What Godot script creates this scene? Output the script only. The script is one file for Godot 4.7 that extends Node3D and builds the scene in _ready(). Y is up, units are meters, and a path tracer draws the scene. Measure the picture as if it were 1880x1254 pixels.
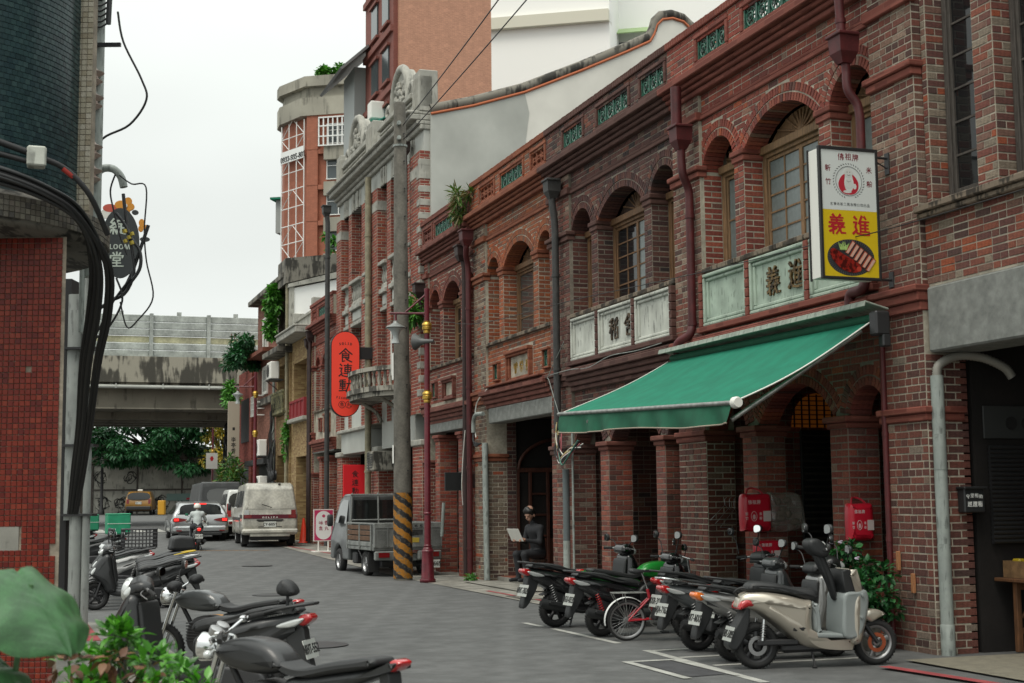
extends Node3D
const EYE:=1.6
const ROW_P:=Vector3(4.248,0.0,-14.573)
const ROW_X:=Vector3(0.32548,0.0,0.94555)
const ROW_Z:=Vector3(-0.94555,0.0,0.32548)
const CH:=0.079
var rng:=RandomNumberGenerator.new()
var M:={}
var T:={}
var used:={}
var brick_mesh:ArrayMesh
var cam_inv:Transform3D
func _ready()->void:
	rng.seed=71
	var cam:=Camera3D.new()
	cam.name="camera"
	var tilt:=atan(290.0/2611.0)
	cam.transform=Transform3D(Basis(Vector3.RIGHT,tilt)*Basis(Vector3.BACK,-0.010),Vector3(0,EYE,0))
	cam.keep_aspect=Camera3D.KEEP_HEIGHT
	cam.near=0.1
	cam.far=900.0
	var at:=CameraAttributesPhysical.new()
	at.frustum_focal_length=50.0
	at.frustum_focus_distance=24.0
	at.frustum_near=0.1
	at.frustum_far=900.0
	at.exposure_aperture=4.0
	cam.attributes=at
	cam.fov=27.0
	add_child(cam)
	cam_inv=cam.transform.affine_inverse()
	var env:=Environment.new()
	env.background_mode=Environment.BG_SKY
	env.sky=Sky.new()
	env.sky.sky_material=overcast()
	env.tonemap_mode=Environment.TONE_MAPPER_LINEAR
	env.tonemap_exposure=1.08
	env.background_energy_multiplier=1.0
	env.sdfgi_enabled=true
	env.ssao_enabled=true
	env.ssil_enabled=true
	env.fog_enabled=false
	env.fog_density=0.0002
	env.fog_light_color=Color(0.86,0.89,0.87)
	var we:=WorldEnvironment.new()
	we.name="world_environment"
	we.environment=env
	add_child(we)
	var sun:=DirectionalLight3D.new()
	sun.name="sun"
	sun.light_energy=0.5
	sun.light_color=Color(1.0,0.97,0.92)
	sun.light_angular_distance=25.0
	sun.shadow_enabled=true
	sun.rotation_degrees=Vector3(-62,-28,0)
	add_child(sun)
	textures()
	materials()
	brick_mesh=unit_brick()
	ground()
	shop_row()
	far_row()
	backdrop()
	overpass()
	left_side()
	street_things()
	vehicles()
	two_wheelers()
	people()
	greenery()
func overcast()->PanoramaSkyMaterial:
	var w:=1024
	var hh:=512
	var im:=Image.create_empty(w,hh,false,Image.FORMAT_RGBF)
	var fn:=FastNoiseLite.new()
	fn.seed=5
	fn.frequency=0.9
	fn.fractal_octaves=5
	for y in hh:
		var el:=(0.5 -(y+0.5)/hh)*PI
		var se:=sin(el)
		for x in w:
			var az:=(x+0.5)/w*TAU
			var c:=Color(0.2,0.2,0.19)
			if se>-0.02:
				var s:=maxf(se,0.0)
				var dir:=Vector3(cos(el)*cos(az),s,cos(el)*sin(az))
				var q:=dir/(s+0.22)*0.9
				var n:=fn.get_noise_3d(q.x,q.y*2.0,q.z)
				var n2:=fn.get_noise_3d(q.x*0.45+9.0,3.0,q.z*0.45)
				var l:=0.70*(1.0+1.9*pow(s,1.6))
				l*=1.0+0.13*n+0.16*n2
				l+=0.30*exp(-pow((el-0.02)/0.10,2.0))
				c=Color(0.955*l,1.0*l,0.965*l)
			im.set_pixel(x,y,c)
	var m:=PanoramaSkyMaterial.new()
	m.panorama=ImageTexture.create_from_image(im)
	return m
func row(s:float,h:float,d:float)->Vector3:
	return ROW_P-ROW_X*s+Vector3(0,h,0)+ROW_Z*d
func rise(s:float)->float:
	if s<17.0:
		return 0.0
	if s<50.0:
		return (s-17.0)*0.0165
	return 0.5445+(minf(s,130.0)- 50.0)*0.007
func row_basis()->Basis:
	return Basis(ROW_X,Vector3.UP,ROW_Z)
class MB:
	var v:=PackedVector3Array()
	var n:=PackedVector3Array()
	var t:=PackedVector2Array()
	var ix:=PackedInt32Array()
	var xf:=Transform3D()
	func tri_idx(a:int,b:int,c:int)->void:
		ix.append(a)
		ix.append(c)
		ix.append(b)
	func vert(p:Vector3,nn:Vector3,uv:=Vector2())->int:
		v.append(xf*p)
		n.append((xf.basis*nn).normalized())
		t.append(uv)
		return v.size()- 1
	func quad(a:Vector3,b:Vector3,c:Vector3,d:Vector3)->void:
		var nn:=(c-a).cross(d-b).normalized()
		var i:=vert(a,nn,Vector2(0,1))
		vert(b,nn,Vector2(1,1))
		vert(c,nn,Vector2(1,0))
		vert(d,nn,Vector2(0,0))
		tri_idx(i,i+1,i+2)
		tri_idx(i,i+2,i+3)
	func tri(a:Vector3,b:Vector3,c:Vector3)->void:
		var nn:=(b-a).cross(c-a).normalized()
		var i:=vert(a,nn)
		vert(b,nn)
		vert(c,nn)
		tri_idx(i,i+1,i+2)
	func oquad(a:Vector3,b:Vector3,c:Vector3,d:Vector3,o:Vector3)->void:
		if (c-a).cross(d-b).dot(o)<0.0:
			quad(a,d,c,b)
		else:
			quad(a,b,c,d)
	func box(c:Vector3,s:Vector3,b:=0.0)->void:
		var h:=s*0.5
		b=minf(b,minf(h.x,minf(h.y,h.z))*0.9)
		var ax:=[Vector3.RIGHT,Vector3.UP,Vector3.BACK]
		for k in 3:
			var u:Vector3=ax[(k+1)%3]
			var w:Vector3=ax[(k+2)%3]
			var hu:=absf(h.dot(u))- b
			var hw:=absf(h.dot(w))- b
			for sg in [-1.0,1.0]:
				var o:Vector3=ax[k]*sg
				var m:Vector3=c+o*absf(h.dot(ax[k]))
				oquad(m-u*hu-w*hw,m+u*hu-w*hw,m+u*hu+w*hw,m-u*hu+w*hw,o)
		if b<=0.0:
			return
		for k in 3:
			var a:Vector3=ax[k]
			var u:Vector3=ax[(k+1)%3]
			var w:Vector3=ax[(k+2)%3]
			var ha:=absf(h.dot(a))- b
			var hu:=absf(h.dot(u))
			var hw:=absf(h.dot(w))
			for su in [-1.0,1.0]:
				for sw in [-1.0,1.0]:
					var p1:Vector3=c+u*su*hu+w*sw*(hw-b)
					var p2:Vector3=c+u*su*(hu-b)+w*sw*hw
					oquad(p1-a*ha,p1+a*ha,p2+a*ha,p2-a*ha,u*su+w*sw)
		for sx in [-1.0,1.0]:
			for sy in [-1.0,1.0]:
				for sz in [-1.0,1.0]:
					var o:=Vector3(sx,sy,sz)
					var p:=c+Vector3(sx*h.x,sy*(h.y-b),sz*(h.z-b))
					var q:=c+Vector3(sx*(h.x-b),sy*h.y,sz*(h.z-b))
					var r:=c+Vector3(sx*(h.x-b),sy*(h.y-b),sz*h.z)
					if (q-p).cross(r-p).dot(o)<0.0:
						tri(p,r,q)
					else:
						tri(p,q,r)
	func bx(x0:float,x1:float,y0:float,y1:float,z0:float,z1:float,b:=0.0)->void:
		box(Vector3((x0+x1)*0.5,(y0+y1)*0.5,(z0+z1)*0.5),Vector3(absf(x1-x0),absf(y1-y0),absf(z1-z0)),b)
	func smooth(pts:PackedVector3Array,tris:PackedInt32Array)->void:
		var nn:=PackedVector3Array()
		nn.resize(pts.size())
		for k in range(0,tris.size(),3):
			var a:=tris[k]
			var b:=tris[k+1]
			var c:=tris[k+2]
			var f:=(pts[b]- pts[a]).cross(pts[c]- pts[a])
			nn[a]+=f
			nn[b]+=f
			nn[c]+=f
		var base:=v.size()
		for k in pts.size():
			var q:=nn[k]
			vert(pts[k],q.normalized() if q.length()>1e-12 else Vector3.UP)
		for k in range(0,tris.size(),3):
			tri_idx(base+tris[k],base+tris[k+1],base+tris[k+2])
	func tube(pts:Array,r:Variant,sides:=8,caps:=true)->void:
		var m:=pts.size()
		var tan:=(pts[1]- pts[0]) as Vector3
		var up:=Vector3.UP if absf(tan.normalized().y)<0.9 else Vector3.RIGHT
		var base:=v.size()
		for i in m:
			var d:Vector3=(pts[mini(i+1,m-1)]- pts[maxi(i-1,0)]).normalized()
			var sx:=up.cross(d).normalized()
			up=d.cross(sx).normalized()
			var rr:float=r[i] if r is Array else r
			for k in sides:
				var an:=TAU*k/sides
				var o:=sx*cos(an)+up*sin(an)
				vert(pts[i]+o*rr,o,Vector2(float(k)/sides,i))
		for i in m-1:
			for k in sides:
				var a:=base+i*sides+k
				var b:=base+i*sides+(k+1)%sides
				tri_idx(a,b,b+sides)
				tri_idx(a,b+sides,a+sides)
		if caps:
			for e in 2:
				var i:=0 if e==0 else m-1
				var d:Vector3=(pts[0]- pts[1]).normalized() if e==0 else (pts[m-1]- pts[m-2]).normalized()
				var c:=vert(pts[i],d)
				var s0:=v.size()
				for k in sides:
					v.append(v[base+i*sides+k])
					n.append((xf.basis*d).normalized())
					t.append(Vector2())
				for k in sides:
					if e==0:
						tri_idx(c,s0+(k+1)%sides,s0+k)
					else:
						tri_idx(c,s0+k,s0+(k+1)%sides)
	func lathe(prof:Array,sides:=16,at:=Transform3D())->void:
		var keep:=xf
		xf=xf*at
		var m:=prof.size()
		var dirs:=[]
		for i in m-1:
			var e:Vector2=prof[i+1]- prof[i]
			dirs.append(Vector2(e.y,-e.x).normalized() if e.length()>1e-9 else Vector2.RIGHT)
		for i in m-1:
			var na:Vector2=dirs[i]
			var nb:Vector2=dirs[i]
			if i>0 and dirs[i-1].dot(dirs[i])>0.6:
				na=(dirs[i-1]+dirs[i]).normalized()
			if i<m-2 and dirs[i+1].dot(dirs[i])>0.6:
				nb=(dirs[i+1]+dirs[i]).normalized()
			var base:=v.size()
			for k in sides+1:
				var an:=TAU*k/sides
				var o:=Vector3(cos(an),0,sin(an))
				vert(o*prof[i].x+Vector3(0,prof[i].y,0),o*na.x+Vector3(0,na.y,0),Vector2(float(k)/sides,0))
				vert(o*prof[i+1].x+Vector3(0,prof[i+1].y,0),o*nb.x+Vector3(0,nb.y,0),Vector2(float(k)/sides,1))
			for k in sides:
				var a:=base+k*2
				tri_idx(a,a+1,a+3)
				tri_idx(a,a+3,a+2)
		xf=keep
	func loft(rings:Array,cap0:=true,cap1:=true)->void:
		var pts:=PackedVector3Array()
		var tris:=PackedInt32Array()
		var c:int=rings[0].size()
		for r in rings:
			for p in r:
				pts.append(p)
		for i in rings.size()- 1:
			for k in c:
				var a:=i*c+k
				var b:=i*c+(k+1)%c
				tris.append_array([a,b,b+c,a,b+c,a+c])
		for e in 2:
			if (e==0 and cap0) or (e==1 and cap1):
				var i:=0 if e==0 else rings.size()- 1
				var mid:=Vector3()
				for p in rings[i]:
					mid+=p
				pts.append(mid/c)
				var q:=pts.size()- 1
				for k in c:
					if e==0:
						tris.append_array([q,i*c+(k+1)%c,i*c+k])
					else:
						tris.append_array([q,i*c+k,i*c+(k+1)%c])
		var vol:=0.0
		for k in range(0,tris.size(),3):
			vol+=pts[tris[k]].dot(pts[tris[k+1]].cross(pts[tris[k+2]]))
		if vol<0.0:
			for k in range(0,tris.size(),3):
				var q:=tris[k]
				tris[k]=tris[k+1]
				tris[k+1]=q
		smooth(pts,tris)
	func pillow(outline:PackedVector2Array,hw:float,bev:float,seg:=3,wf:Variant=null,zc:=0.0)->void:
		var o:=outline.duplicate()
		if Geometry2D.is_polygon_clockwise(o):
			o.reverse()
		var area:=0.0
		for i in o.size():
			area+=o[i].cross(o[(i+1)%o.size()])
		if area<0.0:
			o.reverse()
		var m:=o.size()
		var nrm:=PackedVector2Array()
		for i in m:
			var e1:=(o[i]- o[(i+m-1)%m]).normalized()
			var e2:=(o[(i+1)%m]- o[i]).normalized()
			var q:=Vector2(e1.y,-e1.x)+Vector2(e2.y,-e2.x)
			nrm.append(q.normalized() if q.length()>1e-6 else Vector2(e1.y,-e1.x))
		var pts:=PackedVector3Array()
		var tris:=PackedInt32Array()
		var lev:=[]
		for k in seg+1:
			var a:=PI*0.5*k/seg
			lev.append(Vector2(bev*(1.0-sin(a)),-hw+bev*(1.0-cos(a))))
		for k in seg+1:
			var a:=PI*0.5*(seg-k)/seg
			lev.append(Vector2(bev*(1.0-sin(a)),hw-bev*(1.0-cos(a))))
		for L in lev:
			for i in m:
				var p:Vector2=o[i]- nrm[i]*L.x
				var f:=1.0
				if wf!=null:
					f=wf.call(p.x,p.y)
				pts.append(Vector3(p.x,p.y,zc+L.y*f))
		var nl:=lev.size()
		for l in nl-1:
			for i in m:
				var a:=l*m+i
				var b:=l*m+(i+1)%m
				tris.append_array([a,b,b+m,a,b+m,a+m])
		var inset:=PackedVector2Array()
		for i in m:
			inset.append(Vector2(pts[i].x,pts[i].y))
		var ct:=Geometry2D.triangulate_polygon(inset)
		if ct.is_empty():
			ct=Geometry2D.triangulate_polygon(o)
		for k in range(0,ct.size(),3):
			var a:=ct[k]
			var b:=ct[k+1]
			var c:=ct[k+2]
			if (inset[b]- inset[a]).cross(inset[c]- inset[a])<0.0:
				var q:=b
				b=c
				c=q
			tris.append_array([(nl-1)*m+a,(nl-1)*m+b,(nl-1)*m+c])
			tris.append_array([a,c,b])
		smooth(pts,tris)
	func plate(o:PackedVector2Array,z0:float,z1:float)->void:
		var p:=o.duplicate()
		var area:=0.0
		for i in p.size():
			area+=p[i].cross(p[(i+1)%p.size()])
		if area<0.0:
			p.reverse()
		var ct:=Geometry2D.triangulate_polygon(p)
		for k in range(0,ct.size(),3):
			var a:=p[ct[k]]
			var b:=p[ct[k+1]]
			var c:=p[ct[k+2]]
			if (b-a).cross(c-a)<0.0:
				var q:=b
				b=c
				c=q
			tri(Vector3(a.x,a.y,z1),Vector3(b.x,b.y,z1),Vector3(c.x,c.y,z1))
			tri(Vector3(a.x,a.y,z0),Vector3(c.x,c.y,z0),Vector3(b.x,b.y,z0))
		for i in p.size():
			var a:=p[i]
			var b:=p[(i+1)%p.size()]
			quad(Vector3(a.x,a.y,z0),Vector3(b.x,b.y,z0),Vector3(b.x,b.y,z1),Vector3(a.x,a.y,z1))
	func disc(c:Vector3,r:float,ax:Vector3,sides:=20)->void:
		var u:=ax.cross(Vector3.UP if absf(ax.y)<0.9 else Vector3.RIGHT).normalized()
		var w:=ax.cross(u).normalized()
		for k in sides:
			var a:=TAU*k/sides
			var b:=TAU*(k+1)/sides
			var p:=c+(u*cos(a)+w*sin(a))*r
			var q:=c+(u*cos(b)+w*sin(b))*r
			if (p-c).cross(q-c).dot(ax)>0.0:
				tri(c,p,q)
			else:
				tri(c,q,p)
	func blob(c:Vector3,r:Vector3,seg:=10)->void:
		var keep:=xf
		xf=xf*Transform3D(Basis(),c)
		var rings:=[]
		for i in range(1,seg):
			var a:=PI*i/seg-PI*0.5
			var ring:=PackedVector3Array()
			for k in seg*2:
				var b:=TAU*k/(seg*2)
				ring.append(Vector3(cos(a)*cos(b)*r.x,sin(a)*r.y,cos(a)*sin(b)*r.z))
			rings.append(ring)
		loft(rings)
		xf=keep
	func empty()->bool:
		return v.is_empty()
	func mesh()->ArrayMesh:
		var a:=[]
		a.resize(Mesh.ARRAY_MAX)
		a[Mesh.ARRAY_VERTEX]=v
		a[Mesh.ARRAY_NORMAL]=n
		a[Mesh.ARRAY_TEX_UV]=t
		a[Mesh.ARRAY_INDEX]=ix
		var m:=ArrayMesh.new()
		m.add_surface_from_arrays(Mesh.PRIMITIVE_TRIANGLES,a)
		return m
func V3(x:float,y:float,z:float)->Vector3:
	return Vector3(x,y,z)
func V2(x:float,y:float)->Vector2:
	return Vector2(x,y)
func RX(a:float)->Basis:
	return Basis(Vector3.RIGHT,a)
func RY(a:float)->Basis:
	return Basis(Vector3.UP,a)
func RZ(a:float)->Basis:
	return Basis(Vector3.BACK,a)
func TP(p:Vector3)->Transform3D:
	return Transform3D(Basis(),p)
func numbered(s:String)->String:
	if not used.has(s):
		used[s]=0
		return s
	used[s]+=1
	return "%s_%03d"%[s,used[s]]
func put(called:String,mb:MB,m:Material,parent:Node,at:=Transform3D())->MeshInstance3D:
	return put_mesh(called,mb.mesh(),m,parent,at)
func put_mesh(called:String,mesh:Mesh,m:Material,parent:Node,at:=Transform3D())->MeshInstance3D:
	var o:=MeshInstance3D.new()
	o.mesh=mesh
	o.material_override=m
	o.transform=at
	if parent==self:
		o.name=numbered(called)
	else:
		var key:="%d/%s"%[parent.get_instance_id(),called]
		var k:int=seq.get(key,0)
		seq[key]=k+1
		o.name=called if k==0 else "%s_%03d"%[called,k]
	parent.add_child(o,true)
	return o
var seq:={}
func tag(o:Node,label:String,category:String,group:="")->Node:
	o.set_meta("label",label)
	o.set_meta("category",category)
	if group:
		o.set_meta("group",group)
	return o
func setting(o:Node)->Node:
	o.set_meta("kind","structure")
	return o
func stuff(o:Node)->Node:
	o.set_meta("kind","stuff")
	return o
func thing(called:String,label:String,category:String,at:=Transform3D(),group:="")->Node3D:
	var o:=Node3D.new()
	o.name=numbered(called)
	o.transform=at
	add_child(o)
	tag(o,label,category,group)
	return o
func copy_of(src:Node3D,at:Transform3D,label:String,group:="")->Node3D:
	var c:Node3D=src.duplicate()
	var nm:=String(src.name)
	var r:=RegEx.create_from_string("_\\d{3}$")
	nm=r.sub(nm,"")
	c.name=numbered(nm)
	c.transform=at
	add_child(c)
	c.set_meta("label",label)
	if group:
		c.set_meta("group",group)
	return c
func stand(s:float,d:float,turn_deg:float,up:=0.0)->Transform3D:
	return Transform3D(row_basis()*RY(deg_to_rad(turn_deg)),row(s,rise(s)+up,d))
func rr(a:float,b:float)->float:
	return rng.randf_range(a,b)
func v2(a:Array)->PackedVector2Array:
	var o:=PackedVector2Array()
	for i in range(0,a.size(),2):
		o.append(V2(a[i],a[i+1]))
	return o
func curve(a:Array,sub:=4)->PackedVector2Array:
	var p:=v2(a)
	var m:=p.size()
	var o:=PackedVector2Array()
	for i in m:
		for k in sub:
			o.append(p[i].cubic_interpolate(p[(i+1)%m],p[(i+m-1)%m],p[(i+2)%m],float(k)/sub))
	return o
func bend(pts:Array,sub:=6)->Array:
	var o:=[]
	var m:=pts.size()
	for i in m-1:
		for k in sub:
			o.append((pts[i] as Vector3).cubic_interpolate(pts[i+1],pts[maxi(i-1,0)],pts[mini(i+2,m-1)],float(k)/sub))
	o.append(pts[m-1])
	return o
func noise_tex(key:String,size:int,f:Callable,srgb:=true)->void:
	var im:=Image.create_empty(size,size,false,Image.FORMAT_RGB8)
	for y in size:
		for x in size:
			im.set_pixel(x,y,f.call(x,y))
	T[key]=ImageTexture.create_from_image(im)
func seamless(seed_:int,freq:float,oct:int,size:int,kind:=FastNoiseLite.TYPE_SIMPLEX_SMOOTH)->PackedByteArray:
	var fn:=FastNoiseLite.new()
	fn.seed=seed_
	fn.frequency=freq
	fn.noise_type=kind
	fn.fractal_octaves=oct
	var im:=fn.get_seamless_image(size,size)
	im.convert(Image.FORMAT_L8)
	return im.get_data()
func textures()->void:
	var z:=512
	var a:=seamless(1,0.006,5,z)
	var b:=seamless(2,0.05,3,z)
	var c:=seamless(3,0.3,2,z)
	var e:=seamless(4,0.015,4,z)
	noise_tex("grime",z,func(x,y):
		var i:int=y*z+x
		var g:=0.62+0.30*a[i]/255.0+0.16*b[i]/255.0+0.06*(c[i]/255.0-0.5)
		return Color(g,g*0.995,g*0.98))
	noise_tex("asphalt",z,func(x,y):
		var i:int=y*z+x
		var g:=0.70+0.18*a[i]/255.0+0.12*e[i]/255.0+0.34*(c[i]/255.0-0.5)
		return Color(g,g,g))
	noise_tex("streak",z,func(x,y):
		var i:int=y*z+x
		var j:int=(int(y/9.0)%z)*z+x
		var run:=smoothstep(0.52,0.75,b[j]/255.0)
		var g:=0.76+0.20*a[i]/255.0+0.05*(c[i]/255.0-0.5)- 0.22*run*smoothstep(0.35,0.7,e[i]/255.0)
		return Color(g,g,g*0.985))
	noise_tex("stain",z,func(x,y):
		var i:int=y*z+x
		var j:int=(int(y/6.0)%z)*z+x
		var k:=smoothstep(0.42,0.62,a[i]/255.0*0.6+b[j]/255.0*0.4)
		var g:=lerpf(0.95,0.45,k)+0.08*(c[i]/255.0-0.5)
		return Color(g,g*0.99,g*0.96))
	noise_tex("gravel",z,func(x,y):
		var i:int=y*z+x
		var g:=0.45+0.8*(c[i]/255.0-0.25)+0.1*a[i]/255.0
		return Color(g,g*0.98,g*0.92))
	noise_tex("wood",z,func(x,y):
		var i:int=y*z+x
		var j:int=(int(y/14.0)%z)*z+x
		var g:=0.55+0.35*b[j]/255.0+0.2*a[i]/255.0
		return Color(g,g*0.96,g*0.92))
	noise_tex("cloth",z,func(x,y):
		var i:int=y*z+x
		var j:int=(int(y/3.0)%z)*z+int(x/2.0)
		var g:=0.86+0.12*a[i]/255.0+(0.03 if (x+y)%2==0 else 0.0)- 0.05*b[j]/255.0
		return Color(g,g,g))
	noise_tex("courses",z,func(x,y):
		var r:=int(y/16.0)
		var off:=0 if r%2==0 else 32
		var cx:=int((x+off)%z/64.0)
		var inx:int=(x+off)%64
		var iny:int=y%16
		var k:=hash(r*77+cx*1313)%100/100.0
		var g:=0.74+0.24*k
		if inx<4 or iny<3:
			return Color(0.86,0.84,0.80)
		return Color(g,g*(0.86+0.1*k),g*(0.82+0.12*k)))
	noise_tex("fine_tile",z,func(x,y):
		var i:int=y*z+x
		var r:=int(y/8.0)
		var cx:=int(x/32.0)
		var k:=hash(r*31+cx*717)%100/100.0
		var g:=0.84+0.10*k+0.06*a[i]/255.0
		if x%32<2 or y%8<2:
			g*=0.90
		return Color(g,g,g))
	var im:=Image.create_empty(z,z,false,Image.FORMAT_RGB8)
	for y in z:
		for x in z:
			var i:=y*z+x
			var g:=0.5*c[i]/255.0+0.3*b[i]/255.0+0.2*e[i]/255.0
			im.set_pixel(x,y,Color(g,g,g))
	T["rough_h"]=ImageTexture.create_from_image(im)
	var im2:=Image.create_empty(z,z,false,Image.FORMAT_RGB8)
	for y in z:
		for x in z:
			var i:=y*z+x
			var g:=0.6*a[i]/255.0+0.4*e[i]/255.0
			im2.set_pixel(x,y,Color(g,g,g))
	T["soft_h"]=ImageTexture.create_from_image(im2)
func mat(key:String,c:Color,rough:=0.8,o:={})->StandardMaterial3D:
	if M.has(key):
		return M[key]
	var m:=StandardMaterial3D.new()
	m.resource_name=key
	m.albedo_color=c.linear_to_srgb()
	m.roughness=rough
	m.metallic=o.get("metal",0.0)
	m.metallic_specular=o.get("spec",0.5)
	if o.has("tex"):
		m.albedo_texture=T[o.tex]
		m.uv1_triplanar=o.get("tri",true)
		m.uv1_world_triplanar=o.get("world",false)
		m.uv1_scale=Vector3.ONE*o.get("scale",0.5)
		m.uv1_triplanar_sharpness=6.0
	if o.has("bump"):
		m.heightmap_enabled=true
		m.heightmap_texture=T[o.get("hmap","rough_h")]
		m.heightmap_scale=o.bump
	if o.get("vc",false):
		m.vertex_color_use_as_albedo=true
	if o.has("coat"):
		m.clearcoat_enabled=true
		m.clearcoat=o.coat
		m.clearcoat_roughness=0.08
	if o.has("glow"):
		m.emission_enabled=true
		m.emission=c.linear_to_srgb()
		m.emission_energy_multiplier=o.glow
	if o.has("back"):
		m.backlight_enabled=true
		m.backlight=(o.back as Color).linear_to_srgb()
	if o.has("alpha"):
		m.transparency=BaseMaterial3D.TRANSPARENCY_ALPHA
		m.albedo_color.a=o.alpha
	if o.has("sheen"):
		m.rim_enabled=true
		m.rim=o.sheen
	M[key]=m
	return m
func C(r:float,g:float,b:float)->Color:
	return Color(r,g,b)
func materials()->void:
	mat("asphalt",C(0.135,0.138,0.136),0.93,{"tex":"asphalt","scale":0.55,"world":true,"bump":0.5})
	mat("asphalt_patch",C(0.07,0.07,0.075),0.92,{"tex":"asphalt","scale":0.8,"world":true,"bump":0.5})
	mat("concrete",C(0.36,0.35,0.32),0.9,{"tex":"streak","scale":0.4,"bump":0.25})
	mat("concrete_dark",C(0.20,0.19,0.17),0.92,{"tex":"stain","scale":0.3,"bump":0.3})
	mat("concrete_pave",C(0.30,0.29,0.26),0.92,{"tex":"grime","scale":0.5,"world":true,"bump":0.3})
	mat("lintel",C(0.27,0.28,0.26),0.9,{"tex":"asphalt","scale":1.3,"bump":0.25})
	mat("gravel",C(0.42,0.40,0.35),0.9,{"tex":"gravel","scale":1.5,"world":true,"bump":0.4})
	mat("mortar",C(0.50,0.46,0.38),0.95,{"tex":"grime","scale":0.6,"bump":0.3})
	mat("mortar_dark",C(0.27,0.235,0.195),0.95,{"tex":"grime","scale":0.6,"bump":0.3})
	mat("plaster_white",C(0.66,0.68,0.63),0.88,{"tex":"streak","scale":0.45,"bump":0.1})
	mat("plaster_green",C(0.46,0.56,0.48),0.88,{"tex":"streak","scale":0.6,"bump":0.1})
	mat("plaster_grey",C(0.50,0.51,0.47),0.9,{"tex":"cloth","scale":0.15,"bump":0.1})
	mat("plaster_cream",C(0.80,0.78,0.71),0.9,{"tex":"cloth","scale":0.1})
	mat("stone",C(0.36,0.345,0.31),0.9,{"tex":"stain","scale":0.5,"bump":0.2})
	mat("stone_pale",C(0.46,0.45,0.41),0.9,{"tex":"streak","scale":0.5,"bump":0.2})
	mat("white_wall",C(0.86,0.86,0.83),0.85)
	mat("ceramic",C(0.035,0.17,0.12),0.35,{"tex":"stain","scale":1.5,"bump":0.05})
	mat("timber",C(0.22,0.125,0.06),0.7,{"tex":"wood","scale":1.0,"bump":0.1})
	mat("timber_pale",C(0.30,0.19,0.10),0.75,{"tex":"wood","scale":1.0,"bump":0.1})
	mat("timber_dark",C(0.065,0.038,0.026),0.7,{"tex":"wood","scale":1.0,"bump":0.1})
	mat("timber_grey",C(0.10,0.095,0.09),0.8,{"tex":"wood","scale":1.2,"bump":0.1})
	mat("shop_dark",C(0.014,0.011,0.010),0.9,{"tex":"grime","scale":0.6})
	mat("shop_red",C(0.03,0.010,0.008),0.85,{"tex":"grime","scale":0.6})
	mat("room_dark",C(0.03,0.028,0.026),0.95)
	mat("pane",C(0.75,0.8,0.78),0.04,{"alpha":0.12})
	mat("pane_frost",C(0.17,0.20,0.195),0.30,{"tex":"cloth","scale":3.0})
	mat("pane_dark",C(0.012,0.013,0.014),0.05)
	mat("pipe_red",C(0.10,0.012,0.014),0.55,{"tex":"grime","scale":1.0})
	mat("pipe_brown",C(0.045,0.022,0.02),0.6,{"tex":"grime","scale":1.0})
	mat("pipe_grey",C(0.055,0.055,0.055),0.6,{"tex":"grime","scale":1.0})
	mat("pipe_pvc",C(0.36,0.40,0.385),0.5,{"tex":"streak","scale":0.9})
	mat("pipe_bamboo",C(0.34,0.31,0.21),0.6,{"tex":"grime","scale":1.0})
	mat("bronze",C(0.20,0.125,0.045),0.45,{"metal":0.6,"tex":"stain","scale":3.0})
	mat("relief_dark",C(0.10,0.065,0.035),0.6,{"tex":"stain","scale":3.0})
	mat("gold",C(0.72,0.46,0.10),0.38,{"metal":0.85,"tex":"grime","scale":2.0})
	mat("lamp_red",C(0.155,0.010,0.022),0.42,{"tex":"grime","scale":1.2,"coat":0.3})
	mat("lamp_grey",C(0.20,0.21,0.20),0.45,{"metal":0.4})
	mat("white",C(0.75,0.76,0.74),0.5)
	mat("cream_white",C(0.72,0.71,0.66),0.5)
	mat("black",C(0.012,0.012,0.013),0.6)
	mat("black_gloss",C(0.010,0.010,0.011),0.2,{"coat":0.6})
	mat("rubber",C(0.016,0.016,0.016),0.85)
	mat("black_plastic",C(0.020,0.021,0.022),0.5)
	mat("seat",C(0.022,0.023,0.024),0.55,{"bump":0.05})
	mat("chrome",C(0.62,0.63,0.63),0.15,{"metal":1.0})
	mat("steel",C(0.38,0.38,0.38),0.38,{"metal":0.9})
	mat("alu",C(0.42,0.43,0.42),0.42,{"metal":0.7,"tex":"grime","scale":2.0})
	mat("dark_metal",C(0.05,0.05,0.052),0.45,{"metal":0.6})
	mat("mirror",C(0.85,0.87,0.87),0.03,{"metal":1.0})
	mat("red_lens",C(0.42,0.010,0.012),0.12,{"coat":1.0})
	mat("red_lens_dark",C(0.19,0.010,0.012),0.15,{"coat":1.0})
	mat("amber",C(0.75,0.17,0.02),0.15,{"coat":1.0})
	mat("clear_lens",C(0.55,0.57,0.56),0.08,{"metal":0.3,"coat":1.0})
	mat("plate_white",C(0.62,0.64,0.60),0.45)
	mat("ink",C(0.012,0.012,0.012),0.7)
	mat("ink_red",C(0.42,0.012,0.03),0.6)
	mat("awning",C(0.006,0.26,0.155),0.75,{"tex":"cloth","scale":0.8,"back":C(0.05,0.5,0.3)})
	mat("awning_hem",C(0.30,0.24,0.19),0.8)
	mat("brick_any",C(1,1,1),0.88,{"tex":"grime","scale":1.1,"bump":0.25,"vc":true})
	mat("car_glass",C(0.010,0.012,0.012),0.04,{"coat":1.0})
	mat("sign_red",C(0.80,0.045,0.030),0.5)
	mat("paint_white",C(0.50,0.50,0.46),0.85,{"tex":"asphalt","scale":0.9,"world":true})
	mat("paint_red",C(0.42,0.07,0.075),0.85,{"tex":"asphalt","scale":0.9,"world":true})
	mat("paint_yellow",C(0.52,0.23,0.03),0.85,{"tex":"asphalt","scale":0.9,"world":true})
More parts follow.
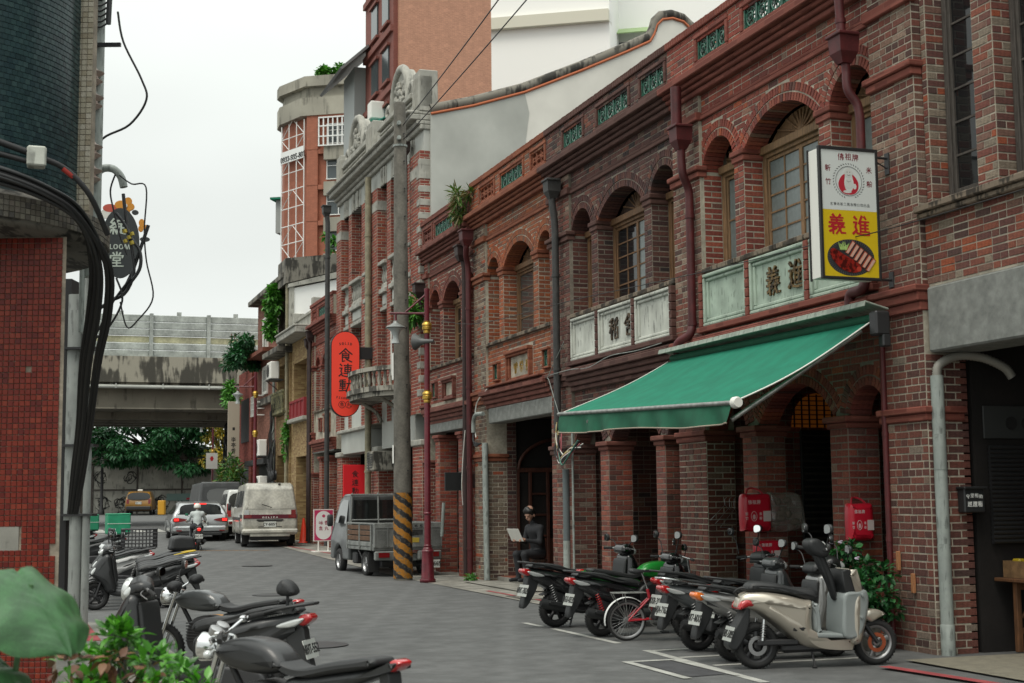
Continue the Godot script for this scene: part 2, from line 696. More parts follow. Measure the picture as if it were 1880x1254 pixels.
	mat("terracotta",C(0.23,0.065,0.035),0.8,{"tex":"grime","scale":0.8,"world":true})
func unit_brick()->ArrayMesh:
	var mb:=MB.new()
	var a:=V3(0.018,0.06,0.14)
	var f:=[]
	var e:=[]
	var k:=[]
	for c in [[-1,-1],[1,-1],[1,1],[-1,1]]:
		f.append(V3(c[0]*(0.5-a.x),c[1]*(0.5-a.y),0.5))
		e.append(V3(c[0]*0.5,c[1]*0.5,0.5-a.z))
		k.append(V3(c[0]*0.5,c[1]*0.5,-0.5))
	mb.quad(f[0],f[1],f[2],f[3])
	for i in 4:
		var j:=(i+1)%4
		mb.quad(e[i],e[j],f[j],f[i])
		mb.quad(k[i],k[j],e[j],e[i])
	return mb.mesh()
class Bricks:
	var t:Array[Transform3D]=[]
	var c:Array[int]=[]
	func add(pos:Vector3,ux:Vector3,uy:Vector3,uz:Vector3,size:Vector3,tone:int)->void:
		t.append(Transform3D(Basis(ux*size.x,uy*size.y,uz*size.z),pos))
		c.append(tone)
func tone(x:float,y:float,stain:Callable)->int:
	var k:=stain.call(x,y) as float
	if rng.randf()<k:
		return 6+rng.randi()%4
	return rng.randi()%6
func no_stain(_x:float,_y:float)->float:
	return 0.12
func lay(B:Bricks,o:Vector3,ux:Vector3,nz:Vector3,w:float,y0:float,y1:float,holes:Callable,stain:Callable,proud:=0.010,bond:=0)->void:
	var uy:=Vector3.UP
	var n:=int(round((y1-y0)/CH))
	if n<1:
		return
	var ch:=(y1-y0)/n
	for r in n:
		var ym:=y0+(r+0.5)*ch
		for iv in spans(0.0,w,holes.call(ym)):
			var L:=0.235
			var head:=bond==1 and r%2==1
			if head:
				L=0.1175
			var x:float=iv.x
			var first:=true
			while x<iv.y-0.02:
				var l:=L
				if first and r%2==1:
					l=L*0.5 if not head else L*0.75
				elif bond==2 and rng.randf()<0.3:
					l=L*0.5
				first=false
				if iv.y -(x+l)<0.06:
					l=iv.y-x
				l=minf(l,iv.y-x)
				var s:=V3(l-0.013+rr(-0.003,0.002),ch-0.013+rr(-0.003,0.002),0.03)
				B.add(o+ux*(x+l*0.5)+uy*(ym+rr(-0.0015,0.0015))+nz*(proud*0.6-0.015+rr(-0.002,0.002)),ux,uy,nz,s,tone(x,ym,stain))
				x+=l
func spans(x0:float,x1:float,holes:Array)->Array:
	var out:=[V2(x0,x1)]
	for h in holes:
		var nx:=[]
		for iv in out:
			if h[1]<=iv.x or h[0]>=iv.y:
				nx.append(iv)
				continue
			if h[0]>iv.x:
				nx.append(V2(iv.x,h[0]))
			if h[1]<iv.y:
				nx.append(V2(h[1],iv.y))
		out=nx
	return out
func hole_at(op:Dictionary,y:float,ring:float)->Array:
	if y<op.y0:
		return []
	if y<op.sp:
		return [op.cx-op.hw,op.cx+op.hw]
	if op.rise<=0.0:
		return []
	var R:float=(op.hw*op.hw+op.rise*op.rise)/(2.0*op.rise)
	var cy:float=op.sp+op.rise-R
	var q:=(R+ring)*(R+ring)-(y-cy)*(y-cy)
	if q<=0.0:
		return []
	return [op.cx-sqrt(q),op.cx+sqrt(q)]
func holes_fn(ops:Array,ring:float)->Callable:
	return func(y:float)->Array:
		var out:=[]
		for op in ops:
			var h:=hole_at(op,y,ring if op.rise>0.0 else 0.0)
			if h.size():
				out.append(h)
		return out
func body(mb:MB,x0:float,x1:float,y0:float,y1:float,z0:float,z1:float,ops:Array)->void:
	var n:=int(round((y1-y0)/CH))
	var ch:=(y1-y0)/n
	var fn:=holes_fn(ops,0.06)
	var open:={}
	for r in n+1:
		var now:={}
		if r<n:
			for iv in spans(x0,x1,fn.call(y0+(r+0.5)*ch)):
				now["%.4f/%.4f"%[iv.x,iv.y]]=iv
		for k in open.keys():
			if not now.has(k):
				var e:Array=open[k]
				mb.bx(e[0].x,e[0].y,e[1],y0+r*ch,z0,z1)
				open.erase(k)
		for k in now:
			if not open.has(k):
				open[k]=[now[k],y0+r*ch]
func arch_ring(B:Bricks,op:Dictionary,z:float,depth:float,rings:int,stain:Callable)->void:
	var R:float=(op.hw*op.hw+op.rise*op.rise)/(2.0*op.rise)
	var cy:float=op.sp+op.rise-R
	var half:=asin(clampf(op.hw/R,-1,1))
	if op.rise>op.hw:
		half=PI-half
	for g in rings:
		var r:=R+0.058+g*0.122
		var n:=int(round(2.0*half*r/0.068))
		for i in n:
			var a:=-half+2.0*half*(i+0.5)/n
			var rad:=V3(sin(a),cos(a),0)
			var tan:=V3(cos(a),-sin(a),0)
			var dd:=depth if g==0 else 0.1
			B.add(V3(op.cx,cy,z+0.012-dd*0.5+rr(-0.002,0.002))+rad*r,tan,rad,Vector3.BACK,V3(2.0*half*r/n-0.014,0.110,dd),tone(op.cx+r*sin(a),cy+r*cos(a),stain))
func set_bricks(B:Bricks,pal:Array,parent:Node3D,holder:Node3D,most:=300)->void:
	var order:=[]
	var to:Transform3D=cam_inv*parent.transform
	for i in B.t.size():
		var p:=to*B.t[i].origin
		var nrm:=(to.basis*B.t[i].basis.z).normalized()
		var face:=-nrm.dot(p.normalized())
		var inside:=-p.z>1.0 and absf(p.x/p.z)<0.36 and absf(p.y/p.z)<0.24
		order.append([(p.length() if inside and face>0.05 else 1000.0+p.length()),i])
	order.sort_custom(func(a,b):return a[0]<b[0])
	var mats:=[]
	for k in pal.size():
		mats.append(mat("brick_%s"%pal[k].to_html(),pal[k],0.88,{"tex":"grime","scale":1.1,"bump":0.25}))
	var rest:=[]
	for k in order.size():
		var i:int=order[k][1]
		if k<most:
			put_mesh("brick",brick_mesh,mats[B.c[i]],holder,B.t[i])
		else:
			rest.append(i)
	if rest.is_empty():
		return
	var mm:=MultiMesh.new()
	mm.transform_format=MultiMesh.TRANSFORM_3D
	mm.use_colors=true
	mm.mesh=brick_mesh
	mm.instance_count=rest.size()
	for k in rest.size():
		mm.set_instance_transform(k,B.t[rest[k]])
		var v:=rr(0.88,1.12)
		var c:Color=pal[B.c[rest[k]]]
		mm.set_instance_color(k,Color(c.r*v*1.12,c.g*v,c.b*v*0.94))
	var o:=MultiMeshInstance3D.new()
	o.multimesh=mm
	o.material_override=M["brick_any"]
	o.name="brickwork"
	holder.add_child(o,true)
	stuff(o)
func palette(kind:String)->Array:
	match kind:
		"red":
			return [C(0.30,0.075,0.052),C(0.27,0.062,0.045),C(0.33,0.090,0.062),C(0.25,0.070,0.055),C(0.36,0.105,0.070),C(0.22,0.058,0.045),C(0.14,0.055,0.048),C(0.30,0.17,0.13),C(0.38,0.10,0.05),C(0.19,0.09,0.075)]
		"dark":
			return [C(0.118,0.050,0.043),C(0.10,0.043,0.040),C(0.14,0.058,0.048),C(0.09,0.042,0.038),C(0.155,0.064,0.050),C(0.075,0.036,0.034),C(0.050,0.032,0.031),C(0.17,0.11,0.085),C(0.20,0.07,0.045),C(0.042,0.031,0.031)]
		"orange":
			return [C(0.36,0.115,0.050),C(0.33,0.10,0.048),C(0.40,0.135,0.058),C(0.30,0.10,0.052),C(0.42,0.12,0.045),C(0.27,0.105,0.062),C(0.22,0.13,0.09),C(0.38,0.085,0.035),C(0.17,0.10,0.075),C(0.33,0.17,0.10)]
		"brown":
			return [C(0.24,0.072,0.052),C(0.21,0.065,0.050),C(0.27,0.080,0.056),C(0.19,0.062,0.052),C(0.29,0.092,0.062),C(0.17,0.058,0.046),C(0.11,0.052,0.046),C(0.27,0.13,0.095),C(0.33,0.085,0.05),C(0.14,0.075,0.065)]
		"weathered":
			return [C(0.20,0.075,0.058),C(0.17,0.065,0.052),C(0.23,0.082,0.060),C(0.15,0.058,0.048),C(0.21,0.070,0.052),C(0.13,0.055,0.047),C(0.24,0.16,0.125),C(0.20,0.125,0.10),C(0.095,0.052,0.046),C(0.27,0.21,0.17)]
		"weathered_red":
			return [C(0.26,0.085,0.058),C(0.22,0.072,0.055),C(0.30,0.095,0.06),C(0.19,0.075,0.06),C(0.17,0.068,0.058),C(0.24,0.13,0.10),C(0.27,0.22,0.17),C(0.40,0.10,0.045),C(0.32,0.26,0.20),C(0.12,0.062,0.055)]
		"buff":
			return [C(0.25,0.20,0.15),C(0.22,0.165,0.125),C(0.28,0.23,0.175),C(0.20,0.135,0.105),C(0.18,0.13,0.105),C(0.26,0.17,0.125),C(0.33,0.10,0.055),C(0.12,0.075,0.065),C(0.34,0.29,0.23),C(0.40,0.10,0.05)]
		"yellow":
			return [C(0.34,0.27,0.14),C(0.31,0.24,0.12),C(0.37,0.30,0.16),C(0.28,0.22,0.12),C(0.40,0.31,0.17),C(0.25,0.19,0.10),C(0.20,0.16,0.10),C(0.36,0.25,0.13),C(0.30,0.27,0.18),C(0.22,0.15,0.07)]
	return []
func window(parent:Node3D,op:Dictionary,z:float,o:Dictionary)->void:
	var fm:Material=M[o.get("frame","timber")]
	var pm:Material=M[o.get("pane","pane_frost")]
	var x0:float=op.cx-op.hw+0.012
	var x1:float=op.cx+op.hw-0.012
	var y0:float=op.y0+0.02
	var top:float=op.sp-o.get("drop",0.0)
	var fb:=MB.new()
	var j:float=o.get("jamb",0.085)
	fb.bx(x0,x0+j,y0,top,z-0.10,z,0.006)
	fb.bx(x1-j,x1,y0,top,z-0.10,z,0.006)
	fb.bx(x0+j,x1-j,y0,y0+0.07,z-0.10,z,0.006)
	fb.bx(x0+j,x1-j,top-0.07,top,z-0.10,z+0.004,0.006)
	var root:=put("window",fb,fm,parent)
	var cols:int=o.get("cols",4)
	var rows:int=o.get("rows",5)
	var leaves:int=o.get("leaves",1)
	var ix0:=x0+j
	var ix1:=x1-j
	var iy0:=y0+0.07
	var iy1:=top-0.07
	var bars:=MB.new()
	var lw:=(ix1-ix0)/leaves
	for l in leaves:
		var a:=ix0+l*lw
		var b:=a+lw
		bars.bx(a,a+0.04,iy0,iy1,z-0.07,z-0.025,0.004)
		bars.bx(b-0.04,b,iy0,iy1,z-0.07,z-0.025,0.004)
		bars.bx(a+0.04,b-0.04,iy0,iy0+0.06,z-0.07,z-0.027,0.004)
		bars.bx(a+0.04,b-0.04,iy1-0.05,iy1,z-0.07,z-0.027,0.004)
		var n:=int(cols/leaves)
		var pw:=(lw-0.08)/n
		var ph:=(iy1-iy0-0.11)/rows
		for c in range(1,n):
			bars.bx(a+0.04+c*pw-0.011,a+0.04+c*pw+0.011,iy0+0.06,iy1-0.05,z-0.062,z-0.033)
		for r in range(1,rows):
			bars.bx(a+0.04,b-0.04,iy0+0.06+r*ph-0.011,iy0+0.06+r*ph+0.011,z-0.060,z-0.034)
		var key:="pane%.3f/%.3f"%[pw,ph]
		if not T.has(key):
			var pb:=MB.new()
			pb.bx(-pw*0.5+0.006,pw*0.5-0.006,-ph*0.5+0.006,ph*0.5-0.006,-0.002,0.002)
			T[key]=pb.mesh()
		for c in n:
			for r in rows:
				var p2:=pm
				if o.has("pane2") and (l==1)==(not o.get("swap",false)):
					p2=M[o.pane2]
				put_mesh("pane",T[key],p2,root,Transform3D(RY(rr(-0.012,0.012))*RX(rr(-0.012,0.012)),V3(a+0.04+(c+0.5)*pw,iy0+0.06+(r+0.5)*ph,z-0.048)))
	put("glazing_bar",bars,fm,root)
	if o.get("fan",false) and op.rise>0.0:
		var R:float=(op.hw*op.hw+op.rise*op.rise)/(2.0*op.rise)
		var cy:float=op.sp+op.rise-R
		var poly:=PackedVector2Array()
		var half:=asin(op.hw/R)
		for i in 17:
			var a:=-half+2.0*half*i/16.0
			poly.append(V2(op.cx+(R-0.01)*sin(a),cy+(R-0.01)*cos(a)))
		poly.append(V2(poly[16].x,top-0.04))
		poly.append(V2(poly[0].x,top-0.04))
		var fp:=MB.new()
		fp.plate(poly,z-0.09,z-0.06)
		var fan:=put("fanlight",fp,M[o.get("fan_mat","timber_pale")],root)
		var rb:=MB.new()
		rb.bx(x0,x1,top-0.02,top+0.085,z-0.10,z+0.05,0.008)
		var c0:=V3(op.cx,top+0.10,z-0.045)
		for i in 9:
			var a:=-1.32+2.64*i/8.0
			var d:=V2(sin(a),cos(a))
			var p:=V2(0,c0.y-cy)
			var bq:=p.dot(d)
			var L:=-bq+sqrt(maxf(0.0,bq*bq-p.length_squared()+(R-0.03)*(R-0.03)))
			var lim:float=(op.hw-0.04)/maxf(absf(d.x),0.001)
			L=minf(L,lim)
			var e:=c0+V3(d.x,d.y,0)*L
			rb.tube([c0,e],0.016,5)
		put("sunburst",rb,fm,root)
		var hub:=MB.new()
		hub.xf=Transform3D(RX(PI/2),V3(op.cx,top+0.10,z-0.05))
		hub.lathe([V2(0.075,-0.02),V2(0.075,0.02),V2(0.06,0.03),V2(0.0,0.03)],14)
		put("sunburst",hub,fm,root)
func vent_mesh()->ArrayMesh:
	if T.has("vent"):
		return T["vent"]
	var mb:=MB.new()
	var h:=0.15
	var w:=0.022
	mb.bx(-h,h,h-w,h,-0.03,0.03,0.006)
	mb.bx(-h,h,-h,-h+w,-0.03,0.03,0.006)
	mb.bx(-h,-h+w,-h+w,h-w,-0.03,0.03,0.006)
	mb.bx(h-w,h,-h+w,h-w,-0.03,0.03,0.006)
	for k in 2:
		var ring:=[]
		for i in 17:
			var a:=TAU*i/16.0
			ring.append(V3(cos(a)*(0.115-k*0.06),sin(a)*(0.115-k*0.06),0.005+k*0.01))
		mb.tube(ring,0.013,6,false)
	for i in 4:
		var a:=TAU*(i+0.5)/4.0
		var dd:=V3(cos(a),sin(a),0)
		mb.tube([dd*0.03,dd*0.19],0.013,6)
		var b:=TAU*i/4.0
		var d2:=V3(cos(b),sin(b),0)
		mb.tube([d2*0.05,d2*0.128],0.011,6)
	mb.blob(V3(0,0,0.01),V3(0.032,0.032,0.022),6)
	T["vent"]=mb.mesh()
	return T["vent"]
func downpipe(parent:Node3D,pts:Array,r:float,m:Material,hop:=true)->void:
	var mb:=MB.new()
	mb.tube(pts,r,12)
	var last:Vector3=pts[0]
	var acc:=0.0
	for i in range(1,pts.size()):
		var p:Vector3=pts[i]
		acc+=p.distance_to(last)
		if acc>1.1:
			acc=0.0
			mb.tube([p,p+(p-last).normalized()*0.05],r*1.18,12)
		last=p
	var o:=put("downpipe",mb,m,parent)
	if hop:
		var hb:=MB.new()
		var p:Vector3=pts[0]
		hb.bx(p.x-0.15,p.x+0.15,p.y+0.10,p.y+0.14,p.z-0.12,p.z+0.15,0.01)
		var rings:=[]
		for k in [[0.125,0.10],[0.115,-0.08],[0.06,-0.20]]:
			rings.append(PackedVector3Array([p+V3(-k[0],k[1],-k[0]),p+V3(k[0],k[1],-k[0]),p+V3(k[0],k[1],k[0]),p+V3(-k[0],k[1],k[0])]))
		for k in 2:
			for i in 4:
				var j:=(i+1)%4
				hb.oquad(rings[k][i],rings[k][j],rings[k+1][j],rings[k+1][i],(rings[k][i]+rings[k][j])*0.5-p)
		put("hopper",hb,m,o)
func plumb(p:Vector3,y1:float)->Array:
	var o:=[]
	var n:=maxi(1,int((p.y-y1)/0.5))
	for i in n+1:
		o.append(V3(p.x,lerpf(p.y,y1,float(i)/n),p.z))
	return o
func cornice(mb:MB,x0:float,x1:float,steps:Array,z0:float)->void:
	for st in steps:
		mb.bx(x0,x1,st[0],st[1],z0,st[2],0.012)
func shophouse(o:Dictionary)->Node3D:
	var sn:float=o.sn
	var sf:float=o.sf
	var sm:=(sn+sf)*0.5
	var base:float=rise(sm)- 0.02
	var root:=thing(o.name,o.label,"building",Transform3D(row_basis(),row(sm,0,0)),"brick shophouses in the row")
	var X:=TP(V3(sm,0,0))
	var mort:Material=M[o.get("mortar","mortar")]
	var dy:float=o.get("dy",0.0)
	var stain:Callable=o.get("stain",no_stain)
	var pal:Array=palette(o.pal)
	var x0:=-sf
	var x1:=-sn
	var bx0:float=-o.bf
	var bx1:float=-o.bn
	var cx:float=-(o.bf+o.bn)*0.5
	var bw:float=o.bf-o.bn
	var front:=-0.05
	var sill:=4.66+dy
	var sp:=6.06+dy
	var hwb:float=o.get("hwb",0.93)
	var pier:=0.26
	var hws:=(bw*0.5-hwb-pier)*0.5-0.005
	var xs:float=hwb+pier+hws
	var big:={"cx":cx,"hw":hwb,"y0":sill,"sp":sp,"rise":0.41}
	var sa:={"cx":cx-xs,"hw":hws,"y0":sill,"sp":sp,"rise":minf(0.40,hws*0.98)}
	var sb:={"cx":cx+xs,"hw":hws,"y0":sill,"sp":sp,"rise":minf(0.40,hws*0.98)}
	var ops:=[big,sa,sb]
	var wb:=MB.new()
	wb.xf=X
	body(wb,bx0-0.1,bx1+0.1,3.40+dy,7.42+dy,front-0.30,front,ops)
	wb.bx(x0,bx0,base,7.42+dy,-0.42,0.0)
	if bx1<x1-0.01:
		wb.bx(bx1,x1,base,7.42+dy,-0.42,0.0)
	var wall:=put("wall",wb,mort,root)
	var B:=Bricks.new()
	var BP:=Bricks.new()
	B.t.clear()
	var hf:=holes_fn(ops,0.24)
	var shift:=func(y:float)->Array:
		var r:=[]
		for h in hf.call(y):
			r.append([h[0]- bx0,h[1]- bx0])
		return r
	var st0:=func(x:float,y:float)->float:return stain.call(x+bx0,y)
	lay(B,V3(bx0+sm,0,front),Vector3.RIGHT,Vector3.BACK,bw,4.72+dy,6.80+dy,shift,st0,0.010,2)
	lay(B,V3(bx0+sm,0,front),Vector3.RIGHT,Vector3.BACK,bw,6.92+dy,7.16+dy,func(_y):return [],st0,0.010,2)
	for op in ops:
		for side in [-1.0,1.0]:
			var xe:float=op.cx+side*op.hw+sm
			lay(B,V3(xe,0,front if side<0 else front-0.28),Vector3.BACK*(-1.0 if side<0 else 1.0),Vector3.RIGHT*-side,0.28,4.72+dy,sp-0.02,func(_y):return [],st0,0.004,0)
		var op2:Dictionary=op.duplicate()
		op2.cx+=sm
		arch_ring(B,op2,front,0.30,2,st0)
	var none:=func(_y):return []
	var stp:Callable=o.get("pstain",func(_x,y):return 0.35 if y>2.6 else 0.15)
	var pw:=bx0-x0
	lay(BP,V3(x0+sm,0,0),Vector3.RIGHT,Vector3.BACK,pw,base,7.16+dy,none,stp,0.010,1)
	lay(BP,V3(bx0+sm,0,0),-Vector3.BACK,Vector3.RIGHT,0.42,base,2.40,none,stp,0.006,0)
	if bx1<x1-0.01:
		lay(BP,V3(bx1+sm,0,0),Vector3.RIGHT,Vector3.BACK,x1-bx1,base,7.16+dy,none,stp,0.010,1)
	if o.get("near_side",false):
		lay(BP,V3(x1+sm,0,0),-Vector3.BACK,Vector3.RIGHT,0.50,base,3.05,none,stp,0.006,0)
		lay(BP,V3(x1+sm,0,0),-Vector3.BACK,Vector3.RIGHT,0.13,3.75,8.2,none,stp,0.006,0)
	var tm:Material=M["trim_"+o.pal]
	var slab:=func(called:String,q:Array)->void:
		var tb:=MB.new()
		tb.xf=X
		for e in q:
			tb.bx(e[0],e[1],e[2],e[3],e[4],e[5],0.012)
		put(called,tb,tm,root)
	slab.call("belt",[[bx0,bx1,6.80+dy,6.865+dy,front-0.05,front+0.045],[bx0,bx1,6.868+dy,6.92+dy,front-0.05,front+0.025]])
	for px in [[x0,bx0],[bx1,x1]]:
		var a:float=px[0]
		var b:float=px[1]
		if b-a>0.05:
			slab.call("belt",[[a-0.03,b+0.03,6.80+dy,6.92+dy,-0.05,0.06]])
			slab.call("impost",[[a-0.045,b+0.045,6.09+dy,6.16+dy,-0.1,0.085],[a-0.025,b+0.025,6.00+dy,6.088+dy,-0.1,0.05]])
			slab.call("corbel",[[a-0.045,b+0.045,3.70,3.77,-0.1,0.12],[a-0.03,b+0.03,3.60,3.698,-0.1,0.08],[a-0.015,b+0.015,3.50,3.598,-0.1,0.045]])
			slab.call("impost",[[a-0.05,b+0.05,2.44,2.51,-0.46,0.06],[a-0.03,b+0.03,2.36,2.438,-0.44,0.035]])
	for sgn in [-1.0,1.0]:
		var pc:float=cx+sgn*(hwb+pier*0.5)
		slab.call("impost",[[pc-pier*0.5-0.05,pc+pier*0.5+0.05,sp,sp+0.075,front-0.30,front+0.05],[pc-pier*0.5-0.03,pc+pier*0.5+0.03,sp-0.085,sp-0.003,front-0.30,front+0.03]])
	slab.call("cornice",[[x0,x1,7.16+dy,7.235+dy,-0.3,0.055],[x0,x1,7.238+dy,7.30+dy,-0.3,0.10],[x0,x1,7.303+dy,7.36+dy,-0.3,0.15],[x0,x1,7.363+dy,7.46+dy,-0.3,0.235]])
	var pa:=MB.new()
	pa.xf=X
	var vents:Array=o.vents
	var vops:=[]
	for ve in vents:
		vops.append({"cx":-(ve[0]+ve[1])*0.5,"hw":absf(ve[1]- ve[0])*0.5,"y0":7.60+dy,"sp":7.91+dy,"rise":0.0})
	body_rect(pa,x0,x1,7.46+dy,8.04+dy,-0.10,0.055,vops)
	var par:=put("parapet",pa,mort,root)
	var vf:=holes_fn(vops,0.0)
	lay(B,V3(x0+sm,0,0.055),Vector3.RIGHT,Vector3.BACK,x1-x0,7.46+dy,8.04+dy,func(y):
		var r:=[]
		for h in vf.call(y):
			r.append([h[0]- x0,h[1]- x0])
		return r,st0,0.010,2)
	var cop:=MB.new()
	cop.xf=X
	var nc:=int((x1-x0)/0.075)
	for k in nc:
		var a:=x0+(x1-x0)*k/nc
		cop.bx(a+0.004,a+(x1-x0)/nc-0.004,8.04+dy,8.155+dy+rr(-0.004,0.004),-0.14,0.10,0.012)
	put("coping",cop,tm,par)
	for k in vops.size():
		var ve:Dictionary=vops[k]
		var fr:=MB.new()
		fr.xf=X
		var a:float=ve.cx-ve.hw
		var b:float=ve.cx+ve.hw
		for q in [[a-0.07,b+0.07,7.92,7.985],[a-0.07,b+0.07,7.535,7.60],[a-0.07,a,7.602,7.918],[b,b+0.07,7.602,7.918]]:
			fr.bx(q[0],q[1],q[2]+dy,q[3]+dy,0.0,0.085,0.012)
		var fo:=put("vent_surround",fr,tm,root)
		if vents[k].size()>2 and vents[k][2]==1:
			var hb:=MB.new()
			hb.xf=X
			var n:=int(round((b-a)/0.26))
			for i in n:
				for r in 2:
					var hx:float=a+(i+0.5+(0.0 if r==0 else 0.0))*(b-a)/n
					var hy:float=7.685+r*0.155+dy
					for q in 4:
						var an:=PI*0.25+PI*0.5*q
						var e:=V3(cos(an),sin(an),0)*0.085
						hb.xf=X*Transform3D(RZ(an),V3(hx,hy,0.0)+e)
						hb.box(Vector3.ZERO,V3(0.075,0.05,0.09),0.006)
				hb.xf=X
				hb.bx(a+i*(b-a)/n-0.018,a+i*(b-a)/n+0.018,7.602+dy,7.918+dy,-0.045,0.045,0.006)
			put("openwork",hb,tm,fo)
		else:
			var n:=maxi(1,int(round((b-a)/0.31)))
			for i in n:
				put_mesh("vent_tile",vent_mesh(),M["ceramic"],fo,Transform3D(Basis().scaled(V3((b-a)/n/0.3,0.316/0.3,1)),V3(a+(i+0.5)*(b-a)/n+sm,7.76+dy,0.02)))
	for op in ops:
		var q:Dictionary=op.duplicate()
		q.cx+=sm
		var wo:Dictionary=(o.win as Dictionary).duplicate()
		if op!=big:
			wo.cols=o.win.get("small_cols",1)
			wo.leaves=1
			wo.rows=o.win.get("small_rows",3)
			wo.jamb=0.10
			if o.win.has("small_pane"):
				wo.pane=o.win.small_pane
			wo.erase("pane2")
		window(root,q,front-0.27,wo)
	var sl:=MB.new()
	sl.xf=X
	var ns:=int((bx1-bx0)/0.24)
	for k in ns:
		var a:=bx0+(bx1-bx0)*k/ns
		sl.bx(a+0.003,a+(bx1-bx0)/ns-0.003,4.645+dy,4.715+dy,front-0.33,front+0.075+rr(-0.006,0.006),0.01)
	put("window_sill",sl,M["sill"],root)
	var band:=MB.new()
	band.xf=X
	cornice(band,bx0,bx1,[[3.40+dy,3.475+dy,0.02],[3.478+dy,3.56+dy,0.065],[3.563+dy,3.64+dy,0.11],[3.643+dy,3.73+dy,0.175],[3.733+dy,3.77+dy,0.12]],front-0.2)
	put("string_course",band,M["trim_"+o.get("band_pal",o.pal)],root)
	set_bricks(B,pal,root,wall)
	var pil:=MB.new()
	pil.xf=X
	pil.bx(x0+0.02,x0+0.12,base,base+0.02,-0.1,-0.02)
	set_bricks(BP,palette(o.ppal),root,put("pilaster",pil,mort,root))
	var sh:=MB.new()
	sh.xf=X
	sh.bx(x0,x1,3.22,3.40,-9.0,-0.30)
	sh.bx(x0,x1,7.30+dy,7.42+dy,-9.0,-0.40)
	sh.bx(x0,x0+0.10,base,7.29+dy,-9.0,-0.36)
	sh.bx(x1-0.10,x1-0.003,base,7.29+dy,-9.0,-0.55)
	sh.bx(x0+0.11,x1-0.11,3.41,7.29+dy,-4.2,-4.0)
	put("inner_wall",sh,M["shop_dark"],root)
	return root
func body_rect(mb:MB,x0:float,x1:float,y0:float,y1:float,z0:float,z1:float,ops:Array)->void:
	var ya:float=ops[0].y0 if ops.size() else y1
	var yb:float=ops[0].sp if ops.size() else y1
	mb.bx(x0,x1,y0,ya,z0,z1)
	if ops.is_empty():
		return
	mb.bx(x0,x1,yb,y1,z0,z1)
	var hs:=[]
	for op in ops:
		hs.append([op.cx-op.hw,op.cx+op.hw])
	for iv in spans(x0,x1,hs):
		mb.bx(iv.x,iv.y,ya,yb,z0,z1)
func panels(root:Node3D,sm:float,edges:Array,y0:float,y1:float,z:float,m:Material,tm:Material)->void:
	var a:float=-edges[0]
	var b:float=-edges[3]
	var fr:=MB.new()
	fr.xf=TP(V3(sm,0,0))
	fr.bx(a-0.09,b+0.09,y0-0.075,y0,z-0.1,z+0.09,0.01)
	for e in edges:
		var n:=int((y1-y0)/0.12)
		for k in n:
			fr.bx(-e-0.045,-e+0.045,y0+(y1-y0)*k/n+0.004,y0+(y1-y0)*(k+1)/n-0.004,z-0.1,z+0.075,0.008)
	put("panel_frame",fr,tm,root)
	for k in 3:
		var p0:float=-edges[k]+0.05
		var p1:float=-edges[k+1]- 0.05
		var pb:=MB.new()
		pb.xf=TP(V3(sm,0,0))
		pb.bx(p0,p1,y0+0.002,y1,z-0.1,z)
		for g in 2:
			var i:=0.0+g*0.055
			var zt:=z+0.06-g*0.028
			pb.bx(p0+i,p1-i,y1-0.05-i,y1-0.002-i,z-0.01,zt,0.012)
			pb.bx(p0+i,p1-i,y0+0.004+i,y0+0.05+i,z-0.01,zt,0.012)
			pb.bx(p0+i,p0+i+0.045,y0+0.052+i,y1-0.052-i,z-0.01,zt-0.002,0.012)
			pb.bx(p1-i-0.045,p1-i,y0+0.052+i,y1-0.052-i,z-0.01,zt-0.002,0.012)
		put("plaster_panel",pb,m,root)
func pillar(B:Bricks,caps:MB,core:MB,sm:float,s0:float,s1:float,y0:float,y1:float,depth:float,stain:Callable)->void:
	var a:=-s1
	var b:=-s0
	core.bx(a,b,y0,y1,-depth,0.0)
	var none:=func(_y):return []
	lay(B,V3(a+sm,0,0),Vector3.RIGHT,Vector3.BACK,b-a,y0,y1-0.14,none,stain,0.008,0)
	lay(B,V3(b+sm,0,0),-Vector3.BACK,Vector3.RIGHT,depth,y0,y1-0.14,none,stain,0.008,0)
	lay(B,V3(a+sm,0,-depth),Vector3.BACK,-Vector3.RIGHT,depth,y0,y1-0.14,none,stain,0.008,0)
	caps.bx(a-0.03,b+0.03,y1-0.14,y1-0.073,-depth-0.03,0.03,0.01)
	caps.bx(a-0.065,b+0.065,y1-0.07,y1,-depth-0.06,0.065,0.01)
func strip(mb:MB,s0:float,s1:float,d0:float,d1:float,lift:float,step:=2.0)->void:
	var n:=maxi(1,int(ceil((s1-s0)/step)))
	for i in n:
		var a:=lerpf(s0,s1,float(i)/n)
		var b:=lerpf(s0,s1,float(i+1)/n)
		mb.quad(row(a,rise(a)+lift,d0),row(a,rise(a)+lift,d1),row(b,rise(b)+lift,d1),row(b,rise(b)+lift,d0))
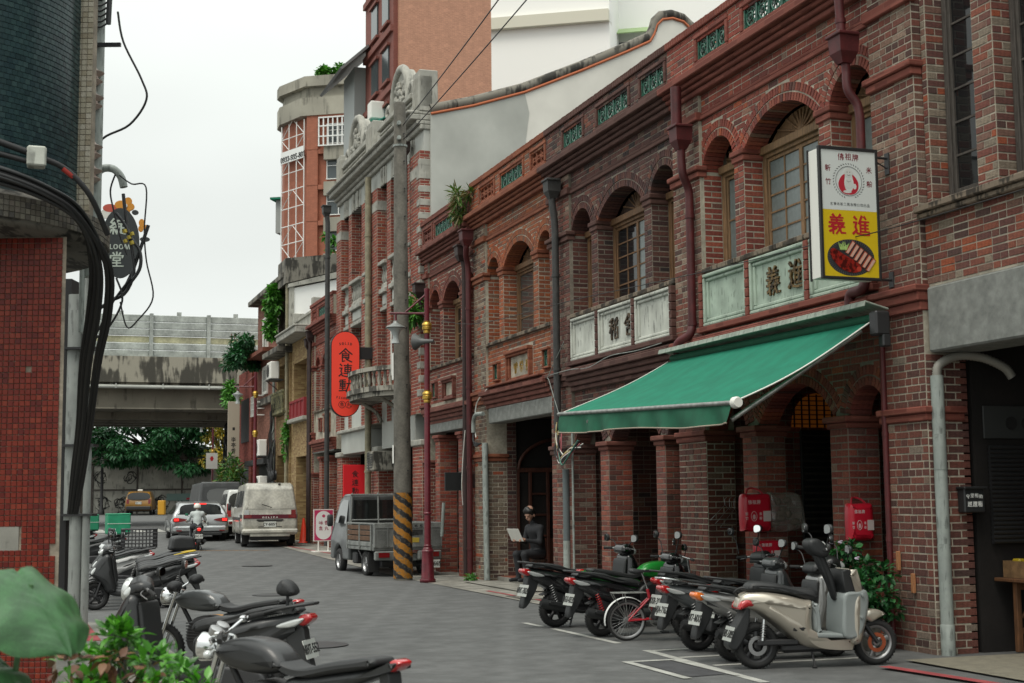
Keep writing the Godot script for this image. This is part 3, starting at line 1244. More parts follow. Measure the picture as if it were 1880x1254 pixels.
func ground()->void:
	var mb:=MB.new()
	strip(mb,-60,420,-260,300,0.0,6.0)
	setting(put("road",mb,M["asphalt"],self))
	mb=MB.new()
	strip(mb,6.6,60,-0.3,1.25,0.012)
	strip(mb,-12,-0.6,-0.2,0.55,0.012)
	setting(put("pavement",mb,M["concrete_pave"],self))
	mb=MB.new()
	strip(mb,-12.0,-0.35,-6.5,0.62,0.020)
	setting(put("pavement",mb,M["gravel"],self))
	mb=MB.new()
	var s:=0.85
	while s<17.0:
		var e:=minf(s+0.34,17.0)
		for k in 4:
			var d:=-0.42-k*0.34
			mb.xf=Transform3D(row_basis(),row((s+e)*0.5,0.07+rr(-0.001,0.001),d))
			mb.box(Vector3.ZERO,V3(e-s-0.008,0.06,0.332),0.004)
		s=e
	var fl:=put("pavement_tiles",mb,M["terracotta"],self)
	setting(fl)
	stuff(fl)
	mb=MB.new()
	mb.xf=Transform3D(row_basis(),row(8.8,0.0,-2.0))
	mb.box(V3(0,0.03,0),V3(17.0,0.12,3.6))
	mb.xf=Transform3D(row_basis(),row(8.8,0.0,-6.4))
	mb.box(V3(0,0.03,0),V3(17.0,0.12,5.1))
	setting(put("arcade_floor",mb,M["concrete_pave"],self))
	mb=MB.new()
	strip(mb,10.9,14.35,-0.1,0.6,0.03)
	setting(put("pavement",mb,M["concrete_pave"],self))
	mb=MB.new()
	var edge:=[]
	for i in 25:
		var q:=i/24.0
		edge.append(V2(lerpf(-14.0,8.7,q),7.2+0.10*sin(q*9.0)+(2.2*pow(maxf(0.0,(q-0.86)/0.14),2.0))))
	for i in 24:
		mb.quad(row(edge[i].x,0.075,14),row(edge[i+1].x,0.075,14),row(edge[i+1].x,0.075,edge[i+1].y),row(edge[i].x,0.075,edge[i].y))
		mb.quad(row(edge[i].x,0.0,edge[i].y),row(edge[i].x,0.075,edge[i].y),row(edge[i+1].x,0.075,edge[i+1].y),row(edge[i+1].x,0.0,edge[i+1].y))
	setting(put("pavement",mb,M["concrete_pave"],self))
	mb=MB.new()
	stripe(mb,[V2(5.35,2.52),V2(4.72,2.50)],0.09)
	stripe(mb,[V2(4.4,2.48),V2(2.4,2.45)],0.09)
	stripe(mb,[V2(1.62,2.47),V2(-1.2,2.62)],0.10)
	stripe(mb,[V2(1.55,2.45),V2(1.62,0.9)],0.09)
	stripe(mb,[V2(0.85,2.45),V2(0.85,0.9)],0.09)
	stripe(mb,[V2(0.1,2.45),V2(0.1,0.7)],0.09)
	stripe(mb,[V2(5.95,6.6),V2(6.5,5.1)],0.08)
	setting(put("parking_line",mb,M["paint_white"],self))
	mb=MB.new()
	for k in 7:
		var d:=2.0+k*0.75
		stripe(mb,[V2(45.5,d),V2(49.0,d)],0.38)
	stripe(mb,[V2(43.6,1.9),V2(43.6,7.2)],0.30)
	setting(put("crosswalk",mb,M["paint_white"],self))
	mb=MB.new()
	stripe(mb,[V2(8.6,6.12),V2(8.1,5.85)],0.13)
	stripe(mb,[V2(30.2,4.6),V2(29.3,1.9)],0.12)
	setting(put("road_line",mb,M["paint_yellow"],self))
	mb=MB.new()
	stripe(mb,[V2(-0.75,1.12),V2(-3.4,0.85)],0.13,0.024)
	stripe(mb,[V2(8.0,0.95),V2(11.6,1.0)],0.08,0.018)
	stripe(mb,[V2(26.0,0.6),V2(31.5,1.05)],0.10,0.018)
	stripe(mb,[V2(4.4,7.95),V2(7.2,8.0)],0.16,0.08)
	setting(put("kerb_line",mb,M["paint_red"],self))
	mb=MB.new()
	quad_sd(mb,[0.62,3.02,-0.62,3.05,-0.55,2.66,0.62,2.66],0.006)
	setting(put("road_patch",mb,M["asphalt_patch"],self))
	mb=MB.new()
	stripe(mb,[V2(0.72,3.10),V2(-0.72,3.12)],0.09,0.008)
	stripe(mb,[V2(0.68,3.06),V2(0.68,2.60)],0.08,0.0085)
	stripe(mb,[V2(0.66,2.61),V2(-0.7,2.62)],0.06,0.009)
	setting(put("road_marking",mb,M["paint_white"],self))
	mb=MB.new()
	quad_sd(mb,[6.75,7.75,6.95,7.75,6.95,7.32,6.75,7.32],0.082)
	quad_sd(mb,[9.2,1.15,10.2,1.15,10.2,0.8,9.2,0.8],0.02)
	setting(put("drain_cover",mb,M["concrete_dark"],self))
	var mc:=MB.new()
	for k in [[12.5,4.6],[3.6,5.6],[22.0,3.4]]:
		mc.xf=TP(row(k[0],rise(k[0])+0.004,k[1]))
		mc.lathe([V2(0.36,0.0),V2(0.36,0.008),V2(0.0,0.008)],24)
	setting(put("manhole_cover",mc,M["dark_metal"],self))
func quad_sd(mb:MB,a:Array,lift:float)->void:
	mb.oquad(row(a[0],lift,a[1]),row(a[2],lift,a[3]),row(a[4],lift,a[5]),row(a[6],lift,a[7]),Vector3.UP)
func stripe(mb:MB,p:Array,w:float,lift:=0.0045)->void:
	var a:Vector2=p[0]
	var b:Vector2=p[1]
	var n:=(b-a).normalized().orthogonal()*w*0.5
	var m:=maxi(1,int(a.distance_to(b)/2.0))
	for i in m:
		var q:=a.lerp(b,float(i)/m)
		var e:=a.lerp(b,float(i+1)/m)
		mb.oquad(row(q.x+n.x,rise(q.x)+lift,q.y+n.y),row(q.x-n.x,rise(q.x)+lift,q.y-n.y),row(e.x-n.x,rise(e.x)+lift,e.y-n.y),row(e.x+n.x,rise(e.x)+lift,e.y+n.y),Vector3.UP)
func shop_row()->void:
	for k in ["red","dark","orange","brown","buff","yellow","weathered"]:
		var c:Color=palette(k)[0]
		mat("trim_"+k,c.lerp(Color(0.12,0.09,0.075),0.32),0.9,{"tex":"courses","scale":0.52,"bump":0.2,"hmap":"courses"})
	mat("sill",C(0.20,0.16,0.125),0.92,{"tex":"stain","scale":0.9,"bump":0.2})
	corner_house()
	house_red()
	house_dark()
	house_orange()
	house_brown()
func arcade_wall(root:Node3D,sm:float,x0:float,x1:float,ops:Array,pal:String,stain:Callable)->void:
	var wb:=MB.new()
	wb.xf=TP(V3(sm,0,0))
	body(wb,x0,x1,2.51,3.40,-0.33,-0.06,ops)
	var wall:=put("arcade_wall",wb,M["mortar_dark"],root)
	var B:=Bricks.new()
	var hf:=holes_fn(ops,0.24)
	lay(B,V3(x0+sm,0,-0.06),Vector3.RIGHT,Vector3.BACK,x1-x0,2.51,3.40,func(y):
		var r:=[]
		for h in hf.call(y):
			r.append([h[0]- x0,h[1]- x0])
		return r,stain,0.008,2)
	for op in ops:
		var q:Dictionary=op.duplicate()
		q.cx+=sm
		arch_ring(B,q,-0.06,0.27,2,stain)
	set_bricks(B,palette(pal),root,wall,60)
func end_wall(root:Node3D,sm:float,s:float,pal:String,z0:=-0.45,z1:=-4.0)->void:
	var wb:=MB.new()
	wb.xf=TP(V3(sm,0,0))
	wb.bx(-s-0.10,-s,0.1,3.21,z1,z0)
	var wall:=put("end_wall",wb,M["mortar_dark"],root)
	var B:=Bricks.new()
	lay(B,V3(sm-s,0,z0),-Vector3.BACK,Vector3.RIGHT,z0-z1,0.1,3.21,func(_y):return [],no_stain,0.008,2)
	set_bricks(B,palette(pal),root,wall,40)
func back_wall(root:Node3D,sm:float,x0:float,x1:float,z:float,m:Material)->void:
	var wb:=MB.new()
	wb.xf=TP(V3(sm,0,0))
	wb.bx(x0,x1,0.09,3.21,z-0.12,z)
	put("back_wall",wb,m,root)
func house_red()->void:
	var o:={"name":"shophouse","label":"red brick shophouse with green awning, sunburst arch windows and pale green plaques","sn":0.0,"sf":5.85,"bn":0.80,"bf":5.0,"pal":"red","ppal":"weathered","near_side":true,
		"vents":[[4.87,4.02],[3.53,1.93],[1.62,0.85]],"win":{"cols":4,"rows":5,"leaves":2,"fan":true,"frame":"timber_pale","pane":"pane_frost","small_cols":1,"small_rows":2}}
	o.pstain=func(x,y):return 0.5 if y>3.9 else 0.06 if y>0.7 else 0.4
	var root:=shophouse(o)
	var sm:=2.925
	panels(root,sm,[4.95,3.64,2.18,0.86],3.90,4.62,0.0,M["plaster_green"],M["trim_red"])
	relief(root,"義",TP(V3(sm-3.05,4.26,0.0)),0.36,"bronze")
	relief(root,"進",TP(V3(sm-2.49,4.27,0.0)),0.36,"bronze")
	var ops:=[{"cx":-2.735,"hw":0.865,"y0":0.0,"sp":2.51,"rise":0.44},{"cx":-1.16,"hw":0.34,"y0":0.0,"sp":2.51,"rise":0.30},{"cx":-4.48,"hw":0.50,"y0":0.0,"sp":2.51,"rise":0.40}]
	arcade_wall(root,sm,-5.0,-0.80,ops,"red",no_stain)
	var B:=Bricks.new()
	var caps:=MB.new()
	caps.xf=TP(V3(sm,0,0))
	var core:=MB.new()
	core.xf=caps.xf
	pillar(B,caps,core,sm,3.60,3.97,0.06,2.50,0.40,no_stain)
	pillar(B,caps,core,sm,1.50,1.87,0.06,2.50,0.40,no_stain)
	var pl:=put("pillar",core,M["mortar_dark"],root)
	put("cap",caps,M["trim_red"],pl)
	set_bricks(B,palette("red"),root,pl,200)
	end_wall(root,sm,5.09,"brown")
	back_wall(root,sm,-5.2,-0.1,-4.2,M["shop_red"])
	var lv:=MB.new()
	lv.xf=TP(V3(sm-5.09,0,0))
	lv.bx(0.0,0.05,0.95,2.52,-2.15,-1.48,0.01)
	var sh:=put("shutter",lv,M["black"],root)
	for k in 17:
		var sb:=MB.new()
		sb.xf=Transform3D(RZ(-0.6),V3(sm-5.03,1.03+k*0.089,-1.815))
		sb.box(Vector3.ZERO,V3(0.055,0.012,0.62),0.003)
		put("slat",sb,M["timber_grey"],sh)
	var glow:=MB.new()
	glow.xf=Transform3D(RY(PI/2),V3(sm-5.075,2.56,-1.75))
	var poly:=PackedVector2Array()
	for i in 11:
		var a:=PI*i/10.0
		poly.append(V2(cos(a)*0.40,sin(a)*0.48))
	glow.plate(poly,0.0,0.01)
	var gw:=put("lit_window",glow,mat("lit_amber",C(0.55,0.16,0.02),0.6,{"glow":0.05}),root)
	var lat:=MB.new()
	lat.xf=glow.xf
	for k in 7:
		lat.bx(-0.40,0.40,0.04+k*0.065,0.052+k*0.065,0.012,0.035)
		lat.bx(-0.36+k*0.12-0.007,-0.36+k*0.12+0.007,0.0,0.46,0.012,0.036)
	put("lattice",lat,M["black"],gw)
	downpipe(root,[V3(sm-0.98,8.4,0.30),V3(sm-0.97,6.9,0.24),V3(sm-0.96,6.72,0.24)],0.052,M["pipe_red"],false)
	downpipe(root,[V3(sm-0.95,6.58,0.22)]+bend([V3(sm-0.95,6.3,0.20),V3(sm-0.93,6.08,0.20),V3(sm-0.90,5.92,0.11),V3(sm-0.88,5.75,0.09)],5)+plumb(V3(sm-0.88,5.6,0.09),4.0),0.05,M["pipe_red"])
	downpipe(root,bend([V3(sm-0.88,3.92,0.10),V3(sm-0.90,3.84,0.14),V3(sm-1.08,3.83,0.14),V3(sm-1.14,3.76,0.14),V3(sm-1.14,3.5,0.14)],5),0.06,M["pipe_red"],false)
	downpipe(root,plumb(V3(sm-0.72,3.40,0.03),0.05),0.032,M["pipe_red"],false)
	downpipe(root,plumb(V3(sm-5.16,7.30,0.26),6.72),0.075,M["pipe_red"],false)
	downpipe(root,[V3(sm-5.12,6.60,0.22)]+bend([V3(sm-5.12,6.25,0.22),V3(sm-5.12,6.05,0.20),V3(sm-5.16,5.85,0.10),V3(sm-5.16,5.6,0.09)],5)+plumb(V3(sm-5.16,5.5,0.09),4.0)+bend([V3(sm-5.16,3.95,0.09),V3(sm-5.16,3.82,0.14),V3(sm-5.32,3.72,0.24),V3(sm-5.34,3.55,0.24),V3(sm-5.34,3.35,0.24)],5),0.058,M["pipe_red"])
func house_dark()->void:
	var o:={"name":"shophouse","label":"soot-dark brick shophouse with three white plaster plaques under black arch windows","sn":5.85,"sf":10.95,"bn":5.85,"bf":9.98,"pal":"dark","ppal":"weathered","mortar":"mortar_dark",
		"vents":[[10.05,9.15],[8.5,7.25],[6.78,5.95]],"win":{"cols":4,"rows":5,"leaves":2,"fan":true,"frame":"timber","fan_mat":"timber_dark","pane":"pane_dark","pane2":"pane_frost","small_cols":1,"small_rows":3,"small_pane":"pane_dark"}}
	o.stain=func(x,y):return 0.10+0.25*smoothstep(6.4,7.4,y)
	var root:=shophouse(o)
	var sm:=8.4
	panels(root,sm,[9.92,8.70,7.25,5.90],3.90,4.62,0.0,M["plaster_white"],M["trim_dark"])
	relief(root,"稻",TP(V3(sm-8.09,4.25,0.0)),0.34,"relief_dark")
	relief(root,"舍",TP(V3(sm-7.49,4.25,0.0)),0.34,"relief_dark")
	var ops:=[{"cx":-7.52,"hw":0.89,"y0":0.0,"sp":2.51,"rise":0.44},{"cx":-6.08,"hw":0.23,"y0":0.0,"sp":2.51,"rise":0.21},{"cx":-9.36,"hw":0.60,"y0":0.0,"sp":2.51,"rise":0.42}]
	arcade_wall(root,sm,-9.98,-5.85,ops,"dark",no_stain)
	var B:=Bricks.new()
	var caps:=MB.new()
	caps.xf=TP(V3(sm,0,0))
	var core:=MB.new()
	core.xf=caps.xf
	pillar(B,caps,core,sm,8.41,8.75,0.06,2.50,0.40,no_stain)
	pillar(B,caps,core,sm,6.31,6.63,0.06,2.50,0.40,no_stain)
	var pl:=put("pillar",core,M["mortar_dark"],root)
	put("cap",caps,M["trim_brown"],pl)
	set_bricks(B,palette("brown"),root,pl,160)
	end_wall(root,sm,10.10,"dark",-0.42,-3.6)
	back_wall(root,sm,-10.3,-5.8,-3.6,M["shop_red"])
	downpipe(root,[V3(sm-10.32,6.98,0.18)]+bend([V3(sm-10.32,6.7,0.18),V3(sm-10.32,6.4,0.14),V3(sm-10.32,6.1,0.13)],4)+plumb(V3(sm-10.32,6.0,0.13),2.75),0.062,M["pipe_grey"])
	var mb:=MB.new()
	mb.xf=TP(V3(sm,0,0))
	mb.tube(bend([V3(-10.0,4.25,0.12),V3(-10.55,3.72,0.20),V3(-10.5,3.60,0.2),V3(-10.0,2.8,0.16)],6),0.008,5)
	mb.tube(bend([V3(-10.5,3.72,0.2),V3(-9.6,3.74,0.17),V3(-8.8,3.70,0.17),V3(-7.9,3.80,0.17),V3(-6.9,3.78,0.17),V3(-6.0,3.80,0.17)],6),0.008,5)
	put("cable",mb,M["pipe_pvc"],root)
func house_orange()->void:
	var o:={"name":"shophouse","label":"orange brick shophouse with plain arch windows, gold lettering and concrete lintel","sn":10.95,"sf":15.45,"bn":10.95,"bf":14.66,"pal":"orange","ppal":"buff","band_pal":"brown","hwb":0.87,
		"vents":[[14.80,13.88,1],[13.45,12.15],[11.68,10.98,1]],"win":{"cols":2,"rows":4,"leaves":1,"fan":true,"frame":"timber","fan_mat":"timber","pane":"pane_room","small_cols":1,"small_rows":4}}
	mat("pane_room",C(0.05,0.055,0.055),0.03,{"coat":1.0})
	o.stain=func(x,y):return 0.15
	var root:=shophouse(o)
	var sm:=13.2
	small_panel(root,sm,13.38,12.03,3.80,4.42,M["trim_orange"])
	relief(root,"號",TP(V3(sm-12.98,4.08,-0.07)),0.22,"gold")
	relief(root,"發",TP(V3(sm-12.66,4.08,-0.07)),0.22,"gold")
	relief(root,"長",TP(V3(sm-12.33,4.08,-0.07)),0.22,"gold")
	small_vent(root,sm,14.06,3.95,4.24,M["trim_orange"])
	small_vent(root,sm,11.22,3.95,4.24,M["trim_orange"])
	spandrel(root,sm,-14.66,-10.95,"orange",[[-13.40,-12.0,3.78,4.44],[-14.24,-13.88,3.93,4.26],[-11.40,-11.04,3.93,4.26]])
	lintel(root,sm,-14.50,-10.9)
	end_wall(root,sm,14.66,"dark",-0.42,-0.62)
	shop_front(root,sm,14.70)
	back_wall(root,sm,-15.0,-10.9,-3.6,M["shop_dark"])
	downpipe(root,[V3(sm-15.25,7.0,0.22)]+bend([V3(sm-15.25,6.8,0.22),V3(sm-15.34,6.62,0.2),V3(sm-15.42,6.45,0.14),V3(sm-15.44,6.2,0.12)],4)+plumb(V3(sm-15.44,6.1,0.12),0.1),0.06,M["pipe_red"])
	var mb:=MB.new()
	mb.xf=TP(V3(sm,0,0))
	mb.bx(-14.2,-11.1,3.775,3.815,0.02,0.20,0.01)
	put("ledge_tile",mb,M["terracotta"],root)
	mb=MB.new()
	mb.xf=TP(V3(sm,0,0))
	mb.tube(bend([V3(-14.1,3.80,0.12),V3(-14.9,3.55,0.12),V3(-15.05,3.1,0.12),V3(-15.0,2.85,0.12)],6),0.014,5)
	mb.tube(bend([V3(-15.15,3.0,0.3),V3(-15.3,2.5,0.3),V3(-15.4,1.9,0.3),V3(-15.5,1.5,0.25)],6),0.010,5)
	put("cable",mb,M["cream_white"],root)
func house_brown()->void:
	var o:={"name":"shophouse","label":"brown brick shophouse with slim arch windows behind the utility pole","sn":15.45,"sf":19.30,"bn":15.45,"bf":18.98,"pal":"brown","ppal":"red","hwb":0.68,"dy":-0.10,
		"vents":[[19.1,18.4,1],[18.13,16.72],[16.35,15.6,1]],"win":{"cols":2,"rows":4,"leaves":2,"fan":true,"frame":"timber_pale","fan_mat":"plaster_white","pane":"pane_dark","small_rows":4}}
	var root:=shophouse(o)
	var sm:=17.375
	small_panel(root,sm,17.79,16.92,3.78,4.28,M["trim_brown"])
	small_vent(root,sm,18.52,3.92,4.22,M["trim_brown"])
	spandrel(root,sm,-18.98,-15.45,"brown",[[-17.81,-16.90,3.76,4.30],[-18.68,-18.35,3.90,4.24]])
	lintel(root,sm,-19.2,-15.4)
	var B:=Bricks.new()
	var caps:=MB.new()
	caps.xf=TP(V3(sm,0,0))
	var core:=MB.new()
	core.xf=caps.xf
	pillar(B,caps,core,sm,18.05,18.40,0.0,3.04,0.40,no_stain)
	pillar(B,caps,core,sm,16.35,16.62,0.0,3.04,0.40,no_stain)
	var pl:=put("pillar",core,M["mortar_dark"],root)
	put("cap",caps,M["trim_red"],pl)
	set_bricks(B,palette("red"),root,pl,120)
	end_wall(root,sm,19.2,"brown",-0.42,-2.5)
	back_wall(root,sm,-19.3,-15.4,-2.5,M["shop_dark"])
	downpipe(root,[V3(sm-19.05,6.45,0.2)]+plumb(V3(sm-19.05,6.2,0.16),5.9),0.05,M["pipe_brown"])
	downpipe(root,[V3(sm-15.66,6.75,0.2)]+plumb(V3(sm-15.66,6.4,0.14),0.1),0.055,M["pipe_brown"])
func spandrel(root:Node3D,sm:float,x0:float,x1:float,pal:String,holes:Array)->void:
	var B:=Bricks.new()
	lay(B,V3(x0+sm,0,-0.05),Vector3.RIGHT,Vector3.BACK,x1-x0,3.77,4.64,func(y):
		var r:=[]
		for h in holes:
			if y>h[2]- 0.02 and y<h[3]+0.02:
				r.append([h[0]- x0,h[1]- x0])
		return r,no_stain,0.010,2)
	var b:=MB.new()
	b.xf=TP(V3(sm,0,0))
	b.bx(x0+0.02,x0+0.06,3.80,3.82,-0.12,-0.07)
	set_bricks(B,palette(pal),root,put("spandrel",b,M["mortar"],root),80)
func small_panel(root:Node3D,sm:float,s1:float,s0:float,y0:float,y1:float,m:Material)->void:
	var b:=MB.new()
	b.xf=TP(V3(sm,0,0))
	for g in 2:
		var i:=g*0.05
		var z:=0.04-g*0.04
		b.bx(-s1+i,-s0-i,y1-0.07-i,y1-i,-0.1,z+0.03,0.01)
		b.bx(-s1+i,-s0-i,y0+i,y0+0.05+i,-0.1,z,0.01)
		b.bx(-s1+i,-s1+0.06+i,y0+0.052+i,y1-0.072-i,-0.1,z-0.002,0.01)
		b.bx(-s0-0.06-i,-s0-i,y0+0.052+i,y1-0.072-i,-0.1,z-0.002,0.01)
	b.bx(-s1+0.1,-s0-0.1,y0+0.1,y1-0.12,-0.1,-0.075)
	put("plaque",b,m,root)
func small_vent(root:Node3D,sm:float,s:float,y0:float,y1:float,m:Material)->void:
	var b:=MB.new()
	b.xf=TP(V3(sm-s,0,0))
	b.bx(-0.17,0.17,y1,y1+0.05,-0.1,0.04,0.01)
	b.bx(-0.17,0.17,y0-0.04,y0,-0.1,0.02,0.01)
	b.bx(-0.17,-0.125,y0+0.002,y1-0.002,-0.1,0.018,0.01)
	b.bx(0.125,0.17,y0+0.002,y1-0.002,-0.1,0.018,0.01)
	var f:=put("vent_surround",b,m,root)
	put_mesh("vent_tile",vent_mesh(),M["ceramic"],f,Transform3D(Basis().scaled(V3(0.25/0.3,(y1-y0)/0.3,1)),V3(sm-s,(y0+y1)*0.5,-0.05)))
func lintel(root:Node3D,sm:float,x0:float,x1:float)->void:
	var b:=MB.new()
	b.xf=TP(V3(sm,0,0))
	b.bx(x0,x1,3.10,3.399,-0.32,0.012,0.015)
	put("lintel",b,M["lintel"],root)
func shop_front(root:Node3D,sm:float,s:float)->void:
	var x:=sm-s
	var b:=MB.new()
	b.bx(x-0.08,x-0.02,0.1,3.2,-3.6,-0.62)
	var w:=put("shop_front",b,M["shop_dark"],root)
	var f:=MB.new()
	for z in [-0.66,-0.92,-1.30,-1.68,-2.06,-2.44]:
		f.bx(x-0.02,x+0.035,0.1,2.14,z-0.03,z+0.03,0.006)
	f.bx(x-0.02,x+0.03,2.142,2.23,-2.5,-0.64,0.006)
	for k in 3:
		f.bx(x-0.018,x+0.028,0.85+k*0.42,0.89+k*0.42,-1.27,-0.95,0.004)
	var arc:=[]
	for i in 13:
		var a:=PI*i/24.0
		arc.append(V3(x+0.03,2.2+0.62*sin(a),-1.62+0.95*cos(a)))
	f.tube(arc,0.035,6)
	put("door_frame",f,mat("shop_wood",C(0.10,0.032,0.018),0.6,{"tex":"wood","scale":1.0}),w)
	for k in 4:
		var g:=MB.new()
		g.bx(x-0.004,x+0.004,0.9,2.13,-1.30-k*0.38-0.34,-1.30-k*0.38-0.04)
		put("pane",g,M["pane_dark"],w)
	var pn:=MB.new()
	pn.bx(x-0.01,x+0.012,0.12,0.82,-2.4,-0.95,0.004)
	put("door_panel",pn,M["shop_wood"],w)
func corner_house()->void:
	var root:=thing("corner_house","tall brick corner building with grey concrete lintel over a dark open shop","building",Transform3D(row_basis(),row(-3.0,0,0)))
	var sm:=-3.0
	var X:=TP(V3(sm,0,0))
	var wb:=MB.new()
	wb.xf=X
	wb.bx(0.02,6.0,3.74,4.50,-0.5,-0.06)
	var wall:=put("wall",wb,M["mortar"],root)
	var B:=Bricks.new()
	var none:=func(_y):return []
	var st:=func(x,y):return 0.25
	lay(B,V3(0.02+sm,0,-0.06),Vector3.RIGHT,Vector3.BACK,5.9,3.76,4.46,none,st,0.012,2)
	var pb:=MB.new()
	pb.xf=X
	var piers:=[[0.02,0.10],[0.86,1.17],[1.98,2.3],[3.1,3.42],[4.2,6.0]]
	for p in piers:
		pb.bx(p[0],p[1],4.58,9.2,-0.50,-0.10)
	pb.bx(0.02,6.0,9.2,10.2,-0.5,0.02)
	var pr:=put("pier",pb,M["mortar"],root)
	for p in piers:
		lay(B,V3(p[0]+sm,0,-0.10),Vector3.RIGHT,Vector3.BACK,p[1]- p[0],4.58,9.2,none,st,0.010,0)
		lay(B,V3(p[1]+sm,0,-0.10),-Vector3.BACK,Vector3.RIGHT,0.36,4.58,9.2,none,st,0.008,0)
		lay(B,V3(p[0]+sm,0,-0.46),Vector3.BACK,-Vector3.RIGHT,0.36,4.58,9.2,none,st,0.008,0)
	set_bricks(B,palette("weathered_red"),root,wall)
	var sl:=MB.new()
	sl.xf=X
	sl.bx(0.02,6.0,4.50,4.575,-0.5,0.09,0.012)
	sl.bx(0.02,6.0,4.44,4.498,-0.4,0.05,0.012)
	put("window_sill",sl,M["sill"],root)
	var lt:=MB.new()
	lt.xf=X
	lt.bx(0.03,6.0,3.06,3.735,-0.56,-0.03,0.02)
	put("lintel",lt,M["lintel"],root)
	var xs:=[[0.10,0.86],[1.17,1.98],[2.3,3.1],[3.42,4.2]]
	for w in xs:
		for part in [[4.60,6.98],[7.02,8.95]]:
			var op:={"cx":(w[0]+w[1])*0.5+sm,"hw":(w[1]- w[0])*0.5,"y0":part[0],"sp":part[1],"rise":0.0}
			window(root,op,-0.30,{"cols":1,"rows":6 if part[0]<6 else 3,"frame":"timber_grey","pane":"pane_dark","jamb":0.07})
	var sh:=MB.new()
	sh.xf=X
	sh.bx(0.02,6.0,3.20,3.40,-7.0,-0.57)
	sh.bx(-0.05,0.0,0.0,9.0,-7.0,-0.57)
	sh.bx(6.0,6.1,0.0,10.0,-7.0,-0.5)
	sh.bx(0.02,6.0,0.0,9.9,-7.1,-7.0)
	sh.bx(0.02,6.0,9.9,10.0,-7.0,-0.5)
	sh.bx(0.1,5.9,3.4,9.0,-3.1,-3.0)
	put("inner_wall",sh,M["shop_dark"],root)
	var rs:=MB.new()
	rs.xf=X
	for k in 22:
		rs.tube([V3(0.045,1.12+k*0.046,-0.70),V3(0.045,1.12+k*0.046,-1.62)],0.026,6)
	put("roller_shutter",rs,M["dark_metal"],root)
	var bd:=MB.new()
	bd.xf=X
	bd.bx(0.01,0.03,2.18,2.52,-2.2,-0.66,0.005)
	var bo:=put("board",bd,mat("dim_board",C(0.035,0.037,0.036),0.6),root)
	for k in 3:
		var e:=MB.new()
		e.xf=X*Transform3D(RZ(-PI/2),V3(0.03,2.34,-1.0-k*0.20))
		e.lathe([V2(0.07,0.0),V2(0.07,0.012),V2(0.0,0.012)],14)
		put("board_mark",e,M["ink"],bo)
func relief(root:Node3D,ch:String,at:Transform3D,size:float,m:String)->void:
	var mb:=MB.new()
	mb.xf=at
	glyph(mb,ch,V2(-size*0.5,-size*0.5),size,0.0,0.035,0.105)
	put("relief_letter",mb,M[m],root)
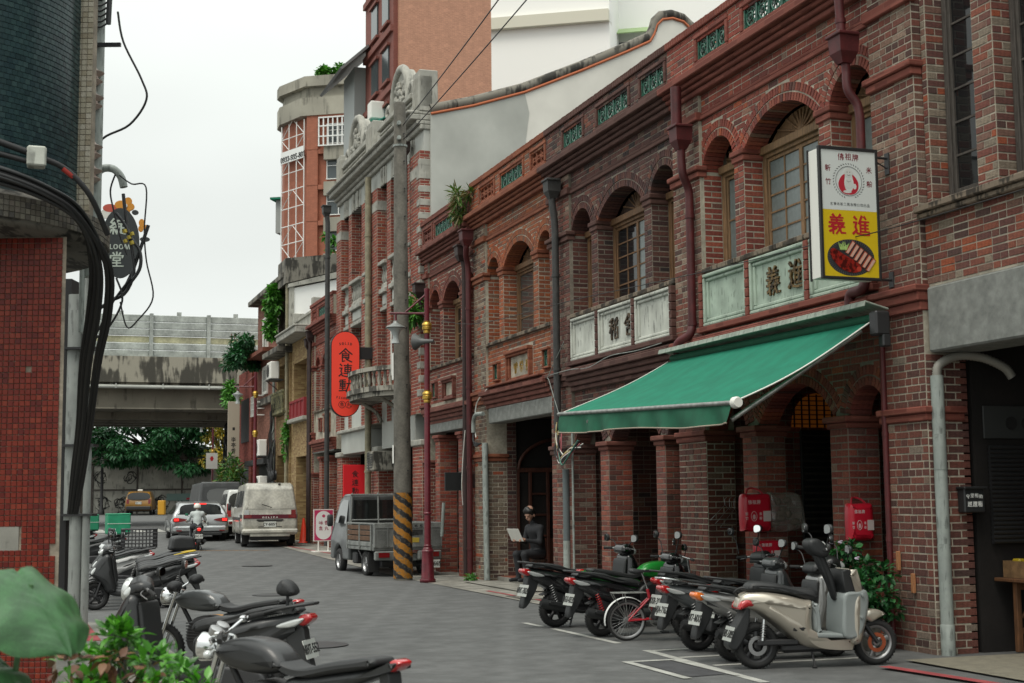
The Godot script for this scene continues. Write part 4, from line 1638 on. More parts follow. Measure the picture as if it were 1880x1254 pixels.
const GLYPHS:={
	"食":"5005 3024 0842|5005 7024 9442|4425 5431|2840 7240 7264 2864 2840|2852 7252|2864 2892 4488|4664 6080 9294|7268 5880",
	"連":"1410 2420|1036 2436 1858 2674|0690 1878 3088 5894 9494|4018 9218|4630 8630 8660 4660 4630|4645 8645|3872 9472|6608 6684",
	"動":"1212 4808|0822 5222|1432 4632 4654 1454 1432|1443 4643|3012 3082|1066 5066|0684 5480|5834 9434 9088 7684|7410 7434 5490",
	"味":"0826 3426 3468 0868 0826|5030 9030|4250 9650|7006 7096|6852 4284|7252 9684",
	"香":"7804 2614|1024 9024|5010 5050|4826 1448|5226 8848|2854 7454 7494 2894 2854|2874 7474",
	"魚":"3804 1430|3612 6612 5426|2428 7628 7666 2466 2428|5028 5066|2447 7647|1478 2290|3680 4092|5680 6292|7676 8890",
	"丸":"1236 7636 7686 9486 9474|4406 3860 1494|2656 4668",
	"義":"3004 3814|7004 6214|1618 8418|2030 8030|1042 9042|5018 5042|4446 2254|0862 9262|3050 3094|1284 4870|5646 7490 9690|8450 4894|6848 7854",
	"進":"1410 2420|1036 2436 1858 2674|0690 1878 3088 5894 9494|5406 3840|4628 4680|4632 9232|7232 7280|4648 8848|4664 8864|4680 9480|6808 7618",
	"稻":"4004 1214|0830 5230|2810 2896|2632 0662|3036 4652|9004 5816|6020 6430|7418 7828|9414 8630|7034 6250|6046 6092 9292 9246 7646|6068 7268|7868 9268",
	"舍":"5004 0840|5004 9440|3434 6634|1848 8248|5034 5064|2664 7464 7492 2692 2664",
	"長":"3006 3060|3006 8406|3020 7820|3034 7834|1048 9248|3048 2292 4682|4852 6480 9694|8658 6674",
	"發":"1612 4012 1242|3010 4622|0826 1834|5606 6020 9436|8206 6822|9014 7630|1442 4042 4056 1456 1470 4270 3690 2884|5842 5856 4866|5842 8042 8058 9460|5270 8670 5494|6074 9294",
	"號":"0814 4414 4436 0836 0814|0446 5046|2446 2058 4258 3892 2684|6604 6624|6614 9214|5624 9624 9432|5624 4694|6438 9434|7228 7248 9248|6456 6476 5494|6458 8458 8488 9692|8258",
	"綻":"2804 1224 3036 0852|3026 4646|0858 4452|2656 2694|1670 0690|3468 4286|7004 7012|5022 5014 9414 9024|5634 8834|7234 7288|7258 9058|6048 5072 4694|5676 6888 9694",
	"堂":"5004 5024|2808 3620|7208 6420|1240 1226 8826 8438|3040 7040 7056 3056 3040|5056 5092|2672 7472|1092 9092",
	"佛":"2604 0842|1830 1894|4020 8620 8638 4238 4056 9056 8882 7678|5606 5450 4094|7006 7096",
	"祖":"1806 2816|0826 3826 0862|2242 2294|2850 4062|5412 5490|5412 8612 8690|5436 8636|5460 8660|4490 9690",
	"牌":"1608 1660 0694|1634 4034|3208 3234|1654 3854 3894|6604 6014|5014 9014 9048 5048 5014|5030 9030|7014 7048 5064|4866 9666|7656 7694",
	"新":"2404 3012|0816 4816|1624 2232|4022 3430|0636 5036|0852 5052|2836 2894|2656 0880|3058 4670|9006 5816|5816 5850 4892|5844 9644|7844 7896",
	"竹":"2804 0830|1820 4420|3020 3090|6604 5030|5820 9620|7620 7688 6480",
	"米":"2212 3432|7812 6632|0844 9244|5004 5096|4846 0888|5246 9488",
	"粉":"1214 2030|4012 3430|0644 4844|2806 2894|2648 0676|3048 4664|6808 5036|7608 9636|5048 8648 8288 7280|6850 4892",
	"吉":"1020 9020|5004 5046|2246 7846|2660 7460 7492 2692 2660",
	"泰":"1614 8414|2028 8028|0842 9242|5004 4030 1664|5442 9066|5052 5094 4488|3062 3872|2488 4274|7062 6274|5878 7690",
	"工":"1814 8214|5014 5086|0886 9286",
	"廠":"1608 9208|1608 1450 0694|4018 4024|3024 5624|3040 5640 5690|3040 3090|3060 5660|7218 6240|7030 9430|8230 6494|7040 9494",
	"有":"0822 9222|4404 2850 0870|3640 3694|3640 7840 7890 6886|3656 7656|3672 7672",
	"限":"1008 1094|1008 3408 2034 3658 1262|4810 8610 8648 4848|4828 8628|4810 4890 6284|6248 7074 9694|9054 7268",
	"公":"3608 0848|6208 9448|4440 2086 8080|6862 8494",
	"司":"1014 8814 8890 7286|1034 6834|2050 6450 6482 2082 2050",
	"出":"5004 5090|2014 2044 8044 8014|1254 1290 8890 8854",
	"品":"3008 7008 7040 3040 3008|1050 4450 4492 1092 1050|5650 9050 9092 5692 5650",
	"李":"0818 9218|5004 5044|4820 1048|5220 9048|2852 7252 5064|5064 5092 3886|0870 9470",
	"亭":"5004 5014|1016 9016|2826 7226 7242 2842 2826|0852 0864|0852 9252 9264|2866 7466|5066 5092 3888",
	"巡":"1410 2420|1036 2436 1858 2674|0690 1878 3088 5894 9494|5010 3836 5070|7010 5836 7070|9010 7836 9070",
	"邏":"1410 2420|1036 2436 1858 2674|0690 1878 3088 5894 9494|4008 9208 9228 4028 4008|5808 5828|7408 7428|5034 4048 5654|5056 5084|7034 6660|6640 9440|6652 9252|6680 9680|8030 8080",
	"箱":"2804 1222|1812 4612|6404 5222|5612 9412|1036 4836|3024 3094|2838 0674|3240 4660|5830 9030 9094 5894 5830|5850 9050|5872 9072",
	"守":"5004 5014|1030 1018 9018 8830|1046 9246|6434 6492 5086|3258 4070",
	"望":"2804 3012|0818 4618|1618 1642 4438|5408 5830 4846|5410 8810 8846|5822 8822|5834 8834|1656 8456|2272 7872|5056 5092|0892 9292",
	"相":"0824 4624|2806 2894|2626 0664|3030 4450|5612 9012 9090 5690 5612|5636 9036|5660 9060",
	"助":"1414 1482|1414 4014 4076|1434 4034|1454 4054|0684 4872|5030 9430 9088 7684|7008 7030 5092",
}
func pts_of(s:String)->PackedVector2Array:
	var o:=PackedVector2Array()
	for tok in s.split(" "):
		o.append(V2(int(tok.substr(0,2))/99.0,1.0-int(tok.substr(2,2))/99.0))
	return o
func glyph(mb:MB,ch:String,o:Vector2,size:float,z0:float,z1:float,weight:=0.09)->void:
	if not GLYPHS.has(ch):
		return
	var k:=0
	for st in GLYPHS[ch].split("|"):
		var p:=pts_of(st)
		k+=1
		for i in p.size()- 1:
			var a:=o+p[i]*size
			var b:=o+p[i+1]*size
			var d:=(b-a).normalized()
			var w:=size*weight*0.5
			if absf(d.y)<0.3:
				w*=0.82
			var nrm:=d.orthogonal()*w
			a -=d*w*0.7
			b+=d*w*0.7
			var zt:=z1 -(z1-z0)*(0.04*k+0.005*i)
			mb.plate(PackedVector2Array([a-nrm,b-nrm*0.8,b+nrm*0.8,a+nrm]),z0,zt)
func latin(parent:Node,called:String,text:String,at:Transform3D,h:float,m:Material,serif:=false,sx:=1.0,depth:=0.003)->void:
	var tm:=TextMesh.new()
	var f:=SystemFont.new()
	f.font_names=PackedStringArray(["Droid Serif" if serif else "Droid Sans"])
	f.font_weight=700
	tm.font=f
	tm.text=text
	tm.font_size=32
	tm.pixel_size=h/23.0
	tm.depth=depth
	tm.curve_step=2.0
	put_mesh(called,tm,m,parent,at*Transform3D(Basis().scaled(V3(sx,1,1))))
func near_face(s:float,h:float,d:float)->Transform3D:
	return Transform3D(Basis(-ROW_Z,Vector3.UP,ROW_X),row(s,h,d))
func ellipse(cx:float,cy:float,rx:float,ry:float,n:=24,a0:=0.0,a1:=TAU)->PackedVector2Array:
	var o:=PackedVector2Array()
	for i in n:
		var a:=lerpf(a0,a1,float(i)/(n if a1-a0>6.2 else n-1))
		o.append(V2(cx+cos(a)*rx,cy+sin(a)*ry))
	return o
func rect2(x0:float,y0:float,x1:float,y1:float)->PackedVector2Array:
	return PackedVector2Array([V2(x0,y0),V2(x1,y0),V2(x1,y1),V2(x0,y1)])
func plate_part(parent:Node,called:String,o:PackedVector2Array,z0:float,z1:float,m:Material)->MeshInstance3D:
	var b:=MB.new()
	b.plate(o,z0,z1)
	return put(called,b,m,parent)
func street_things()->void:
	awning()
	meat_sign()
	oval_red_sign()
	utility_pole()
	lamps()
	small_signs()
	wall_bits()
	shop_goods()
func awning()->void:
	var root:=thing("awning","green fabric awning drooping from the red brick shophouse over the parked scooters","awning",Transform3D(row_basis(),row(3.1,2.4,0.3)))
	var inv:=root.transform.affine_inverse()
	var A:=inv*row(0.47,3.42,0.33)
	var Bk:=inv*row(5.46,3.47,0.33)
	var Cf:=inv*row(5.52,2.74,1.92)
	var D:=inv*row(0.80,2.57,1.82)
	var mb:=MB.new()
	var n:=30
	var m:=14
	var p:=[]
	for i in n+1:
		var r:=[]
		for j in m+1:
			var u:=float(i)/n
			var v:=float(j)/m
			var q:=A.lerp(Bk,u).lerp(D.lerp(Cf,u),v)
			q.y -=0.05*sin(PI*v)+0.018*sin(u*15.0+v*2.0)*sin(PI*v)+0.02*sin(PI*u)*v
			r.append(q)
		p.append(r)
	var pts:=PackedVector3Array()
	var tris:=PackedInt32Array()
	for i in n+1:
		for j in m+1:
			pts.append(p[i][j])
	for i in n:
		for j in m:
			var a:=i*(m+1)+j
			tris.append_array([a,a+1,a+m+2,a,a+m+2,a+m+1])
	mb.smooth(pts,tris)
	put("fabric",mb,M["awning"],root)
	mb=MB.new()
	pts=PackedVector3Array()
	tris=PackedInt32Array()
	var n2:=64
	for i in n2+1:
		var u:=float(i)/n2
		for j in 7:
			var v:=j/6.0
			var q:=D.lerp(Cf,u)
			var drop:=lerpf(0.20,0.235,u)+0.02*sin(u*9.0)
			q.y -=v*drop+0.02*sin(PI*u)+0.004
			q.z+=0.035*v*sin(u*41.0+1.3*sin(u*17.0)+v*1.5)+0.03*v
			q.x+=0.02*v*sin(u*23.0)
			pts.append(q)
	for i in n2:
		for j in 6:
			var a:=i*7+j
			tris.append_array([a,a+1,a+8,a,a+8,a+7])
	mb.smooth(pts,tris)
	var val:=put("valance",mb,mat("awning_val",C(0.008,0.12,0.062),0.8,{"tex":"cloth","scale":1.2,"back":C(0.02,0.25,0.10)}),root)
	var hem:=MB.new()
	var line:=[]
	for i in n2+1:
		line.append(pts[i*7+6])
	hem.tube(line,0.009,5)
	put("hem",hem,M["awning_hem"],val)
	hem=MB.new()
	hem.tube([D+V3(0.10,0.0,0),Cf+V3(-0.05,0,0)],0.026,10)
	put("front_bar",hem,M["alu"],root)
	hem=MB.new()
	hem.xf=Transform3D(RZ(PI/2),D+V3(0.10,0.0,0))
	hem.lathe([V2(0.0,-0.06),V2(0.05,-0.06),V2(0.062,-0.03),V2(0.062,0.02),V2(0.0,0.03)],14)
	put("end_cap",hem,M["cream_white"],root)
	hem=MB.new()
	var edge:=[]
	for j in m+1:
		edge.append(p[0][j]+V3(0.004,0.004,0))
	hem.tube(edge,0.009,5)
	edge=[]
	for j in m+1:
		edge.append(p[n][j]+V3(0,0.004,0))
	hem.tube(edge,0.006,5)
	put("edging",hem,M["cream_white"],root)
	hem=MB.new()
	hem.tube([A+V3(-0.1,-0.08,0.05),A.lerp(D,0.96)+V3(-0.12,-0.2,0)],0.028,6)
	hem.tube([Bk+V3(0.9,-0.14,0.05),Bk.lerp(Cf,0.5)+V3(0.2,-0.28,0),Cf+V3(1.0,-0.16,0)],0.026,6)
	put("arm",hem,M["alu"],root)
	hem=MB.new()
	hem.tube([A+V3(-0.02,0.05,-0.06),Bk+V3(0.02,0.05,-0.06)],0.05,10)
	put("roller",hem,M["awning_val"],root)
	hem=MB.new()
	hem.xf=Transform3D(RX(-0.25),inv*row(2.98,3.60,0.28))
	hem.box(Vector3.ZERO,V3(5.15,0.02,0.30),0.006)
	hem.box(V3(0,-0.03,0.145),V3(5.15,0.05,0.015),0.004)
	put("cover",hem,mat("awning_cover",C(0.40,0.46,0.40),0.6,{"tex":"streak","scale":0.8}),root)
	hem=MB.new()
	hem.xf=TP(A+V3(0.10,-0.02,-0.05))
	hem.box(Vector3.ZERO,V3(0.14,0.26,0.18),0.02)
	hem.box(V3(0.02,-0.18,-0.04),V3(0.10,0.14,0.10),0.015)
	put("bracket",hem,M["dark_metal"],root)
func meat_sign()->void:
	var root:=thing("shop_sign","tall projecting lightbox sign, white over yellow, with a plate of red meat","sign",near_face(0.42,3.86,0.56))
	var mb:=MB.new()
	mb.bx(-0.34,0.34,0.02,1.40,-0.23,-0.006,0.004)
	put("case",mb,M["cream_white"],root)
	mb=MB.new()
	for q in [[-0.36,-0.33,0.0,1.42],[0.33,0.36,0.0,1.42]]:
		mb.bx(q[0],q[1],q[2],q[3],-0.03,0.012,0.004)
	mb.bx(-0.33,0.33,0.0,0.03,-0.03,0.011,0.004)
	mb.bx(-0.33,0.33,1.385,1.42,-0.03,0.011,0.004)
	mb.bx(-0.355,-0.33,0.0,1.42,-0.25,-0.232,0.004)
	put("frame",mb,M["black"],root)
	var wh:=plate_part(root,"white_panel",rect2(-0.33,0.74,0.33,1.385),-0.006,0.0,mat("sign_white",C(0.62,0.66,0.64),0.35))
	var ye:=plate_part(root,"yellow_panel",rect2(-0.33,0.03,0.33,0.739),-0.006,0.0,mat("sign_yellow",C(0.62,0.45,0.012),0.35))
	var ink:=MB.new()
	glyph(ink,"佛",V2(-0.125,1.275),0.078,0.0,0.002,0.11)
	glyph(ink,"祖",V2(-0.037,1.280),0.078,0.0,0.002,0.11)
	glyph(ink,"牌",V2(0.050,1.275),0.078,0.0,0.002,0.11)
	glyph(ink,"新",V2(-0.285,1.15),0.072,0.0,0.002,0.11)
	glyph(ink,"竹",V2(-0.285,1.00),0.072,0.0,0.002,0.11)
	glyph(ink,"米",V2(0.215,1.15),0.072,0.0,0.002,0.11)
	glyph(ink,"粉",V2(0.215,1.00),0.072,0.0,0.002,0.11)
	put("lettering",ink,mat("ink_wine",C(0.17,0.012,0.022),0.6),wh)
	ink=MB.new()
	var small:="吉泰米粉工廠有限公司出品"
	for i in small.length():
		glyph(ink,small[i],V2(-0.235+i*0.0405,0.785),0.036,0.0,0.0015,0.10)
	put("lettering",ink,mat("ink_grey",C(0.09,0.10,0.10),0.6),wh)
	var em:=MB.new()
	var ring:=[]
	for i in 33:
		var a:=TAU*i/32.0
		ring.append(V3(cos(a)*0.158,1.055+sin(a)*0.158,0.001))
	em.tube(ring,0.003,4,false)
	for i in 34:
		var a:=-1.2+(TAU-0.75)*i/33.0-0.0
		var c:=V2(cos(a)*0.176,1.055+sin(a)*0.176)
		var dir:=V2(cos(a+0.9),sin(a+0.9))
		em.plate(PackedVector2Array([c,c+dir*0.014+dir.orthogonal()*0.006,c+dir*0.03,c+dir*0.014-dir.orthogonal()*0.006]),0.0,0.0012)
	put("emblem_ring",em,M["ink_grey"],wh)
	em=MB.new()
	em.plate(curve([-0.11,0.96,-0.125,1.03,-0.09,1.10,-0.045,1.125,-0.055,1.03,-0.03,0.955,0.035,0.955,0.06,1.03,0.045,1.125,0.09,1.09,0.118,1.03,0.105,0.96,0.05,0.915,-0.05,0.915],4),0.0,0.0014)
	put("emblem_robe",em,M["ink_red"],wh)
	em=MB.new()
	em.plate(ellipse(0.0,1.145,0.046,0.052),0.0,0.0016)
	em.plate(ellipse(-0.046,1.138,0.012,0.028),0.0,0.0012)
	em.plate(ellipse(0.046,1.138,0.012,0.028),0.0,0.0012)
	em.plate(ellipse(0.0,1.03,0.048,0.056),0.0,0.0017)
	em.plate(ellipse(-0.02,0.94,0.05,0.016),0.0,0.0018)
	em.plate(ellipse(0.07,1.0,0.022,0.03),0.0,0.0019)
	put("emblem_skin",em,mat("sign_skin",C(0.58,0.60,0.57),0.5),wh)
	em=MB.new()
	for q in [[-0.017,1.152],[0.017,1.152]]:
		em.plate(ellipse(q[0],q[1],0.005,0.006,8),0.0,0.0026)
	em.tube([V3(-0.02,1.124,0.002),V3(0.0,1.115,0.002),V3(0.02,1.124,0.002)],0.002,4)
	em.tube([V3(-0.026,1.06,0.002),V3(0.0,1.045,0.002),V3(0.026,1.06,0.002)],0.0015,4)
	put("emblem_line",em,M["ink_grey"],wh)
	ink=MB.new()
	glyph(ink,"義",V2(-0.275,0.475),0.22,0.0,0.003,0.125)
	glyph(ink,"進",V2(0.02,0.475),0.22,0.0,0.003,0.125)
	put("lettering",ink,mat("ink_sign_red",C(0.40,0.010,0.018),0.5),ye)
	var dish:=plate_part(ye,"dish",ellipse(-0.005,0.235,0.285,0.195,40),0.0,0.001,mat("dish",C(0.02,0.022,0.024),0.5))
	em=MB.new()
	for i in 60:
		var a:=TAU*i/60.0
		em.plate(PackedVector2Array([V2(-0.005+cos(a)*0.225,0.235+sin(a)*0.15),V2(-0.005+cos(a+0.03)*0.28,0.235+sin(a+0.03)*0.19),V2(-0.005+cos(a+0.06)*0.28,0.235+sin(a+0.06)*0.19)]),0.001,0.0016)
	put("dish_rib",em,mat("dish_rib",C(0.085,0.09,0.095),0.5),ye)
	plate_part(ye,"sausage",curve([-0.25,0.31,-0.20,0.325,-0.10,0.27,0.04,0.20,0.115,0.135,0.09,0.09,0.0,0.075,-0.12,0.11,-0.22,0.20,-0.255,0.27],4),0.001,0.004,mat("meat_red",C(0.30,0.018,0.012),0.3,{"tex":"stain","scale":4.0}))
	plate_part(ye,"sausage_end",ellipse(0.085,0.115,0.030,0.026,16),0.001,0.005,mat("meat_end",C(0.42,0.05,0.03),0.3))
	for i in 6:
		var o:=V2(-0.02+i*0.048,0.345-i*0.036)
		plate_part(ye,"meat_rind",PackedVector2Array([o+V2(-0.055,-0.055),o+V2(-0.02,-0.075),o+V2(0.075,0.05),o+V2(0.04,0.075)]),0.001,0.0030+i*0.0012,mat("rind",C(0.33,0.055,0.022),0.4))
		plate_part(ye,"meat_slice",PackedVector2Array([o+V2(-0.045,-0.058),o+V2(-0.018,-0.068),o+V2(0.066,0.044),o+V2(0.040,0.062)]),0.001,0.0036+i*0.0012,mat("slice",C(0.58,0.36,0.28),0.4))
	var onion:=MB.new()
	for i in 9:
		var a:=0.6+i*0.22
		var c:=V2(-0.125+(i%3)*0.03,0.315)
		var dir:=V2(cos(a),sin(a))
		onion.plate(PackedVector2Array([c-dir.orthogonal()*0.010,c+dir*0.09,c+dir.orthogonal()*0.010]),0.001,0.003+i*0.0004)
	put("spring_onion",onion,mat("onion",C(0.36,0.52,0.16),0.5),ye)
	mb=MB.new()
	mb.tube([V3(0.34,1.36,-0.1),V3(0.56,1.36,-0.1)],0.014,6)
	mb.tube([V3(0.34,0.03,-0.1),V3(0.58,0.03,-0.1)],0.014,6)
	mb.tube([V3(0.36,1.34,-0.1),V3(0.56,1.24,-0.1)],0.008,5)
	mb.bx(0.54,0.56,1.18,1.42,-0.14,-0.06,0.004)
	mb.bx(0.54,0.56,-0.05,0.12,-0.14,-0.06,0.004)
	put("bracket",mb,M["dark_metal"],root)
func stadium(hw:float,hh:float,n:=14)->PackedVector2Array:
	var o:=PackedVector2Array()
	for i in n+1:
		var a:=PI*i/n
		o.append(V2(cos(a)*hw,hh-hw+sin(a)*hw))
	for i in n+1:
		var a:=PI+PI*i/n
		o.append(V2(cos(a)*hw,-hh+hw+sin(a)*hw))
	return o
func oval_red_sign()->void:
	var root:=thing("shop_sign","long rounded bright red sign with black characters on two black brackets","sign",near_face(24.0,4.90,0.84))
	var mb:=MB.new()
	mb.plate(stadium(0.385,1.125),-0.14,0.0)
	put("rim",mb,M["black"],root)
	var face:=plate_part(root,"face",stadium(0.365,1.105),0.001,0.012,mat("sign_red_lit",C(0.80,0.055,0.030),0.5,{"glow":0.12}))
	var ink:=MB.new()
	glyph(ink,"食",V2(-0.19,0.30),0.38,0.012,0.017,0.10)
	glyph(ink,"連",V2(-0.19,-0.09),0.38,0.012,0.017,0.10)
	glyph(ink,"動",V2(-0.19,-0.50),0.38,0.012,0.017,0.10)
	glyph(ink,"魚",V2(-0.15,-0.86),0.12,0.012,0.016,0.10)
	glyph(ink,"丸",V2(0.03,-0.86),0.12,0.012,0.016,0.10)
	for c in [-0.09,0.09]:
		var ring:=[]
		for i in 21:
			var a:=TAU*i/20.0
			ring.append(V3(c+cos(a)*0.088,-0.80+sin(a)*0.088,0.013))
		ink.tube(ring,0.006,4,false)
	put("lettering",ink,M["ink"],face)
	var word:="SOLID"
	for i in 5:
		var a:=(i-2)*0.13
		latin(face,"lettering",word[i],Transform3D(RZ(-a*0.6),V3((i-2)*0.072,0.80-absf(a)*0.06,0.014)),0.065,M["ink"])
	word="FISHBALL"
	for i in 8:
		var a:=(i-3.5)*0.10
		latin(face,"lettering",word[i],Transform3D(RZ(a*0.6),V3((i-3.5)*0.063,-0.635+a*a*0.18,0.014)),0.06,M["ink"])
	mb=MB.new()
	mb.bx(0.37,0.80,0.40,0.72,-0.10,-0.04,0.008)
	mb.bx(0.37,0.80,-0.72,-0.40,-0.10,-0.04,0.008)
	put("bracket",mb,M["black"],root)
	root=thing("shop_banner","upright red banner with black characters beside the grey pickup truck","banner",near_face(26.4,1.85,0.05))
	mb=MB.new()
	mb.bx(-0.32,0.32,-0.95,0.75,-0.05,0.0,0.006)
	put("board",mb,mat("banner_red",C(0.72,0.012,0.020),0.55),root)
	ink=MB.new()
	glyph(ink,"食",V2(-0.08,0.40),0.19,0.0,0.004,0.10)
	glyph(ink,"連",V2(-0.08,0.17),0.19,0.0,0.004,0.10)
	glyph(ink,"動",V2(-0.08,-0.06),0.19,0.0,0.004,0.10)
	put("lettering",ink,M["ink"],root)
	mb=MB.new()
	mb.bx(-0.14,0.16,-0.62,-0.40,0.0,0.006)
	put("label",mb,M["cream_white"],root)
func utility_pole()->void:
	var root:=thing("utility_pole","grey concrete utility pole with yellow and black hazard stripes at its foot","utility pole",Transform3D(row_basis(),row(15.71,0,1.45)))
	var lean:=Transform3D(RX(0.006),Vector3.ZERO)
	var mb:=MB.new()
	mb.xf=lean
	mb.lathe([V2(0.192,0.0),V2(0.185,1.0),V2(0.160,4.6),V2(0.122,9.78),V2(0.112,9.84),V2(0.0,9.86)],28)
	put("shaft",mb,mat("pole_concrete",C(0.165,0.155,0.135),0.9,{"tex":"grime","scale":0.6,"bump":0.15}),root)
	var z:=512
	var im:=Image.create_empty(256,z,false,Image.FORMAT_RGB8)
	var wear:=seamless(8,0.035,4,z)
	for y in z:
		for x in 256:
			var q:=fposmod(float(y)/z*6.5-x/256.0*3.0+0.03*sin(x*0.2+y*0.05),1.0)
			var w:=wear[y*z+x]/255.0
			var c:=Color(0.66,0.43,0.07) if q<0.56 else Color(0.12,0.12,0.125)
			if q<0.03 or (q>0.53 and q<0.56):
				c=c.lerp(Color(0.3,0.24,0.12),0.5)
			c=c*(0.72+0.4*w)
			if w>0.66:
				c=c.lerp(Color(0.36,0.33,0.29),0.75)
			im.set_pixel(x,y,c)
	T["hazard"]=ImageTexture.create_from_image(im)
	mb=MB.new()
	mb.xf=lean
	mb.lathe([V2(0.197,0.05),V2(0.187,1.76)],28)
	put("hazard_sleeve",mb,mat("hazard",C(1,1,1),0.6,{"tex":"hazard","tri":false,"scale":1.0}),root)
	mb=MB.new()
	mb.xf=lean
	for k in 26:
		var h:=2.2+k*0.29
		var r:=lerpf(0.185,0.122,h/9.8)
		var a:=1.95 if k%2==0 else -1.1
		var o:=V3(sin(a),0,cos(a))
		mb.tube([o*(r-0.01)+V3(0,h,0),o*(r+0.03)+V3(0,h,0)],0.014,6)
		mb.box(V3(0,h-0.055,0)+o*r,V3(0.07,0.006,0.02))
	put("climbing_bolt",mb,M["dark_metal"],root)
	mb=MB.new()
	mb.xf=lean
	for h in [9.36,9.05]:
		mb.tube([V3(0.1,h,0.05),V3(0.24,h,0.08)],0.045,8)
	mb.lathe([V2(0.150,8.9),V2(0.150,8.94)],20)
	put("insulator",mb,M["pipe_pvc"],root)
	mb=MB.new()
	mb.xf=lean
	mb.bx(-0.16,-0.14,4.15,5.2,0.16,0.19,0.004)
	mb.bx(-0.10,0.02,4.05,4.6,0.17,0.182,0.003)
	mb.bx(-0.05,0.06,2.35,2.72,0.188,0.196,0.003)
	put("notice",mb,M["cream_white"],root)
	for k in 2:
		var w:=thing("overhead_wire",["upper of two black wires running from the pole top over the rooftops","lower of two black wires running from the pole top over the rooftops"][k],"wire",TP(row(15.71,9.36-k*0.31,1.45)))
		var a:=Vector3.ZERO
		var b:=(V3(-0.148,8.818,-20.0) if k==0 else V3(0.300,9.05,-20.55))- w.position
		mb=MB.new()
		var pts:=[]
		for i in 25:
			var q:=i/24.0*2.6
			pts.append(a+b*q+V3(0,-0.10*q*(1.0-q),0))
		mb.tube(pts,0.011,5)
		put("strand",mb,M["black"],w)
	var w2:=thing("overhead_wire","thin wire strung along the upper windows of the brick row","wire",TP(row(8.0,4.7,0.5)))
	mb=MB.new()
	var pts2:=[]
	for q in [[18.6,5.80],[17.9,5.72],[14.0,5.02],[8.63,4.76],[3.99,4.5],[1.19,4.38],[-0.27,4.29],[-4.0,4.25]]:
		pts2.append(row(q[0],q[1],0.5)- w2.position)
	mb.tube(bend(pts2,5),0.006,4)
	put("strand",mb,M["black"],w2)
func lamps()->void:
	var root:=thing("street_lamp","maroon street lamp with gold rings and a loudspeaker, beside the striped utility pole","street lamp",Transform3D(RY(0.10),row(14.73,0,1.21)),"maroon street lamps along the kerb")
	var mb:=MB.new()
	var sq:=func(r:float,y:float)->PackedVector3Array:
		var o:=PackedVector3Array()
		for i in 8:
			var a:=TAU*(i+0.5)/8.0
			o.append(V3(cos(a)*r,y,sin(a)*r))
		return o
	mb.loft([sq.call(0.165,0.0),sq.call(0.165,0.07),sq.call(0.135,0.09),sq.call(0.118,0.58),sq.call(0.125,0.60),sq.call(0.125,0.63),sq.call(0.08,0.66)])
	put("base",mb,M["lamp_red"],root)
	mb=MB.new()
	mb.lathe([V2(0.066,0.64),V2(0.060,3.0),V2(0.050,5.74),V2(0.054,5.76),V2(0.054,5.80),V2(0.0,5.81)],18)
	for y in [0.69,1.32]:
		mb.lathe([V2(0.068,y),V2(0.080,y+0.015),V2(0.080,y+0.035),V2(0.068,y+0.05)],18)
	mb.lathe([V2(0.070,0.645),V2(0.095,0.65),V2(0.095,0.67),V2(0.07,0.69)],18)
	put("shaft",mb,M["lamp_red"],root)
	for y in [3.52,4.90]:
		mb=MB.new()
		mb.lathe([V2(0.06,y),V2(0.066,y),V2(0.072,y+0.04),V2(0.064,y+0.06),V2(0.095,y+0.075),V2(0.098,y+0.13),V2(0.086,y+0.14),V2(0.086,y+0.15),V2(0.098,y+0.16),V2(0.095,y+0.20),V2(0.064,y+0.225),V2(0.07,y+0.245),V2(0.05,y+0.25)],20)
		put("gold_ring",mb,M["gold"],root)
	mb=MB.new()
	mb.tube([V3(0.0,5.30,0),V3(-0.74,5.30,0)],0.024,8)
	mb.tube([V3(0.0,5.70,0),V3(-0.42,5.33,0)],0.019,8)
	mb.tube([V3(-0.62,5.30,0),V3(-0.62,5.13,0)],0.022,8)
	put("arm",mb,M["lamp_red"],root)
	mb=MB.new()
	mb.xf=TP(V3(-0.62,0,0))
	mb.lathe([V2(0.185,5.005),V2(0.205,5.015),V2(0.185,5.035),V2(0.10,5.075),V2(0.055,5.11),V2(0.045,5.15),V2(0.0,5.155)],22)
	var sh:=put("lamp_shade",mb,M["lamp_grey"],root)
	mb=MB.new()
	mb.xf=TP(V3(-0.62,0,0))
	mb.lathe([V2(0.085,4.70),V2(0.060,4.80),V2(0.062,4.86),V2(0.10,4.95),V2(0.175,5.0)],22)
	put("lamp_glass",mb,mat("lamp_glass",C(0.42,0.45,0.44),0.25),sh)
	var plain:=copy_of(root,Transform3D(RY(0.05),row(37.8,rise(37.8),1.05)),"maroon street lamp rising behind the white van, in front of the old balconies","maroon street lamps along the kerb")
	copy_of(plain,Transform3D(RY(0.0),row(64.7,rise(64.7),-0.84)),"far maroon street lamp beyond the overpass carrying round traffic signs","maroon street lamps along the kerb")
	mb=MB.new()
	mb.xf=Transform3D(RY(-0.5)*RZ(PI/2),V3(-0.05,4.74,0.02))
	mb.lathe([V2(0.0,-0.20),V2(0.03,-0.20),V2(0.035,-0.12),V2(0.045,-0.06),V2(0.055,0.02),V2(0.085,0.10),V2(0.165,0.20),V2(0.17,0.215),V2(0.16,0.215),V2(0.07,0.10),V2(0.0,0.06)],24)
	var hs:=thing("loudspeaker","grey horn loudspeaker strapped to the maroon lamp post beside the utility pole","loudspeaker",root.transform)
	put("horn",mb,mat("horn_grey",C(0.10,0.105,0.105),0.5),hs)
	mb=MB.new()
	mb.lathe([V2(0.058,4.71),V2(0.058,4.77)],14)
	put("strap",mb,M["steel"],hs)
